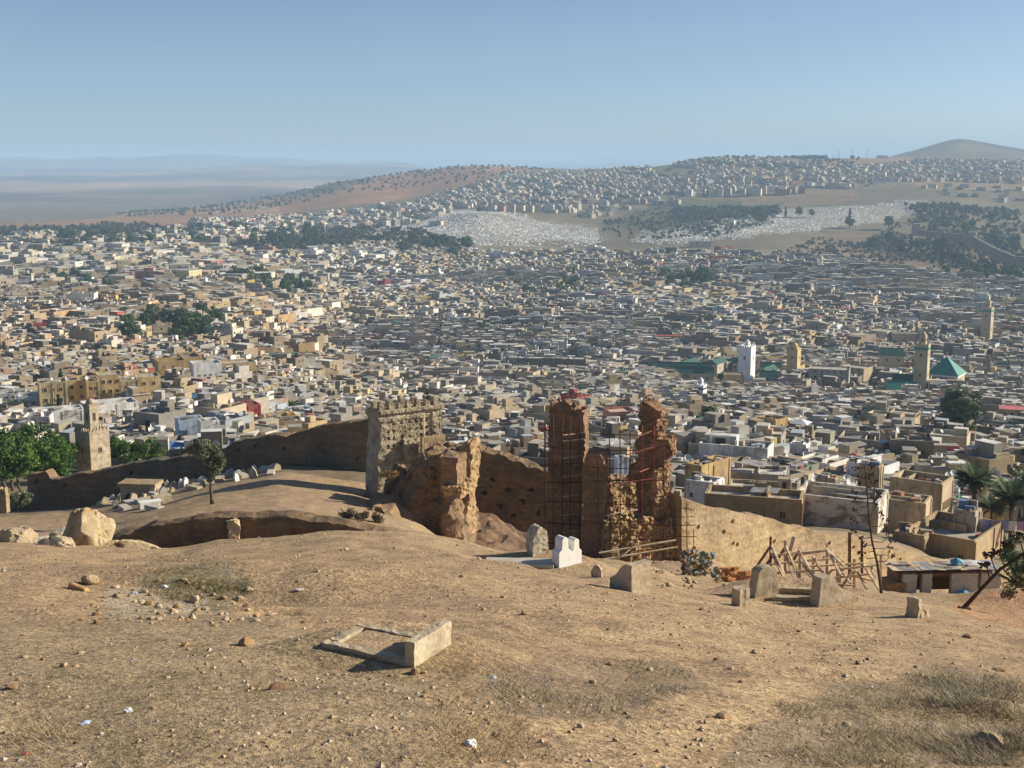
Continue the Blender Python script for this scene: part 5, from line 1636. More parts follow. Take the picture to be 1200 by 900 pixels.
def dress(th, sx, sy, h, par, wall, roofc, seed, big=True):
    """partition walls, boxes and sheets on a roof, pilasters and spouts on the walls: parts of that house"""
    r = random.Random(seed)
    z = h - par
    for k in range(r.randint(1, 3) if big else r.randint(0, 2)):
        if r.random() < .5: obj('partition_wall', UBOX_P, th, (r.uniform(-.3, .3) * sx, r.uniform(-.2, .2) * sy, z), scale=(.18, sy * r.uniform(.4, .85), par + r.uniform(-.25, .4)), color=wall)
        else: obj('partition_wall', UBOX_P, th, (r.uniform(-.15, .15) * sx, r.uniform(-.3, .3) * sy, z), scale=(sx * r.uniform(.4, .85), .18, par + r.uniform(-.25, .4)), color=wall)
    for k in range(r.randint(2, 5) if big else r.randint(1, 3)):
        c = r.choice([(.56, .54, .50), (.36, .30, .22), (.22, .17, .13), (.62, .60, .56), (.30, .28, .26), (.16, .22, .34), (.38, .20, .13)])
        obj('roof_box', UBOX_P, th, (r.uniform(-.4, .4) * sx, r.uniform(-.38, .38) * sy, z - .02), (0, 0, r.uniform(-.4, .4)), (r.uniform(.3, 1.2), r.uniform(.3, .9), r.uniform(.3, 1.0)), c)
    if r.random() < .6:
        obj('sheet_cover', SHEET_ROOF, th, (r.uniform(-.25, .25) * sx, r.uniform(-.2, .2) * sy, z + r.uniform(.5, 1.1)), (r.uniform(-.12, .12), r.uniform(-.12, .12), r.uniform(-.2, .2)), (sx * r.uniform(.25, .5), sy * r.uniform(.25, .45), 1))
    if not big: return
    for s_ in ('f', 'r'):
        for u in (-.46, .46) + ((r.uniform(-.2, .2),) if r.random() < .6 else ()):
            hh = h - r.uniform(.0, .5)
            if s_ == 'f': obj('pilaster', UBOX_P, th, (u * sx, -sy / 2 - .02, 0), scale=(r.uniform(.25, .5), .16, hh), color=tuple(q * .92 for q in wall))
            else: obj('pilaster', UBOX_P, th, (sx / 2 + .02, u * sy, 0), scale=(.16, r.uniform(.25, .5), hh), color=tuple(q * .92 for q in wall))
    for k in range(r.randint(1, 3)):
        obj('spout', UBOX_P, th, (r.uniform(-.4, .4) * sx, -sy / 2 - .25, h - par - .12), scale=(.12, .5, .1), color=(.25, .2, .15))
    obj('antenna', CY_RUST, th, (r.uniform(-.4, .4) * sx, r.uniform(0, .4) * sy, z), (R(r.uniform(-4, 4)), 0, 0), (.025, .025, r.uniform(1.8, 3.2)))
BEIGE = (.42, .335, .22); TAN = (.38, .28, .165); CREAM = (.52, .45, .33); WHITE = (.74, .72, .68); GREY = (.34, .315, .275); OCHRE = (.47, .33, .15); YELL = (.60, .46, .22)
RG = (.36, .33, .275); RL = (.46, .43, .37); RD = (.26, .235, .20); PINK = (.50, .33, .25); RED = (.42, .07, .055); BLUE = (.42, .52, .62)
def w_row(side, n, z, w=.9, h=1.2, a=-.4, b=.4):
    return [(side, a + (b - a) * (k + .5) / n, z, w, h) for k in range(n)]

# ---- the compound at lower right, house by house
def right_compound():
    A = []
    A.append(hsp('whitewashed compound with peeling lime walls and a sunlit right wing behind the rampart', 985, 589, 131, 9.0, 6.2, -26, CREAM, RG, base=622, walls_mat=MAT['peel'], seed=1, wins=[('r', -.1, 1.6, .8, 1.0)], dishes=0, par=1.1, court=True))
    hsp('beige flat-roofed wing joining the right end of the whitewashed compound', 1064, 590, 143, 4.6, 4.0, -28, BEIGE, RL, base=615, seed=2, par=.5, wins=[('f', 0, 1.7, .7, .9)])
    hsp('tall beige house with arched window slits in its sunlit right wall beside the date palms', 1080, 567, 156, 6.6, 4.8, -36, BEIGE, RG, base=606, seed=3, wins=w_row('r', 4, 3.6, .55, 1.3) + w_row('r', 4, 1.2, .55, 1.1), par=.8)
    hsp('square beige rooftop tower house with one dark window behind the whitewashed compound', 1021, 547, 172, 2.8, 2.3, -30, BEIGE, RL, base=582, seed=4, wins=[('f', -.05, 5.2, 1.0, 1.1)], par=.3)
    hsp('small beige cube house with a lit right wall left of the square tower house', 970, 561, 166, 2.6, 2.0, -30, BEIGE, RL, base=585, seed=5, wins=[('r', 0, 4.1, .6, .8)], par=.3)
    hsp('long low dark-walled house with pale flat roofs left of the whitewashed compound', 884, 586, 130, 10.2, 4.2, -16, TAN, RL, base=608, seed=6, par=.6, t=.3)
    hsp('low flat house with a broad pale terrace behind the long dark-walled house', 895, 576, 152, 8.6, 4.6, -14, BEIGE, RL, base=585, seed=7, par=.4, room=(2.5, .5, 1.6, 1.5, 1.4))
    hsp('workshop under a broad pale sloping sheet roof left of the beige cube house', 890, 557, 172, 8.0, 6.0, -14, GREY, (.58, .55, .48), base=580, seed=8, par=.05, t=.1)
    hsp('ochre wall house with a sunlit raking side left of the pale sheet roof', 830, 546, 168, 2.6, 7.0, -44, OCHRE, RG, base=590, seed=9, wins=w_row('r', 3, 2.4, .6, .9), par=.5)
    hsp('small whitewashed hut below the ochre wall house', 826, 566, 150, 3.6, 3.2, -30, WHITE, RL, base=590, seed=10, par=.3)
    # the terrace house with the laundry
    hsp('low terrace house with parapet terrace and laundry below the date palms', 1118, 634, 121, 7.0, 8.8, -38, TAN, RG, base=655, seed=11, par=.9, t=.25)
    hsp('box-shaped stair room house standing on the laundry terrace', 1134, 600, 127, 2.2, 2.0, -38, (.40, .34, .26), RL, base=630, seed=12, par=.2, wins=[('r', -.2, 2.6, .7, 1.0)])
    hsp('short dark lean-to joining the whitewashed compound to the laundry terrace', 1070, 628, 122, 3.0, 2.6, -35, TAN, RD, base=648, seed=14, par=.3)
    # further back
    hsp('large grey house with a walled courtyard terrace above the beige cube house', 1012, 517, 235, 8.6, 7.4, -24, (.36, .32, .25), RG, seed=15, wins=w_row('f', 3, 4.0) + w_row('r', 3, 4.0), par=1.2, court=True, room=(2.4, 1.6, 2.2, 2, 2.0))
    hsp('beige corner house with square lit windows left of the big dark tree', 1060, 486, 318, 6.6, 6.2, -30, BEIGE, RL, seed=16, wins=w_row('r', 4, 5.8, 1.2, 1.3) + w_row('f', 3, 5.6, 1.1, 1.2) + w_row('f', 3, 2.4, 1.1, 1.2), par=.6)
    hsp('pale yellow-fronted house left of the beige corner house', 1030, 486, 345, 5, 5, -35, (.55, .5, .3), RL, seed=17, wins=w_row('r', 2, 4.4))
    hsp('beige house topped by a pink-red tent roof right of the big dark tree', 1186, 481, 330, 6.5, 6.5, -20, BEIGE, (.55, .16, .17), seed=18, wins=w_row('f', 3, 5) + w_row('f', 3, 2.4), par=.1, t=.1)
    k = hsp('small white-roofed kiosk house with a pyramid cap right of centre', 938, 521, 258, 3.4, 3.4, -30, WHITE, WHITE, seed=19, par=.1, t=.1, wins=[('f', 0, 3.2, 1.8, 2.0)])
    m = MB(); m.add([(-2, -2, 0), (2, -2, 0), (2, 2, 0), (-2, 2, 0), (0, 0, .9)], [(0, 1, 4), (1, 2, 4), (2, 3, 4), (3, 0, 4), (3, 2, 1, 0)])
    zt = at(938, 521, 258).z - k.location.z
    obj('roof_cap', m.mesh('roof_cap', MAT['whitewash']), k, (0, 0, zt))
    hsp('tan house with a steep sunlit gable-like wall among dark roofs right of centre', 905, 492, 355, 6.5, 6.0, -48, OCHRE, RD, seed=20)
right_compound()
def laundry():
    a = at(1150, 612, 128)
    t = thing('laundry_line', 'washing line of violet, pink and white cloths on the terrace below the palms', 'laundry', (a.x, 128, a.z - 1.2), R(-12))
    cs = [(.55, .55, .60), (.34, .33, .50), (.50, .33, .38), (.28, .30, .46), (.62, .58, .56), (.45, .30, .38), (.30, .34, .52)]
    for k, c in enumerate(cs):
        m = MB()
        w, h = .72, 1.0
        n = 5
        vs = []
        for i in range(n + 1):
            x = w * i / n
            y = .06 * math.sin(i * 1.9 + k)
            vs += [(x, y, -h + .1 * math.sin(k * 3)), (x, y * .4, 0)]
        m.add(vs, [(2 * i, 2 * i + 2, 2 * i + 3, 2 * i + 1) for i in range(n)])
        obj('cloth', m.mesh('cloth', MAT['cloth']), t, (k * .78 - .4, 0, 1.5), color=c)
    m = MB(); m.tube([(-.6, 0, -.4), (-.6, 0, 1.6)], .035, 5); m.tube([(5.3, 0, -.4), (5.3, 0, 1.6)], .035, 5); m.tube([(-.6, 0, 1.52), (5.3, 0, 1.52)], .012, 4)
    m.build('line_posts', MAT['wood_dark'], t)
laundry()

# ---- hand-placed houses of the town (seen from afar, found by colour)
def town_landmarks():
    # the yellow row at the left
    for i, (x0, x1, yt, d, c) in enumerate(((46, 76, 449, 400, (.58, .45, .26)), (76, 101, 446, 405, YELL), (101, 114, 447, 409, (.62, .43, .22)), (114, 141, 440, 412, YELL), (141, 160, 446, 417, (.62, .50, .27)), (160, 185, 442, 421, YELL))):
        w = (x1 - x0) * mpp(d) / math.cos(R(22))
        hsp('yellow apartment house, ' + ['leftmost and palest of the row', 'second from left in the row', 'narrow orange one in the row', 'tall middle one of the row', 'low one with pale front in the row', 'rightmost of the row'][i] + ' at the left', (x0 + x1) / 2, yt, d, w, 9, 22, c, RL, seed=30 + i, group='yellow apartment row at the left',
            hgt=11.0, wins=w_row('f', max(2, int(w / 2.6)), 9.0, 1.0, 1.3) + w_row('f', max(2, int(w / 2.6)), 6.0, 1.0, 1.3), dishes=1, par=.5)
    hsp('ochre fort-like house with high blank walls right of the yellow row', 200, 424, 445, 10, 9, 24, OCHRE, RG, seed=41, par=1.5, t=.5)
    hsp('ochre corner block with a dark deep yard right of the yellow row', 222, 419, 462, 7, 13, 24, (.44, .31, .16), RD, seed=42, par=1.2, t=.5)
    hsp('white house with small dark windows right of the ochre fort-like house', 241, 427, 466, 10.5, 9, 24, WHITE, RL, seed=43, wins=w_row('f', 4, 5.0, .8, .9))
    hsp('yellow ochre house with two window rows right of the white house', 278, 426, 474, 12.5, 9, 22, (.56, .42, .19), RL, seed=44, wins=w_row('f', 5, 6.0, .8, .9) + w_row('f', 5, 3.2, .8, .9))
    hsp('white villa with a tall arched doorway left of the stone minaret', 68, 484, 292, 11, 7, 26, WHITE, WHITE, seed=45, wins=w_row('f', 4, 3.4, .7, 1.2), door=('f', .2))
    hsp('low white annex at the left end of the white villa', 45, 489, 288, 6, 6, 10, WHITE, RL, seed=46, wins=w_row('f', 2, 3.0, .7, .9))
    hsp('big blank white wall house directly behind the stone minaret', 128, 476, 315, 13, 8, 28, (.80, .78, .74), RL, seed=47)
    hsp('white villa with green-framed windows at the left edge above the grove', 12, 462, 372, 9, 8, 20, (.62, .62, .60), RL, seed=48, wins=w_row('f', 4, 5.4, .8, 1.1) + w_row('f', 4, 2.6, .8, 1.1))
    hsp('second white villa right of the one at the left edge', 34, 465, 365, 6, 8, 20, (.60, .60, .58), RL, seed=49, wins=w_row('f', 2, 4.6, .8, 1.1))
    hsp('bright red house with a red parapet behind the rampart at the left', 287, 476, 318, 6.5, 6, 28, RED, (.5, .35, .25), seed=50, par=.5)
    hsp('pale yellow house on the roofs just above the bright red house', 287, 463, 345, 7, 6, 24, (.62, .50, .25), RL, seed=51, wins=w_row('f', 2, 4.4))
    hsp('light blue house with arched windows left of the bright red house', 222, 493, 268, 5.5, 5, 24, BLUE, WHITE, seed=52, wins=w_row('f', 2, 2.9, .8, 1.0))
    hsp('white cube house right of the light blue house', 244, 494, 272, 4, 4, 24, WHITE, RL, seed=53, wins=w_row('f', 1, 2.9, .6, .8))
    hsp('orange-yellow house peeping over the rampart at the left', 330, 489, 250, 5.5, 5, 20, (.60, .42, .18), RL, seed=54)
    hsp('flat-roofed kiosk house with a row of dark windows right over the rampart crest', 336, 494, 225, 5, 4.5, 14, (.5, .44, .3), RL, seed=55, wins=w_row('f', 4, 2.2, .75, 1.1))
    hsp('white and blue house at the rampart crest left of the ruined tower', 351, 481, 285, 5, 5, 30, (.72, .76, .80), RL, seed=56, wins=w_row('f', 1, 3, 1, 1.4))
    hsp('salmon pink house between the two tall scaffolded piers', 726, 483, 275, 6, 6, 12, (.62, .27, .19), (.55, .4, .3), seed=57, wins=[('f', -.3, 3.2, .8, 1.4)])
    hsp('blue-trimmed white house low in the gap between the piers', 728, 536, 178, 1.5, 1.4, 20, (.68, .72, .78), RL, seed=58, wins=[('f', -.1, 1.8, .8, 1.0)])
    hsp('beige house with two dark windows right of the jagged pier', 776, 477, 300, 5, 6, 28, BEIGE, RL, seed=59, wins=w_row('f', 2, 4.4, .8, 1.2))
    # reds and pinks and pale blocks farther away
    far = [('long dark red house with white trim at the left under the tree belt', 121, 346, 1010, 21, 10, 12, RED), ('small crimson house right of the long dark red one', 172, 337, 1060, 11, 9, 12, RED),
           ('crimson cube house at the far left above the yellow row', 47, 380, 800, 8, 8, 20, RED), ('red apartment block, taller of the red pair right of centre', 847, 289, 1700, 18, 14, 25, (.36, .09, .07)),
           ('dark red block with flat roof just below the tall red block', 842, 300, 1640, 22, 12, 15, (.38, .10, .08)), ('pale red house among grey roofs above the white minaret', 963, 371, 1090, 11, 9, 25, (.46, .11, .10)),
           ('pink palace-like block with a window row above the green-roofed hall', 1008, 393, 860, 17, 12, 22, (.58, .43, .32)), ('high cream wall block right of the pink palace-like block', 1037, 389, 870, 16, 14, 40, (.58, .5, .36)),
           ('pink-beige rear block right of the high cream wall block', 1062, 391, 900, 20, 10, -10, (.48, .36, .28)), ('grey tenement with rows of dark windows left of the tall minaret', 972, 434, 700, 22, 14, -18, GREY),
           ('beige tenement right of the grey one with a deep shaded yard', 1004, 432, 715, 14, 12, -40, BEIGE), ('orange-beige house left of the foot of the white minaret', 860, 439, 690, 11, 8, -10, (.58, .40, .23)),
           ('white cube house with dark windows at the middle of the town', 752, 348, 1180, 15, 11, 26, WHITE), ('white terrace block with windows left of the white cube house', 690, 353, 1150, 20, 10, 24, (.6, .58, .54)),
           ('long pale hospital block at the left edge with two window rows', 15, 331, 1180, 44, 14, 10, (.58, .60, .62)), ('white tower block rising over the long pale hospital block', 68, 303, 1480, 16, 12, 20, (.62, .62, .58)),
           ('long white low block right of the pale hospital block', 78, 326, 1250, 50, 12, 8, WHITE), ('cream hall with a blank flat front beside the far white minaret', 258, 337, 1120, 24, 14, 10, (.62, .54, .42)),
           ('long pale building with a green roof edge at centre', 560, 318, 1560, 48, 16, 10, (.58, .60, .52)), ('second long pale building right of the green-edged one', 620, 318, 1600, 44, 14, -8, (.50, .52, .48)),
           ('wide white block at the foot of the cemetery hill', 425, 291, 1820, 28, 12, 14, WHITE), ('cream school block with orange windows left of the red pair', 820, 283, 1780, 30, 14, -5, (.62, .5, .36)),
           ('tan block house with an orange side left of centre', 494, 348, 1150, 17, 11, 26, OCHRE), ('flat grey hall on the slope right of the red pair', 965, 299, 1640, 40, 20, 10, (.42, .40, .35)),
           ('ochre flat-roofed block below the grove at the left', 58, 351, 960, 11, 9, 15, OCHRE), ('pale yellow blocky house near the far right edge above the tall rear minaret', 1188, 350, 1180, 16, 10, 20, (.62, .54, .28)),
           ('terracotta-topped hall below the green-roofed hall', 1044, 424, 760, 34, 9, -3, (.44, .27, .18))]
    for i, (lab, px, yt, d, sx, sy, rz, c) in enumerate(far):
        n = max(2, int(sx / 4))
        a = at(px, yt, d)
        hgt = a.z - Hs(a.x, d)
        ws = []
        if i not in (12 + 5, 23): ws = w_row('f', min(n, 9), max(1.5, hgt - 3.0), 1.2, 1.5) + (w_row('f', min(n, 9), hgt - 6.2, 1.2, 1.5) if hgt > 8 else [])
        hsp(lab, px, yt, d, sx, sy, rz, c, RL, seed=70 + i, wins=ws)
town_landmarks()

# ------------------------------------------------------------------ minarets and mosques
def minaret(label, pxc, ytop, ybase, d, w, rz, cols, lantern=.42, lh=.24, band=None, merl=True, dome=None, wins=2, name='minaret', extra=0, sink=3.):
    """ytop: top of the shaft parapet; lantern rises lh * shaft height above"""
    a = at(pxc, ytop, d)
    zb = min(at(pxc, ybase, d).z, Hs(a.x, d)) - sink
    h = a.z - zb
    t = thing(name, label, 'minaret', (a.x, d + w / 2, zb), R(rz))
    block_at(a.x, d + w / 2, w)
    wallm = cols[0]
    m = MB(); m.box((0, 0, 0), (w, w, h - w * .09), top=(.985, .985))
    bevel(obj('shaft', m.mesh('shaft', wallm), t), .06)
    z1 = h - w * .09
    m = MB(); m.box((0, 0, z1 - .002), (w * 1.03, w * 1.03, w * .09))
    m.build('cornice', wallm, t)
    if band is not None:
        for (zz, hh) in ((h - w * .42, w * .2),):
            m = MB(); m.box((0, 0, zz), (w * 1.012, w * 1.012, hh))
            m.build('tile_band', band, t)
    if merl:
        k = 6
        mm = MB(); mm.add(*merlon_geo(w / k * .62, w * .06, w * .14))
        me = mm.mesh('merlon', wallm)
        for i in range(k):
            u = -w / 2 + w * (i + .5) / k
            for p, q in (((u, -w / 2 + w * .03, h), 0), ((u, w / 2 - w * .03, h), 0), ((w / 2 - w * .03, u, h), R(90)), ((-w / 2 + w * .03, u, h), R(90))):
                obj('merlon', me, t, p, (0, 0, q))
    lw = w * lantern
    m = MB(); m.box((0, 0, h - .3), (lw, lw, h * lh + .3), top=(.97, .97))
    ln = obj('lantern', m.mesh('lantern', cols[1]), t)
    m = MB(); m.box((0, 0, h + h * lh), (lw * 1.08, lw * 1.08, lw * .12)); m.build('lantern_cornice', cols[1], t)
    zt = h + h * lh + lw * .12
    m = MB()
    n = 10
    pr = [(lw * .46 * math.cos(q), lw * .55 * math.sin(q)) for q in (0, .4, .8, 1.2, 1.5)]
    m.tube([(0, 0, zt + b) for _, b in pr], [max(r_, .02) for r_, _ in pr], n)
    m.build('dome', dome or cols[1], t, True)
    m = MB(); m.tube([(0, 0, zt + lw * .5), (0, 0, zt + lw * 1.1)], .05, 5); m.build('finial', MAT['rust'], t)
    for s_ in ('f', 'r'):
        for i in range(wins):
            zz = h - w * .95 - i * w * 1.5
            if zz < w: break
            p, q = ((0, -w / 2 * .99, zz), 0) if s_ == 'f' else ((w / 2 * .99, 0, zz), R(90))
            obj('window', WIN, t, p, (0, 0, q), (w * .16, 1, w * .27), (.4, .33, .22))
        p, q = ((0, -lw / 2 * .985, h + h * lh * .35), 0) if s_ == 'f' else ((lw / 2 * .985, 0, h + h * lh * .35), R(90))
        obj('window', WIN, ln, p, (0, 0, q), (lw * .28, 1, h * lh * .38), (.35, .28, .2))
    return t
def merlon_geo(w, t, h):
    pr = [(-w / 2, -.02), (w / 2, -.02), (w / 2, h * .4), (w * .22, h * .62), (0, h), (-w * .22, h * .62), (-w / 2, h * .4)]
    n = len(pr)
    vs = [(a, -t / 2, b) for a, b in pr] + [(a, t / 2, b) for a, b in pr]
    fs = [tuple(range(n)), tuple(range(2 * n - 1, n - 1, -1))] + [((i + 1) % n, i, n + i, n + (i + 1) % n) for i in range(n)]
    return vs, fs
minm = mk('minaret_brick', (.44, .36, .255), c2=(.31, .255, .18), c2s=1.1, var=.2, scale=1.6, var2=.25, scale2=9, bump=.8, bdist=.05, bscale=8, layers=1.2)
tanm = mk('minaret_stone', (.50, .425, .29), c2=(.42, .35, .23), c2s=.25, var=.1, scale=.5, var2=.1, scale2=3, bump=0)
ochm = mk('minaret_ochre', (.53, .40, .20), var=.15, scale=.5, var2=.15, bump=0)
whm = mk('minaret_white', (.82, .82, .80), var=.04, var2=.04, bump=0)
mn = minaret('old tan stone minaret with merlons and narrow lantern above the green grove', 103, 506, 552, 186, 3.6, -36, (minm, minm), .42, .30, None, True, None, 1, sink=4.5)
for zz, hh in ((.30, .10), (.55, .16)):
    pass
minaret('white square minaret with a small dome rising from the green mosque roofs', 877, 407, 447, 770, 8.2, -30, (whm, whm), .34, .10, None, True, None, 2)
minaret('ochre minaret with a wider base beside the white minaret', 932, 409, 446, 760, 6.6, -30, (ochm, ochm), .72, .02, None, False, None, 2)
o = hsp('ochre square base block clasping the foot of the ochre minaret', 930, 429, 752, 11, 9, -30, (.53, .40, .20), RL, seed=120, wins=[('r', 0, 4, 1, 1.6)])
minaret('tall slender tan minaret with a green tile band beside the teal pyramid roof', 1084, 404, 470, 610, 6.4, -28, (tanm, tanm), .48, .13, MAT['tealtile'], True, None, 2)
minaret('tall grey-tan minaret standing alone near the right edge far behind', 1160, 361, 397, 990, 7.4, -36, (tanm, tanm), .5, .16, MAT['tealtile'], True, None, 2)
minaret('small white minaret with a green top below the green mosque roofs', 822, 452, 476, 520, 4.0, -30, (whm, whm), .45, .16, MAT['greentile'], True, None, 1)
minaret('slim white minaret far off left of the long pale building', 514, 319, 336, 1500, 8, -28, (whm, whm), .45, .12, None, False, None, 1)
minaret('short white minaret beside the cream hall at the far left', 240, 330, 338, 1150, 6, -28, (whm, whm), .45, .2, None, False, None, 1)

def gable(m, x0, x1, y0, y1, z, rise, mat=0, over=.3):
    """gabled roof, ridge along x"""
    ym = (y0 + y1) / 2
    m.add([(x0, y0 - over, z), (x1, y0 - over, z), (x1, y1 + over, z), (x0, y1 + over, z), (x0, ym, z + rise), (x1, ym, z + rise)],
          [(0, 1, 5, 4), (2, 3, 4, 5), (1, 2, 5), (3, 0, 4), (3, 2, 1, 0)], mat)
def mosques():
    # pyramid-roofed mausoleum
    d = 640
    a = at(1117, 443, d)
    W = 50 * mpp(d) / 1.32
    zb = Hs(a.x, d) - 2
    t = thing('mausoleum', 'shrine with a great teal pyramid roof over cream walls beside the tall slender minaret', 'shrine', (a.x, d + W * .68, zb), R(-33))
    block_at(a.x, d + W * .68, W * .75)
    h = a.z - zb
    m = MB(); m.box((0, 0, 0), (W * .95, W * .95, h)); m.build('wall', tanm, t)
    m = MB(); m.box((0, 0, h), (W * 1.0, W * 1.0, .8)); m.build('eave', whm, t)
    ap = at(1117, 418, d + W * .6).z - zb
    m = MB()
    e = W * .52
    n = 14
    vs, fs = [], []
    m.add([(-e, -e, h + .8), (e, -e, h + .8), (e, e, h + .8), (-e, e, h + .8), (0, 0, ap)], [(0, 1, 4), (1, 2, 4), (2, 3, 4), (3, 0, 4)])
    m.build('roof', MAT['tealtile'], t)
    m = MB(); m.tube([(0, 0, ap - .4), (0, 0, ap + 2.4)], .15, 5); m.build('finial', ochm, t)
    # halls round it
    def hall(px, yt, d, sx, sy, rz, label, roofs, mat=tanm, tile='greentile', pyr=False, cat='hall'):
        a = at(px, yt, d)
        zb = Hs(a.x, d) - 2
        t = thing('prayer_hall', label, cat, (a.x, d + sy / 2, zb), R(rz))
        block_at(a.x, d + sy / 2, max(sx, sy) * .5)
        if sx > 2 * sy:
            for q in (-.33, .33): block_at(a.x + q * sx * math.cos(R(rz)), d + sy / 2 + q * sx * math.sin(R(rz)), sy * .6)
        h = a.z - zb
        m = MB(); m.box((0, 0, 0), (sx, sy, h)); m.build('wall', mat, t)
        if pyr:
            m = MB(); m.add([(-sx * .52, -sy * .52, h + .01), (sx * .52, -sy * .52, h + .01), (sx * .52, sy * .52, h + .01), (-sx * .52, sy * .52, h + .01), (0, 0, h + pyr)], [(0, 1, 4), (1, 2, 4), (2, 3, 4), (3, 0, 4)])
            m.build('roof', MAT[tile], t)
        for k in range(roofs):
            y0 = -sy / 2 + sy * k / roofs
            m = MB(); gable(m, -sx / 2 - .3, sx / 2 + .3, y0, y0 + sy / roofs, h + .01, sy / roofs * .38, 0, -.05)
            m.build('roof', MAT[tile], t)
            m = MB(); m.box((0, y0 + sy / roofs / 2, h + sy / roofs * .38 - .1), (sx + .7, .35, .32)); m.build('ridge', MAT['greentile'], t)
        for k in range(max(2, int(sx / 7))):
            obj('window', WIN, t, (-sx / 2 + sx * (k + .5) / max(2, int(sx / 7)), -sy / 2, h - 3.6), (0, 0, 0), (1.3, 1, 1.8), (.5, .42, .3))
        return t
    hall(1050, 461, 585, 19, 8, -10, 'low cream hall with small ridged green roofs left of the tall slender minaret', 0)
    for k, (px, yt) in enumerate(((1049, 456), (1060, 456), (1071, 457))):
        hall(px, yt + 1, 594, 4.6, 9, -10, ['leftmost', 'middle', 'rightmost'][k] + ' of three small green ridged roofs on the cream hall', 1, tile='tealtile')
    hall(1064, 448, 612, 12, 8, -12, 'dark green hipped roof hall behind the three small ridged roofs', 1)
    hall(1103, 459, 596, 8, 7, -20, 'small green domed-pyramid hall at the foot of the tall slender minaret', 0, tile='greentile', pyr=3.2)
    hall(1088, 474, 560, 6, 6, -20, 'lowest small green pyramid hall in front of the tall slender minaret', 0, tile='greentile', pyr=2.4)
    hall(1047, 417, 790, 14, 7, -6, 'hall under a broad rectangular green tile roof with white hips', 0)
    t = bpy.data.objects[[o.name for o in bpy.data.objects if o.name.startswith('prayer_hall')][-1]]
    m = MB()
    h = at(1047, 417, 790).z - t.location.z
    m.add([(-8, -4, h), (8, -4, h), (6.8, 2, h + 4.4), (-6.8, 2, h + 4.4), (-8, 4.5, h), (8, 4.5, h)], [(0, 1, 2, 3), (1, 5, 2), (4, 0, 3), (5, 4, 3, 2)])
    m.build('roof', MAT['greentile'], t)
    # the great mosque: parallel long green ridges
    rows = [(800, 431, 790, 46, 7.5), (812, 434.5, 776, 52, 7.5), (815, 438, 762, 46, 7.5), (806, 428, 806, 34, 7.5), (905, 430, 800, 16, 8), (902, 436, 782, 22, 8), (905, 442, 766, 17, 8), (866, 424, 820, 10, 8), (893, 449, 745, 9, 7), (842, 426, 812, 22, 7)]
    nm = ['third row', 'second row', 'front row', 'rear row', 'rear right', 'middle right', 'front right', 'short rear', 'lowest front', 'rear middle']
    for k, (px, yt, d, sx, sy) in enumerate(rows):
        hall(px, yt + (1.5 if k % 3 == 1 else 0), d, sx * (.5 if k in (1, 2) else .8), sy, -7 if k not in (3, 5, 9) else 58, f'green tiled ridge roof of the great mosque, {nm[k]}, ' + ('left of' if px < 877 else 'right of') + ' the white minaret', 1, mat=mk_once('great_mosque_wall', (.44, .40, .32)))
def mk_once(n, c):
    return bpy.data.materials.get(n) or mk(n, c, var=.15, scale=.3, bump=0)
mosques()

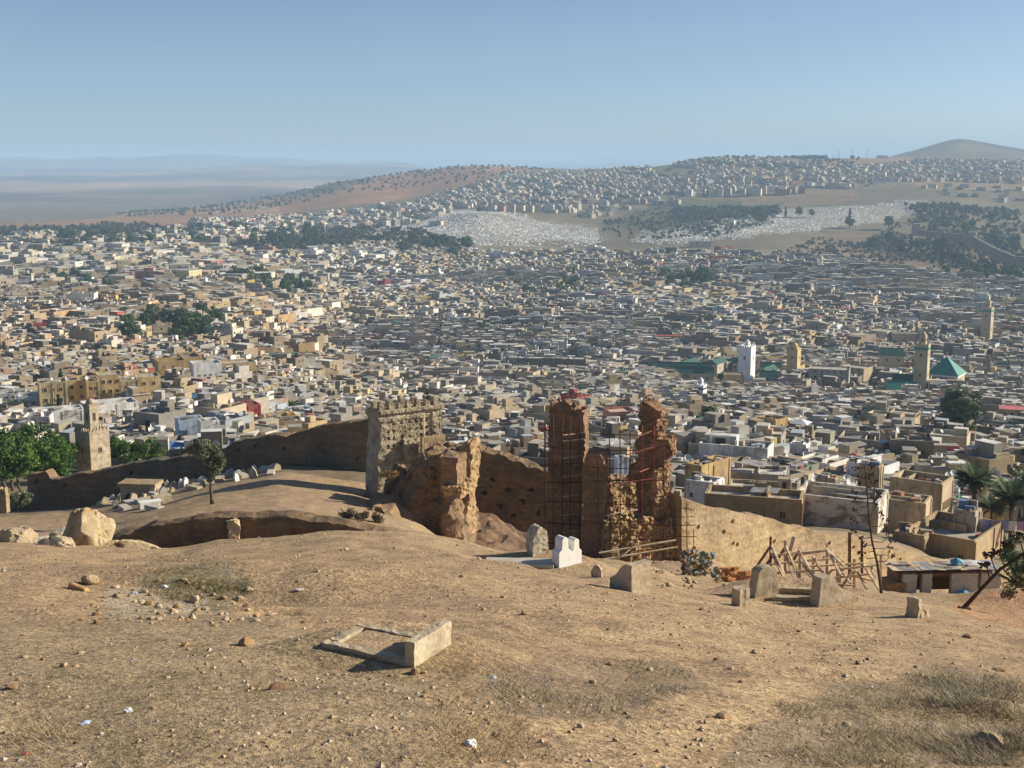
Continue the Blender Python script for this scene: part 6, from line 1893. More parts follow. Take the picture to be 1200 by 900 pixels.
# ------------------------------------------------------------------ trees of the town
def town_trees():
    cs = clumpset(60, 9.5, 9, 10.5, 11, 660, .45)
    cs[:, 0] += .35 * (cs[:, 2] - 11) * .2
    big = crown_mesh('crown', cs, 2.3, 9000, .48, [(.085, .12, .05), (.105, .145, .06), (.06, .085, .038), (.14, .17, .08)], 661)
    tm = trunk_mesh(9, .6, [cs[i] for i in range(0, 40, 5)], 662)
    dt = 400
    a = at(1126, 503, dt)
    zz = Hs(a.x, dt)
    st = (at(1126, 444, dt).z - zz) / 21.7
    place_tree('big_tree', 'huge dark bushy tree towering over the roofs right of the tall slender minaret', 'tree', (a.x, dt, zz - .5), tm, big, 0, st, None)
    for q in range(5): block_at(a.x * (1 - .03 * q), dt - 11 * q, 11)
    kinds = []
    for k in range(5):
        cs = clumpset(22, 3.3, 3.3, 3.2, 4.6, 670 + k, .45)
        kinds.append((trunk_mesh(4, .22, [cs[i] for i in range(0, 12, 4)], 680 + k), crown_mesh('crown', cs, 1.25, 700, .5, PAL_D, 690 + k)))
    cyp = (trunk_mesh(3, .2, [], 700), crown_mesh('crown', [(0, 0, 1.2 + .9 * k) for k in range(9)], [1.0, 1.3, 1.35, 1.3, 1.2, 1.0, .8, .6, .35], 520, .38, [(.03, .05, .026), (.045, .065, .03)], 701))
    groups = [  # px range, y range of the feet, d range, n, scale, label, group
        ((135, 250), (385, 408), (640, 860), 30, (1.2, 2.0), 'dark garden tree in the grove above the yellow row', 'trees of the garden grove at the left'),
        ((270, 362), (318, 342), (1150, 1350), 22, (1.5, 2.6), 'dark tree in the belt behind the cream hall', 'trees of the belt behind the cream hall'),
        ((60, 130), (325, 345), (1120, 1300), 10, (1.4, 2.2), 'dark tree between pale blocks at far left', 'trees between the pale blocks at the far left'),
        ((230, 370), (268, 288), (1850, 2300), 22, (2, 3.2), 'dark tree of the distant park at left', 'trees of the distant park at the left'),
        ((60, 180), (280, 300), (1700, 2000), 18, (1.8, 3), 'dark tree among the far houses at the upper left', 'trees among the far houses at the upper left'),
        ((470, 550), (282, 298), (1800, 1980), 18, (2.2, 3.6), 'dark tall tree at the foot of the cemetery hill', 'trees at the foot of the cemetery hill'),
        ((780, 838), (315, 330), (1350, 1500), 12, (1.8, 2.8), 'dark tree left of the red blocks', 'trees left of the red block pair'),
        ((1020, 1200), (262, 285), (1950, 2350), 34, (2.4, 3.6), 'dark tree in the wooded slope at the upper right', 'trees on the wooded slope at the upper right'),
        ((1110, 1200), (300, 330), (1450, 1650), 14, (1.6, 2.6), 'dark tree outside the far rampart', 'trees outside the far rampart at the right'),
        ((0, 60), (470, 486), (330, 372), 6, (.6, 1.0), 'small tree in front of the white villas at the left edge', 'trees before the white villas'),
        ((600, 700), (325, 345), (1300, 1500), 8, (1.6, 2.4), 'dark tree by the long pale buildings', 'trees beside the long pale buildings'),
        ((870, 1000), (250, 262), (2350, 2550), 12, (2.2, 3.2), 'dark tree on the bank above white graves', 'trees on the bank above the white graves'),
    ]
    r = random.Random(77)
    for (x0, x1), (y0, y1), (d0, d1), n, (s0, s1), lab, grp in groups:
        for k in range(n):
            px = r.uniform(x0, x1)
            d = r.uniform(d0, d1)
            x = (px - 600) / F * d * .99
            z = Hs(x, d)
            s = r.uniform(s0, s1)
            c = r.random() < .12
            tm, cm = cyp if c else kinds[r.randrange(5)]
            t = place_tree('cypress_tree' if c else 'tree', lab if not c else lab.replace('tree', 'pointed cypress', 1), 'tree', (x, d, z - .3), tm, cm, r.uniform(0, 6), s, grp + (', cypresses' if c else ''))
            block_at(x, d, 3.2 * s)
    for k in range(46):       # single trees in the old town
        px = r.uniform(20, 1180); d = math.exp(r.uniform(math.log(300), math.log(1700)))
        x = (px - 600) / F * d * .99
        z = Hs(x, d)
        s = r.uniform(.6, 1.1) * (1 if d < 800 else 1.5)
        py = proj(x, d, z + 6)[1]
        zone = 'left' if px < 400 else ('centre' if px < 800 else 'right')
        c = r.random() < .3
        tm, cm = cyp if c else kinds[r.randrange(5)]
        place_tree('cypress_tree' if c else 'tree', ('dark cypress' if c else 'dark courtyard tree') + f' among the old town roofs at the {zone}', 'tree', (x, d, z), tm, cm, r.uniform(0, 6), s, f'courtyard trees among roofs at the {zone}' + (', cypresses' if c else ''))
        block_at(x, d, 2.0 * s)
town_trees()

def palm_parts():
    def frond(L, droop, seed, col):
        r = np.random.default_rng(seed)
        V, Q = [], []
        n = 16
        pts = []
        for i in range(n + 1):
            u = i / n
            pts.append(np.array([L * u * (1 - .25 * u * droop), 0, L * (.45 * u - droop * .75 * u * u)]))
        for i in range(n):
            a, b = pts[i], pts[i + 1]
            w = .05 * (1 - i / n) + .012
            k = len(V)
            V += [a + [0, -w, 0], a + [0, w, 0], b + [0, w, 0], b + [0, -w, 0]]
            Q.append((k, k + 1, k + 2, k + 3))
            if i > 1:
                ll = .75 * math.sin(min(1, (i + 1.5) / n) * 2.6) + .12
                for s in (-1, 1):
                    for q in (0, .5):
                        c = a + (b - a) * q
                        tip = c + np.array([.42 * ll, s * ll * .8, -.18 * ll + .1 * ll])
                        k = len(V)
                        V += [c + [0, 0, .02], c + [.13, 0, 0], tip + [.05, 0, 0], tip]
                        Q.append((k, k + 1, k + 2, k + 3))
        C = np.repeat(np.array([col]), len(Q), 0) * r.uniform(.8, 1.25, (len(Q), 1))
        return npmesh('frond', np.array(V), np.array(Q), MAT['leaf'], cols=C)
    G = [frond(3.4, dr, 800 + i, c) for i, (dr, c) in enumerate(((.35, (.11, .145, .065)), (.6, (.095, .13, .06)), (.9, (.08, .11, .05)), (.2, (.13, .165, .075))))]
    Dd = [frond(3.0, 1.3, 810, (.22, .15, .065)), frond(3.0, 1.6, 811, (.13, .10, .05))]
    return G, Dd
PF, PD = palm_parts()
def palm(label, px, ycrown, d, s=1., n=60, dead=14, seed=0):
    r = random.Random(seed)
    a = at(px, ycrown, d)
    zb = Hs(a.x, d) - .5
    h = a.z - zb
    t = thing('date_palm', label, 'palm tree', (a.x, d, zb), 0)
    block_at(a.x, d, 2.0)
    m = MB()
    m.tube([(0, 0, 0), (.1, 0, h * .5), (0, 0, h)], [.35, .26, .28], 9)
    m.build('trunk', MAT['bark'], t)
    for k in range(n + dead):
        dead_ = k >= n
        e = r.uniform(-.15, 1.25) if not dead_ else r.uniform(-.7, -.1)
        obj('frond', (PD if dead_ else PF)[r.randrange(2 if dead_ else 4)], t, (0, 0, h), (0, -e * .55, r.uniform(0, 6.28)), (s * r.uniform(.8, 1.1),) * 3)
palm('tallest date palm with orange dead fronds beside the tall beige house', 1142, 566, 172, .98, 66, 22, 1)
palm('broad date palm at the right edge, lower than the orange-frond palm', 1186, 586, 160, 1.0, 66, 10, 2)
palm('date palm cut by the right edge of the picture above the broad palm', 1212, 570, 178, .98, 56, 10, 3)
palm('small dark palm in the shade between the two big date palms', 1163, 598, 163, .85, 44, 10, 4)
def palm_bush():
    for i, (px, y, d, lab) in enumerate(((1128, 592, 160, 'dark shrub at the foot of the tallest date palm'), (1150, 604, 156, 'dark shrub between the palms and the laundry terrace'), (1186, 612, 150, 'dark green shrub at the right edge below the broad palm'), (1168, 606, 168, 'large dark shrub in the shade behind the small palm'), (1200, 640, 100, 'green bush at the right edge behind the yard wall'))):
        g = at(px, y, d)
        zb = Hs(g.x, d)
        t = thing('shrub', lab, 'shrub', (g.x, d, zb - .2))
        hh = max(1.6, g.z - zb)
        cs = clumpset(16, 2.0, 2.0, hh * .6, hh * .5, 820 + i, .3)
        obj('crown', crown_mesh('crown', cs, .8, 1500, .17, PAL_D, 830 + i), t)
palm_bush()
# ------------------------------------------------------------------ the old town, filled in district by district
def pick(r, w, arr):
    c = np.cumsum(np.array(w, float)); c /= c[-1]
    return np.array(arr)[np.searchsorted(c, r)]
WALLS = [(.40, .33, .235), (.36, .29, .195), (.33, .295, .24), (.30, .265, .215), (.46, .39, .28), (.52, .465, .37), (.68, .66, .61), (.47, .36, .20), (.44, .31, .22), (.26, .235, .205), (.50, .51, .50), (.40, .085, .07), (.56, .43, .17)]
WALLW = [15, 11, 14, 13, 11, 9, 13, 4, 3.5, 8, 4, .8, 1.6]
ROOFS = [(.36, .33, .28), (.42, .385, .32), (.30, .275, .24), (.48, .455, .41), (.66, .645, .60), (.24, .215, .185), (.40, .28, .20), (.40, .43, .46)]
ROOFW = [20, 18, 16, 12, 14, 16, 3, 3]
WNAME = ['beige', 'tan', 'grey-beige', 'grey', 'cream', 'pale cream', 'white', 'ochre', 'reddish', 'dark grey', 'pale grey', 'red', 'yellow']
EDGE = np.array([(-300, 302), (0, 301), (200, 296), (400, 300), (560, 298), (700, 299), (850, 297), (1000, 310), (1100, 322), (1200, 334), (1500, 350)], float)
OCC = np.array([(-50, 520), (30, 515), (80, 508), (130, 545), (150, 540), (262, 527), (285, 515), (435, 493), (437, 478), (519, 478), (522, 530), (552, 520), (600, 535), (640, 548), (643, 478), (688, 480), (690, 535), (712, 540), (716, 570), (742, 560), (746, 476), (775, 480), (784, 560), (790, 578), (905, 612), (1000, 640), (1200, 672), (1300, 690)], float)

def districts():
    ns = 130
    sy = np.exp(rng.uniform(math.log(185), math.log(2000), ns))
    sx = rng.uniform(-.47, .47, ns) * sy
    out = []
    ang = rng.normal(-26, 16, ns)
    ang[rng.random(ns) < .25] += rng.uniform(20, 70)
    for k in range(ns):
        cell = rng.uniform(6.6, 8.8) if sy[k] < 700 else rng.uniform(8.5, 13.5)
        a = R(ang[k])
        ext = 420 * max(.3, sy[k] / 1300)
        n = int(ext / cell)
        i, j = np.meshgrid(np.arange(-n, n + 1), np.arange(-n, n + 1))
        i = i.ravel().astype(float); j = j.ravel().astype(float)
        lx = i * cell + rng.uniform(-.22, .22, len(i)) * cell + np.round(j * .37) * cell * .35
        ly = j * cell * .92 + rng.uniform(-.2, .2, len(i)) * cell
        x = sx[k] + lx * math.cos(a) - ly * math.sin(a)
        y = sy[k] + lx * math.sin(a) + ly * math.cos(a)
        # nearest seed, distances compared on the log scale so near districts are smaller
        near = np.argmin(np.hypot((x[:, None] - sx[None]) / sy[None], np.log(np.clip(y, 1, 1e5))[:, None] - np.log(sy)[None]), 1)
        m = (near == k) & (y > 150)
        out.append(np.stack([x[m], y[m], np.full(m.sum(), a), np.full(m.sum(), cell)], 1))
    A = np.concatenate(out)
    x, y = A[:, 0], A[:, 1]
    z = H(x, y, False)
    px, py = proj(x, y, z)
    ok = (px > -120) & (px < 1330) & (py > np.interp(px, EDGE[:, 0], EDGE[:, 1]) + 3 * fb2(x, y, 1 / 120., 2, 5)) & (y < 2050)
    # near limit: behind the walls
    ymin = np.interp(px, [0, 435, 520, 640, 790, 900, 1000, 1100, 1200], [215, 185, 165, 160, 162, 160, 152, 170, 200])
    ok &= y > ymin
    # open squares and gardens
    for poly in ([(925, 456), (1040, 452), (1035, 474), (930, 474)], [(135, 380), (245, 382), (245, 408), (140, 408)], [(270, 322), (360, 322), (360, 340), (270, 340)]):
        inp = inpoly(px, py, poly)
        ok &= ~(inp & (rng.random(len(px)) < .85))
    A = A[ok]; z = z[ok]; px = px[ok]; py = py[ok]
    bl = np.array(BLOCKED)
    keep = (rng.random(len(A)) > .05) & ~inpoly(px, py, [(785, 438), (925, 438), (925, 458), (785, 458)])
    for bx, by, br in bl:
        keep &= np.hypot(A[:, 0] - bx, A[:, 1] - by) > br + A[:, 3] * .42
    return A[keep], z[keep], px[keep], py[keep]
A, Z, PX, PY = districts()
n = len(A)
sx_ = A[:, 3] * np.where(A[:, 1] < 700, rng.uniform(.85, 1.2, n), rng.uniform(.72, 1.25, n)) * np.where(rng.random(n) < .14, 1.7, 1)
sy_ = A[:, 3] * np.where(A[:, 1] < 700, rng.uniform(.8, 1.1, n), rng.uniform(.72, 1.15, n))
hh_ = np.where(A[:, 1] < 700, rng.uniform(3.6, 5.4, n), rng.uniform(4.2, 8.5, n)) + rng.uniform(1.2, 4.0, n) * (rng.random(n) < .15) + 1.2 * fb2(A[:, 0], A[:, 1], 1 / 40., 2, 33)
hh_ = np.where(A[:, 1] < 260, hh_ * .82, hh_)
for poly in ([(780, 438), (925, 438), (925, 478), (780, 470)], [(925, 452), (1040, 450), (1035, 480), (930, 480)], [(1035, 468), (1112, 468), (1112, 502), (1035, 502)], [(1140, 394), (1182, 394), (1182, 412), (1140, 412)], [(1000, 404), (1085, 404), (1085, 432), (1000, 432)], [(30, 458), (195, 452), (200, 482), (30, 496)]):
    low = inpoly(PX, PY, poly)
    hh_[low] = rng.uniform(1.8, 3.6, low.sum())
zb_ = Z - 1.5
wi = np.searchsorted(np.cumsum(WALLW) / sum(WALLW), rng.random(n))
ri = np.searchsorted(np.cumsum(ROOFW) / sum(ROOFW), rng.random(n))
# the left quarter of the town is browner, the right greyer
WC = np.array(WALLS)[wi] * rng.uniform(.60, 1.06, (n, 1))
RC = np.array(ROOFS)[ri] * rng.uniform(.60, 1.06, (n, 1))
tx = fb2(A[:, 0], A[:, 1], 1 / 70., 2, 61)
ty = fb2(A[:, 0], A[:, 1], 1 / 38., 2, 62)
tone = np.clip(1 + .34 * tx + .25 * ty, .55, 1.5)[:, None] * (1 + np.stack([ty * .10, ty * .02, -ty * .16], 1))
WC = np.clip(WC * tone, .02, .82)
RC = np.clip(RC * (tone * .6 + .4), .02, .8)
bigm = (A[:, 1] > 600) & (rng.random(n) < .08)
sx_ = np.where(bigm, sx_ * rng.uniform(1.6, 2.8, n), sx_); sy_ = np.where(bigm, sy_ * 1.35, sy_); hh_ = np.where(bigm, hh_ + 3.0, hh_)
warm = (sm(480, 250, PX) * sm(330, 350, PY) * (1 - sm(450, 470, PY)))[:, None]
WC = WC * (1 - warm) + WC * np.array((1.06, .96, .82)) * warm
RC = RC * (1 - warm * .8) + RC * np.array((1.02, .95, .85)) * warm * .8
cool = (sm(500, 760, PX) * (1 - sm(430, 480, PY)))[:, None]
WC = WC * (1 - cool) + WC * np.array((.97, .97, .96)) * cool
RC = RC * (1 - cool) + RC * np.array((.95, .96, .96)) * cool
topy = proj(A[:, 0], A[:, 1], zb_ + hh_)[1]
occ = np.interp(PX, OCC[:, 0], OCC[:, 1])
vis = (topy < occ - 2) & (PX > -10) & (PX < 1210)
size = sx_ / A[:, 1] * np.clip((occ - topy) / 12, 0, 1)
order = np.argsort(-np.where(vis, size, 0))
one = order[:300]
one = one[vis[one]]
hid = (~vis) & (topy > occ + 12)
mass = np.ones(n, bool)
mass[one] = False
mass[hid & (A[:, 1] < 500)] = False

LMK = [('the stone minaret', 103, 515), ('the ruined tower', 478, 480), ('the left tall pier', 663, 480), ('the jagged pier', 762, 480), ('the white minaret', 877, 430), ('the big dark tree', 1128, 480), ('the date palms', 1160, 545), ('the red house', 287, 478),
       ('the yellow apartment row', 120, 455), ('the whitewashed compound', 990, 570), ('the courtyard house', 1012, 515), ('the tall slender minaret', 1084, 450), ('the sheet-roofed workshop', 880, 548), ('the dark curtain wall', 590, 520), ('the white villa', 60, 485), ('the rampart crest', 370, 490), ('the small white minaret', 822, 465)]
def rel(px, py):
    b = min(LMK, key=lambda l: math.hypot((l[1] - px) / 1.0, (l[2] - py) * 1.4))
    dx, dy = px - b[1], py - b[2]
    if abs(dx) > abs(dy) * 1.1: w = 'right of' if dx > 0 else 'left of'
    else: w = 'below' if dy > 0 else 'above'
    if abs(dx) < 9 and abs(dy) < 9: w = 'beside'
    elif abs(dx) > 30 and abs(dy) > 14: w = ('below ' if dy > 0 else 'above ') + ('right of' if dx > 0 else 'left of')
    return w + ' ' + b[0]
specs = []
rr = random.Random(99)
from collections import defaultdict
ORD = ['leftmost', 'second from left', 'third from left', 'fourth from left', 'fifth from left', 'sixth from left', 'seventh from left', 'eighth from left', 'ninth from left', 'tenth from left', 'eleventh from left', 'twelfth from left', 'thirteenth from left', 'fourteenth from left', 'fifteenth from left', 'sixteenth from left', 'seventeenth from left', 'eighteenth from left', 'nineteenth from left', 'twentieth from left']
for i in one:
    d = A[i, 1]
    near = d < 420
    feats = []
    k = {}
    sx, sy, h = sx_[i], sy_[i], hh_[i] + 1.0
    if rr.random() < .36:
        w = rr.uniform(.25, .5) * sx
        k['room'] = (rr.choice((-1, 1)) * (sx / 2 - w / 2 - .35), sy * .2, w, sy * .4, rr.uniform(1.4, 2.3))
        feats.append('a rooftop room')
    nd = rr.choice((0, 0, 1, 1, 2, 3))
    k['dishes'] = nd
    if nd >= 2: feats.append(['', '', 'two satellite dishes', 'three satellite dishes'][nd])
    elif nd == 1: feats.append('one satellite dish')
    if rr.random() < .12:
        k['tank'] = True
        feats.append('a water tank')
    ws = []
    for s_, L in (('f', sx), ('r', sy), ('l', sy)):
        q = int(L / 4)
        for lev in range(int(h / 3.4)):
            for c in range(q):
                if rr.random() < .42:
                    ws.append((s_, (c + .5) / q - .5 + rr.uniform(-.05, .05), h - 2.9 - lev * 2.9, rr.uniform(.6, 1.0), rr.uniform(.8, 1.2)))
    k['wins'] = [w_ for w_ in ws if w_[2] > .9][:7]
    k['court'] = bool(sx > 10.5 and rr.random() < .5)
    if k['court']: feats.append('an open light well')
    rn = {0: 'grey', 1: 'pale', 2: 'dark grey', 3: 'light', 4: 'white', 5: 'dark', 6: 'terracotta', 7: 'bluish'}[int(ri[i])]
    sz = 'large ' if sx > 11.5 else ('small ' if sx < 7.6 else '')
    lab = f"{sz}{WNAME[int(wi[i])]} house with {rn} roof" + (f" and {feats[0]}" if feats else '') + ' ' + rel(PX[i], topy[i])
    if len(lab.split()) > 12: lab = f"{sz}{WNAME[int(wi[i])]} house with {rn} roof " + rel(PX[i], topy[i])
    if len(lab.split()) > 13: lab = f"{WNAME[int(wi[i])]} house " + rel(PX[i], topy[i])
    specs.append([i, k, lab, h])
for i, k, lab, h in specs:
    th = house(lab, (A[i, 0], A[i, 1], zb_[i] - 1.0), A[i, 2], sx_[i], sy_[i], h, tuple(WC[i]), tuple(RC[i]), seed=int(i), group='flat-roofed houses of the old town', par=.75, **k)
    dress(th, sx_[i], sy_[i], h, .75, tuple(WC[i]), tuple(RC[i]), int(i), False)

# ---- the rest of the houses: one object
class Bulk:
    def __init__(s): s.V = []; s.Q = []; s.C = []; s.n = 0
    def add(s, V, Q, C):
        """V (N,k,3), Q (f,4) template, C (N,f,3)"""
        N, k = V.shape[:2]
        s.V.append(V.reshape(-1, 3))
        s.Q.append((np.asarray(Q)[None] + (np.arange(N) * k)[:, None, None] + s.n).reshape(-1, 4))
        s.C.append(C.reshape(-1, 3))
        s.n += N * k
    def build(s, name, mat):
        return obj(name, npmesh(name, np.concatenate(s.V), np.concatenate(s.Q), mat, cols=np.concatenate(s.C)))
def rotz(V, a, c):
    ca, sa = np.cos(a)[:, None], np.sin(a)[:, None]
    return np.stack([V[..., 0] * ca - V[..., 1] * sa, V[..., 0] * sa + V[..., 1] * ca, V[..., 2]], -1) + c[:, None, :]
def par_bulk(B, x, y, z, sx, sy, h, a, t, dr, wc, rc):
    N = len(x)
    V = np.zeros((N, 16, 3))
    sg = np.array([(-1, -1), (1, -1), (1, 1), (-1, 1)], float)
    for lvl, (ins, zz) in enumerate(((0, 0 * h), (0, h), (1, h), (1, h - dr))):
        V[:, lvl * 4:lvl * 4 + 4, 0] = sg[None, :, 0] * (sx / 2 - ins * t)[:, None]
        V[:, lvl * 4:lvl * 4 + 4, 1] = sg[None, :, 1] * (sy / 2 - ins * t)[:, None]
        V[:, lvl * 4:lvl * 4 + 4, 2] = zz[:, None]
    C = np.repeat(wc[:, None], 13, 1)
    C[:, 12] = rc
    C[:, 4:8] = (wc * .5 + rc * .5)[:, None]
    B.add(rotz(V, a, np.stack([x, y, z], 1)), PAR_F, C)
BOXF = [(0, 1, 5, 4), (1, 2, 6, 5), (2, 3, 7, 6), (3, 0, 4, 7), (4, 5, 6, 7)]
def box_bulk(B, x, y, z, sx, sy, h, a, wc, rc, skew=None):
    N = len(x)
    V = np.zeros((N, 8, 3))
    sg = np.array([(-1, -1), (1, -1), (1, 1), (-1, 1)], float)
    for l in (0, 1):
        V[:, l * 4:l * 4 + 4, 0] = sg[None, :, 0] * sx[:, None] / 2
        V[:, l * 4:l * 4 + 4, 1] = sg[None, :, 1] * sy[:, None] / 2
        V[:, l * 4:l * 4 + 4, 2] = (h * l)[:, None]
    if skew is not None:
        V[:, 4:6, 2] += skew[:, None]
        V[:, 6:8, 2] -= skew[:, None]
    C = np.repeat(wc[:, None], 5, 1)
    C[:, 4] = rc
    B.add(rotz(V, a, np.stack([x, y, z], 1)), BOXF, C)
def win_bulk(B, x, y, z, sx, sy, h, a, wc, prob, w=1.0, hw=1.25, floors=2):
    """small recessed-looking openings: a projecting sill and lintel frame with a dark pane"""
    for side in (0, 1):
        for lev in range(floors):
            for u in (-.3, 0., .3):
                m = rng.random(len(x)) < prob
                if not m.any(): continue
                xx, yy, zz, sxx, syy, hh, aa = x[m], y[m], z[m], sx[m], sy[m], h[m], a[m]
                N = m.sum()
                ww = w * rng.uniform(.7, 1.2, N); wh = hw * rng.uniform(.8, 1.15, N)
                V = np.zeros((N, 8, 3))
                du = u + rng.uniform(-.08, .08, N)
                zt = hh - 1.6 - lev * 3.0
                for q, (pu, pz, ou) in enumerate(((-1, 0, 0), (1, 0, 0), (1, 1, 0), (-1, 1, 0), (-1, 0, 1), (1, 0, 1), (1, 1, 1), (-1, 1, 1))):
                    uu = (du * (sxx if side == 0 else syy)) + pu * ww / 2
                    vv = zt - wh * (1 - pz)
                    o_ = .10 * ou
                    if side == 0:
                        V[:, q, 0] = uu; V[:, q, 1] = -syy / 2 - o_
                    else:
                        V[:, q, 0] = sxx / 2 + o_; V[:, q, 1] = uu
                    V[:, q, 2] = vv
                C = np.repeat(np.array((.03, .03, .034))[None, None], N, 0).repeat(5, 1)
                C[:, 3] = wc[m] * 1.1
                C[:, 1] = wc[m] * 1.1
                B.add(rotz(V, aa, np.stack([xx, yy, zz], 1)), [(4, 5, 6, 7), (0, 1, 5, 4), (1, 2, 6, 5), (2, 3, 7, 6), (3, 0, 4, 7)], C)
def local_off(x, y, a, lx, ly):
    return x + lx * np.cos(a) - ly * np.sin(a), y + lx * np.sin(a) + ly * np.cos(a)
def dish_bulk(B, x, y, z, r):
    N = len(x)
    k = 6
    V = np.zeros((N, 6, 3))
    ya = rng.uniform(-.4, .9, N)
    el = rng.uniform(.3, .7, N)
    for q in range(6):
        t = 2 * math.pi * q / 6
        u, v = np.cos(t) * r, np.sin(t) * r
        V[:, q, 0] = u * np.cos(ya) + v * np.sin(el) * -np.sin(ya)
        V[:, q, 1] = u * np.sin(ya) + v * np.sin(el) * np.cos(ya)
        V[:, q, 2] = v * np.cos(el)
    V += np.stack([x, y, z], 1)[:, None]
    B.add(V, [(0, 1, 2, 3), (0, 3, 4, 5)], np.full((N, 2, 3), .66))
def town_mass():
    m = mass
    B = Bulk()
    x, y, z = A[m, 0], A[m, 1], zb_[m]
    sx, sy, h, a = sx_[m], sy_[m], hh_[m] + .8, A[m, 2]
    wc, rc = WC[m], RC[m]
    N = len(x)
    par_bulk(B, x, y, z, sx, sy, h, a, rng.uniform(.2, .4, N), rng.uniform(.3, 1.2, N), wc, rc)
    # second volumes, stair rooms, sheds, low walls, sheets
    for p, fx, fy, h0, h1, cw in ((.55, (.25, .5), (.3, .6), 1.8, 2.8, .35), (.45, (.2, .45), (.2, .5), 1.0, 2.3, .35), (.4, (.12, .3), (.12, .3), .6, 1.7, .6), (.5, (.3, .8), (.02, .05), .6, 1.3, .2), (.4, (.02, .04), (.3, .8), .5, 1.3, .2)):
        q = rng.random(N) < p * np.where(y > 1250, .5, 1)
        k = q.sum()
        bx = sx[q] * rng.uniform(*fx, k); by = sy[q] * rng.uniform(*fy, k)
        lx = (sx[q] - bx) * rng.uniform(-.45, .45, k); ly = (sy[q] - by) * rng.uniform(-.45, .45, k)
        X_, Y_ = local_off(x[q], y[q], a[q], lx, ly)
        hh = rng.uniform(h0, h1, k)
        c = np.array(WALLS)[rng.choice(len(WALLS), k, p=np.array(WALLW) / sum(WALLW))] * rng.uniform(.85, 1.15, (k, 1))
        c = np.where(rng.random((k, 1)) < cw, c, wc[q])
        r_ = np.array(ROOFS)[rng.choice(len(ROOFS), k, p=np.array(ROOFW) / sum(ROOFW))]
        box_bulk(B, X_, Y_, z[q] + h[q] - 1.0, bx, by, hh + .9, a[q], c, r_)
    # tilted sheets and awnings, light well covers
    q = rng.random(N) < .75
    k = q.sum()
    X_, Y_ = local_off(x[q], y[q], a[q], sx[q] * rng.uniform(-.3, .3, k), sy[q] * rng.uniform(-.3, .3, k))
    shc = pick(rng.random(k), [7, 4, 4, 3, .5, .4, .4], [(.70, .69, .66), (.42, .41, .39), (.3, .25, .21), (.52, .48, .40), (.10, .22, .42), (.06, .2, .14), (.38, .1, .08)])
    box_bulk(B, X_, Y_, z[q] + h[q] + rng.uniform(-.3, 1.4, k), sx[q] * rng.uniform(.2, .75, k), sy[q] * rng.uniform(.2, .6, k), np.full(k, .06), a[q] + rng.normal(0, .1, k), shc, shc, skew=rng.uniform(-.35, .35, k))
    q = (rng.random(N) < .22)
    k = q.sum()
    dk = np.full((k, 3), .05)
    X_, Y_ = local_off(x[q], y[q], a[q], sx[q] * rng.uniform(-.2, .2, k), sy[q] * rng.uniform(-.2, .2, k))
    par_bulk(B, X_, Y_, z[q] + h[q] - 1.0, sx[q] * .35, sy[q] * .35, np.full(k, 1.0) + rng.uniform(-.2, .2, k), a[q], np.full(k, .25), np.full(k, .9), wc[q], dk)
    close = y < 1250
    win_bulk(B, x[close], y[close], z[close], sx[close], sy[close], h[close], a[close], wc[close], .24)
    fr = ~close
    win_bulk(B, x[fr], y[fr], z[fr], sx[fr], sy[fr], h[fr], a[fr], wc[fr], .12, 1.3, 1.5, 1)
    for _ in range(3):
        q = (y < 1000) & (rng.random(N) < .5)
        k = q.sum()
        X_, Y_ = local_off(x[q], y[q], a[q], sx[q] * rng.uniform(-.45, .45, k), sy[q] * rng.uniform(-.45, .45, k))
        dish_bulk(B, X_, Y_, z[q] + h[q] + rng.uniform(.2, .7, k), rng.uniform(.35, .62, k))
    print('houses in the mass', N)
    return tag(B.build('old_town_houses', MAT['mass']), 'thousands of flat-roofed houses of the old town packed to the foot of the far hills', kind='stuff')
town_mass()

# ---- clutter on the 300 houses: laid on the roofs, uncountable
def roof_clutter():
    B = Bulk()
    i = np.array([s[0] for s in specs])
    h = np.array([s[3] for s in specs]) - 1.0
    for _ in range(7):
        k = len(i)
        X_, Y_ = local_off(A[i, 0], A[i, 1], A[i, 2], sx_[i] * rng.uniform(-.4, .4, k), sy_[i] * rng.uniform(-.4, .4, k))
        c = pick(rng.random(k), [4, 4, 4, 2, 3, .5, .5, .5], [(.60, .58, .54), (.40, .36, .30), (.24, .19, .15), (.5, .42, .3), (.12, .11, .10), (.12, .24, .42), (.4, .12, .1), (.1, .24, .17)])
        flat = rng.random(k) < .45
        box_bulk(B, X_, Y_, zb_[i] + h - .7, np.where(flat, rng.uniform(1, 3, k), rng.uniform(.3, 1.3, k)), np.where(flat, rng.uniform(.8, 2.4, k), rng.uniform(.3, 1.3, k)), np.where(flat, rng.uniform(.6, .8, k), rng.uniform(.9, 1.9, k)), A[i, 2] + rng.normal(0, .3, k), c, c)
    return tag(B.build('roof_clutter', MAT['mass']), 'boxes, boards and sheets littered over the nearer roofs', kind='stuff')
roof_clutter()

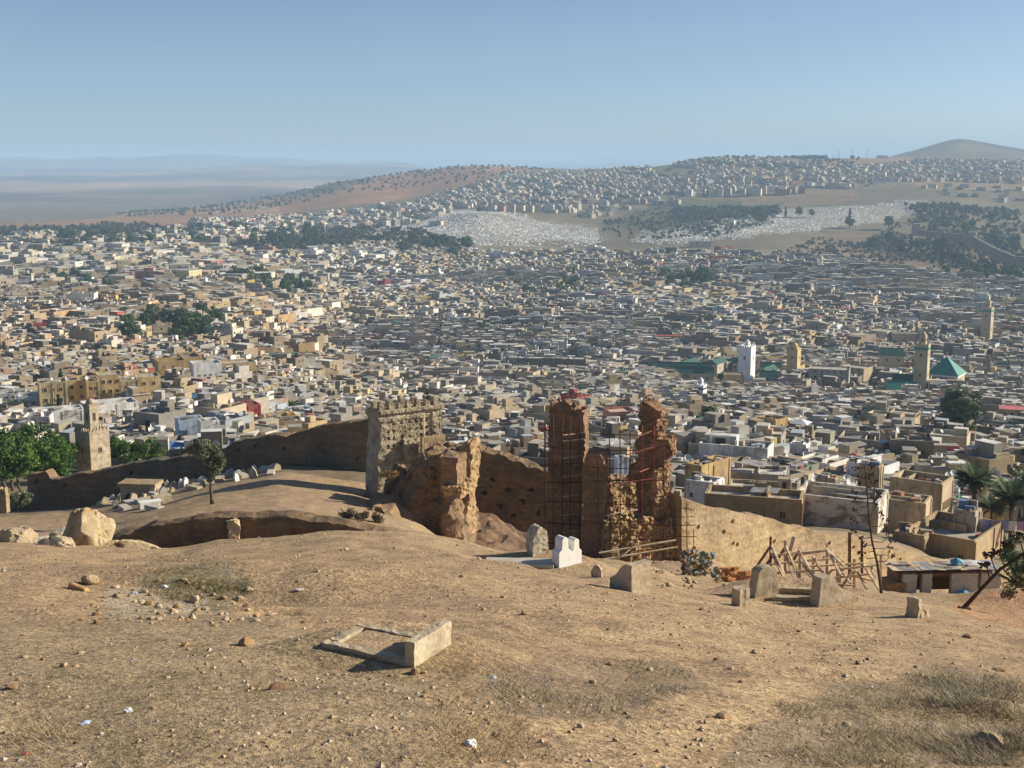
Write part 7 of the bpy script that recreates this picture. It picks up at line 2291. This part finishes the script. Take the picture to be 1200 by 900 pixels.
# ------------------------------------------------------------------ far quarters
FARQ = [  # polygon of feet in the photo, depth range, spacing, size, height, probability, palette bias
    ([(0, 300), (0, 284), (60, 276), (130, 282), (210, 268), (230, 300)], (1600, 2300), 17, (9, 17), (5, 12), .55),
    ([(-20, 345), (-20, 296), (220, 294), (470, 298), (470, 330), (330, 338), (200, 332), (90, 342)], (1050, 1850), 30, (13, 24), (9, 14), .42),
    ([(225, 262), (330, 256), (420, 245), (520, 234), (560, 240), (480, 262), (380, 272), (300, 282), (230, 292)], (1900, 3100), 19, (10, 18), (6, 12), .6),
    ([(400, 300), (420, 285), (560, 296), (560, 302)], (1800, 2000), 13, (8, 14), (5, 9), .7),
    ([(470, 245), (520, 226), (600, 203), (660, 197), (760, 197), (790, 212), (790, 226), (720, 234), (660, 244), (590, 240), (540, 246)], (2500, 3950), 15, (8, 16), (4, 9), .72),
    ([(640, 250), (700, 238), (800, 228), (800, 240), (700, 256)], (2500, 2900), 22, (9, 15), (6, 10), .35),
    ([(760, 226), (800, 205), (830, 194), (950, 196), (1060, 196), (1200, 195), (1200, 214), (1040, 214), (1000, 221), (940, 222), (840, 229)], (2750, 3900), 17, (9, 17), (4.5, 10), .68),
    ([(780, 196), (830, 184), (880, 186), (940, 195), (860, 197)], (3300, 4100), 16, (9, 16), (5, 9), .7),
    ([(1000, 196), (1080, 189), (1200, 189), (1200, 197)], (3400, 4400), 20, (10, 19), (6, 11), .6),
    ([(930, 300), (1000, 296), (1000, 312), (940, 312)], (1500, 1760), 13, (8, 13), (5, 8), .6),
    ([(1080, 220), (1200, 214), (1200, 240), (1100, 238)], (2500, 3100), 40, (10, 20), (5, 9), .35),
]
FW = [(.52, .46, .36), (.66, .62, .55), (.44, .385, .30), (.38, .32, .25), (.50, .42, .29), (.38, .18, .13), (.34, .32, .295), (.46, .31, .23), (.56, .50, .30)]
FWW = [20, 12, 18, 16, 10, 4, 14, 6, 4]
def far_quarters():
    B = Bulk()
    for poly, (d0, d1), sp, (s0, s1), (h0, h1), pr in FARQ:
        px = np.array([p[0] for p in poly])
        x0, x1 = (px.min() - 600) / F * d1 * 1.02, (px.max() - 600) / F * d1 * 1.02
        a_, b_ = min(x0, (px.min() - 600) / F * d0), max(x1, (px.max() - 600) / F * d0)
        gx, gy = np.meshgrid(np.arange(a_, b_, sp), np.arange(d0, d1, sp * 1.05))
        x = gx.ravel() + rng.uniform(-.35, .35, gx.size) * sp
        y = gy.ravel() + rng.uniform(-.35, .35, gx.size) * sp
        z = H(x, y, False)
        qx, qy = proj(x, y, z)
        k = inpoly(qx + 6 * fb2(x, y, 1 / 130., 2, 3), qy + 3 * fb2(x, y, 1 / 130., 2, 4), poly) & (rng.random(len(x)) < pr * (.25 + 1.2 * (fb2(x, y, 1 / 70., 3, 6) > -.08)))
        x, y, z = x[k], y[k], z[k]
        N = len(x)
        c = pick(rng.random(N), FWW, FW) * rng.uniform(.75, 1.1, (N, 1))
        r_ = np.array(ROOFS)[rng.choice(5, N)]
        a = rng.normal(-20, 22, N) * math.pi / 180
        sx = rng.uniform(s0, s1, N); sy = rng.uniform(s0, s1, N) * .85; h = rng.uniform(h0, h1, N)
        box_bulk(B, x, y, z - 3, sx, sy, h + 3, a, c, r_)
        win_bulk(B, x, y, z - 3, sx, sy, h + 3, a, c, .26, 1.6, 1.7, 2)
        q = rng.random(N) < .4
        box_bulk(B, x[q], y[q], z[q] + h[q] - .5, sx[q] * .4, sy[q] * .45, np.full(q.sum(), 3.2), a[q], c[q], r_[q])
    tag(B.build('far_quarter_houses', MAT['mass']), 'pale houses and flats of the far quarters spread over the distant slopes', kind='stuff')
far_quarters()
# apartment rows on the right-hand skyline slope, block by block
def far_blocks():
    r = random.Random(5)
    cols = [(.56, .52, .46), (.62, .56, .40), (.40, .22, .17), (.44, .40, .36), (.66, .63, .58), (.50, .40, .34), (.60, .54, .30)]
    wn_ = ['pale', 'cream', 'dark red', 'grey', 'white', 'pinkish', 'yellowish']
    rows = [(800, 940, 226, 2945, 16, 'front'), (795, 920, 213, 3150, 12, 'rear'), (560, 660, 240, 2650, 9, 'left'), (1090, 1200, 203, 3450, 9, 'skyline')]
    by = defaultdict(list)
    for x0, x1, py, d, n, rowname in rows:
        for k in range(n):
            px = x0 + (x1 - x0) * (k + .5) / n
            c = r.randrange(7)
            x = (px - 600) / F * d
            dd = d + r.uniform(-25, 25)
            z = Hs(x, dd)
            by[(rowname, c)].append((px, x, dd, z, r.uniform(13, 20), r.uniform(11, 17)))
    where = {'front': 'in front row above the bare bank', 'rear': 'in second row above the bare bank', 'left': 'above the white cemetery hill', 'skyline': 'near the skyline at far right'}
    for (rowname, c), L_ in by.items():
        L_.sort()
        for q, (px, x, dd, z, w, h) in enumerate(L_):
            lab = f'{wn_[c]} apartment block {where[rowname]}' + ('' if len(L_) == 1 else ', ' + ORD[q])
            house(lab, (x, dd, z - 3), R(r.uniform(-28, -8)), w, 12, h + 3, cols[c], RL, seed=q, name='apartment_block', cat='apartment block', group='far apartment blocks, ' + rowname, wins=w_row('f', 4, h - .5, 1.7, 1.8) + w_row('f', 4, h - 4, 1.7, 1.8) + w_row('f', 4, h - 7.5, 1.7, 1.8))
far_blocks()

# ------------------------------------------------------------------ cemeteries, scrub, far woods
def cemeteries():
    B = Bulk()
    for poly, (d0, d1), n in (([(432, 270), (500, 252), (570, 245), (636, 262), (690, 282), (640, 287), (560, 287), (470, 277)], (1900, 2650), 9000), ([(640, 256), (700, 268), (702, 287), (655, 286)], (1950, 2450), 2200),
                              ([(740, 282), (800, 268), (900, 248), (1075, 236), (1100, 245), (1000, 262), (900, 274), (800, 289)], (2000, 2800), 9000), ([(395, 285), (440, 280), (450, 290), (390, 292)], (1850, 2050), 500)):
        px = np.array([p[0] for p in poly])
        y = rng.uniform(d0, d1, n * 2)
        x = (rng.uniform(px.min() - 50, px.max() + 50, n * 2) - 600) / F * y
        z = H(x, y, False)
        qx, qy = proj(x, y, z)
        k = inpoly(qx + 24 * fb2(x, y, 1 / 80., 3, 8), qy + 10 * fb2(x, y, 1 / 80., 3, 9), poly) & (fb2(x, y, 1 / 45., 3, 7) > rng.uniform(-.75, .35, len(x)))
        x, y, z = x[k][:n], y[k][:n], z[k][:n]
        N = len(x)
        c = pick(rng.random(N), [7, 3, 1, .6], [(.84, .83, .80), (.70, .66, .58), (.50, .45, .36), (.30, .27, .22)])
        box_bulk(B, x, y, z - .5, rng.uniform(1.4, 3.4, N), rng.uniform(1.0, 2.2, N), rng.uniform(.9, 1.9, N), rng.normal(.4, .25, N), c, c)
    tag(B.build('cemetery_tombs', MAT['mass']), 'countless white tombs covering the two far cemetery slopes', kind='stuff')
cemeteries()
def scrub(name, label, polys, seed, pal):
    r = np.random.default_rng(seed)
    Vs, Cs = [], []
    for poly, (d0, d1), n, (r0, r1), cl in polys:
        px = np.array([p[0] for p in poly])
        y = r.uniform(d0, d1, n * 4)
        x = (r.uniform(px.min() - 50, px.max() + 50, n * 4) - 600) / F * y
        z = H(x, y, False)
        qx, qy = proj(x, y, z)
        k = inpoly(qx + 16 * fb2(x, y, 1 / 120., 3, 8), qy + 7 * fb2(x, y, 1 / 120., 3, 9), poly) & (fb2(x, y, cl, 3, seed) > r.uniform(-.5, .45, len(x)))
        x, y, z = x[k][:n], y[k][:n], z[k][:n]
        N = len(x)
        R_ = r.uniform(r0, r1, N)
        L_ = 16
        dv = r.normal(size=(N, L_, 3)); dv /= np.linalg.norm(dv, axis=2)[..., None]
        c = dv * (r.random((N, L_, 1)) ** .4) * R_[:, None, None] * np.array([1, 1, .85]) + np.stack([x, y, z + R_ * .8], 1)[:, None]
        t = np.cross(dv + r.normal(size=dv.shape) * .6, r.normal(size=dv.shape)); t /= np.linalg.norm(t, axis=2)[..., None]
        b = np.cross(dv, t)
        s = (R_[:, None, None] * .45)
        Vs.append(np.stack([c - t * s, c + b * s, c + t * s, c - b * s], 2).reshape(-1, 3))
        pa = np.array(pal)
        Cs.append(np.repeat(pa[r.integers(0, len(pa), N)] * r.uniform(.75, 1.2, (N, 1)), L_, 0))
    V = np.concatenate(Vs)
    tag(obj(name, npmesh(name, V, np.arange(len(V)).reshape(-1, 4), MAT['leaf'], cols=np.concatenate(Cs))), label, kind='stuff')
scrub('distant_wood', 'dark scrub and woods dotted over the far slopes and ridges', [
    ([(135, 252), (260, 231), (400, 206), (480, 195), (600, 189), (640, 197), (560, 213), (500, 219), (420, 226), (330, 243), (240, 254)], (3200, 5000), 1000, (3, 5.5), 1 / 150.),
    ([(700, 262), (800, 236), (918, 240), (912, 262), (800, 284), (720, 280)], (2150, 2750), 560, (2, 4.2), 1 / 90.),
    ([(780, 240), (915, 238), (915, 252), (800, 262)], (2350, 2700), 700, (4, 7), 1 / 60.),
    ([(1000, 290), (1060, 260), (1200, 250), (1200, 330), (1100, 315)], (1500, 2600), 800, (2.5, 5), 1 / 80.),
    ([(230, 300), (340, 270), (470, 270), (560, 290), (400, 302)], (1750, 2400), 800, (3, 6), 1 / 80.),
    ([(780, 196), (830, 182), (960, 190), (1010, 184), (1000, 200)], (3300, 4600), 500, (4, 7), 1 / 90.),
    ([(905, 188), (965, 183), (965, 187), (905, 192)], (4200, 4700), 160, (6, 9), 1 / 300.),
    ([(0, 300), (0, 268), (130, 262), (230, 270), (230, 300)], (1700, 2800), 600, (3, 7), 1 / 80.),
    ([(560, 250), (700, 240), (800, 225), (790, 200), (600, 205)], (2600, 3800), 500, (3, 5.5), 1 / 80.),
    ([(900, 300), (960, 280), (1100, 285), (1150, 318), (1000, 312)], (1600, 2250), 500, (2, 4), 1 / 60.),
    ([(1060, 240), (1200, 235), (1200, 262), (1080, 258)], (2200, 2700), 400, (4, 7), 1 / 60.),
], 51, [(.045, .06, .034), (.055, .07, .038), (.04, .05, .03), (.075, .08, .045)])

# far rampart with towers, white tomb pavilion, white building on the skyline
def far_things():
    wall_run('far_rampart', 'distant grey town rampart winding down at the upper right', 'rampart', [(1072, 2060, 268, 274), (1100, 2010, 272, 279), (1138, 1900, 275, 284), (1165, 1750, 290, 302), (1190, 1640, 300, 311), (1260, 1560, 306, 320)], 4, mk_once('far_wall_stone', (.25, .215, .165)), 901, res=4, amp=.6, jag=.4)
    for i, (px, yt, yb, d, lab) in enumerate(((1073, 262, 273, 2050, 'square tan tower at the upper end of the distant rampart'), (1102, 267, 277, 1990, 'small square tower midway along the distant rampart'), (1139, 272, 283, 1885, 'square tower at the bend of the distant rampart'))):
        tag(block('watch_tower', px - 4.5, px + 4.5, yt, yb + 3, d, 10, mk_once('far_tower_stone', (.42, .34, .22)), 910 + i, -20, res=2.5, amp=.5, freq=.2, fine=.1), lab, 'tower')
    hsp('white domed tomb pavilion among the graves of the right-hand cemetery', 858, 258, 2380, 10, 10, -25, WHITE, WHITE, seed=300)
    hsp('brown-roofed pavilion on the white cemetery hill', 512, 259, 2120, 20, 14, -20, CREAM, (.30, .17, .12), seed=301)
    hsp('long white building alone on the bare skyline ridge', 1034, 182, 4460, 38, 14, -10, WHITE, WHITE, seed=302)
    hsp('long white wall building at the foot of the plain at the far left', 52, 271, 2350, 110, 10, 12, WHITE, RL, seed=303)
    hsp('yellow flats terrace on the town skyline above the cemetery', 730, 201, 3750, 60, 14, -12, (.62, .53, .34), RL, seed=304)
    for i, px in enumerate((983, 999, 1016)):
        d = 4550
        a = at(px, 184, d)
        t = thing('mast', f'thin radio mast on the bare skyline ridge, {["leftmost", "middle", "rightmost"][i]} of three', 'mast', (a.x, d, Hs(a.x, d)))
        m = MB(); m.tube([(0, 0, -2), (0, 0, 30)], [1.0, .4], 4); m.build('pole', MAT['rust'], t)
        m = MB(); m.box((0, 0, 24), (3, .6, .6)); m.build('crossarm', MAT['rust'], t)
far_things()

# ------------------------------------------------------------------ air
def haze():
    zs = [v.co.z for nm in ('plain', 'hills', 'valley_ground', 'hillside_ground') for v in bpy.data.objects[nm].data.vertices]
    z0 = min(zs) - 1.0
    z1 = max(max(zs), 5) + 45
    m = MB()
    m.add([(-45000, -40, z0), (45000, -40, z0), (45000, 41500, z0), (-45000, 41500, z0), (-45000, -40, z1), (45000, -40, z1), (45000, 41500, z1), (-45000, 41500, z1)],
          [(3, 2, 1, 0), (4, 5, 6, 7), (0, 1, 5, 4), (1, 2, 6, 5), (2, 3, 7, 6), (3, 0, 4, 7)])
    mat = bpy.data.materials.new('haze_air')
    mat.use_nodes = True
    nt = mat.node_tree
    nt.nodes.remove(nt.nodes['Principled BSDF'])
    v = nt.nodes.new('ShaderNodeVolumePrincipled')
    v.inputs['Color'].default_value = (.52, .74, .98, 1)
    v.inputs['Density'].default_value = HAZE_D
    v.inputs['Anisotropy'].default_value = .0
    nt.links.new(v.outputs[0], nt.nodes['Material Output'].inputs['Volume'])
    tag(m.build('haze', mat), kind='stuff')
    bpy.data.objects['haze']['label'] = 'pale blue haze over the town and the distant plain'
HAZE_D = 1.05e-4
haze()

# ------------------------------------------------------------------ like labels get their place in the row, from the left
def settle_labels():
    grp = defaultdict(list)
    for o in COL.objects:
        if o.parent is None and 'label' in o and 'category' in o:
            grp[o['label']].append(o)
    for lab, L_ in grp.items():
        if len(L_) < 2: continue
        L_.sort(key=lambda o: proj(o.location.x, max(o.location.y, 1), o.location.z)[0])
        for q, o in enumerate(L_):
            if q < len(ORD): o['label'] = lab + ', ' + ORD[q]
            else: o['label'] = lab + ', ' + (ORD[len(L_) - 1 - q].replace('leftmost', 'rightmost').replace('left', 'right') if len(L_) - 1 - q < len(ORD) else 'in the middle')
settle_labels()
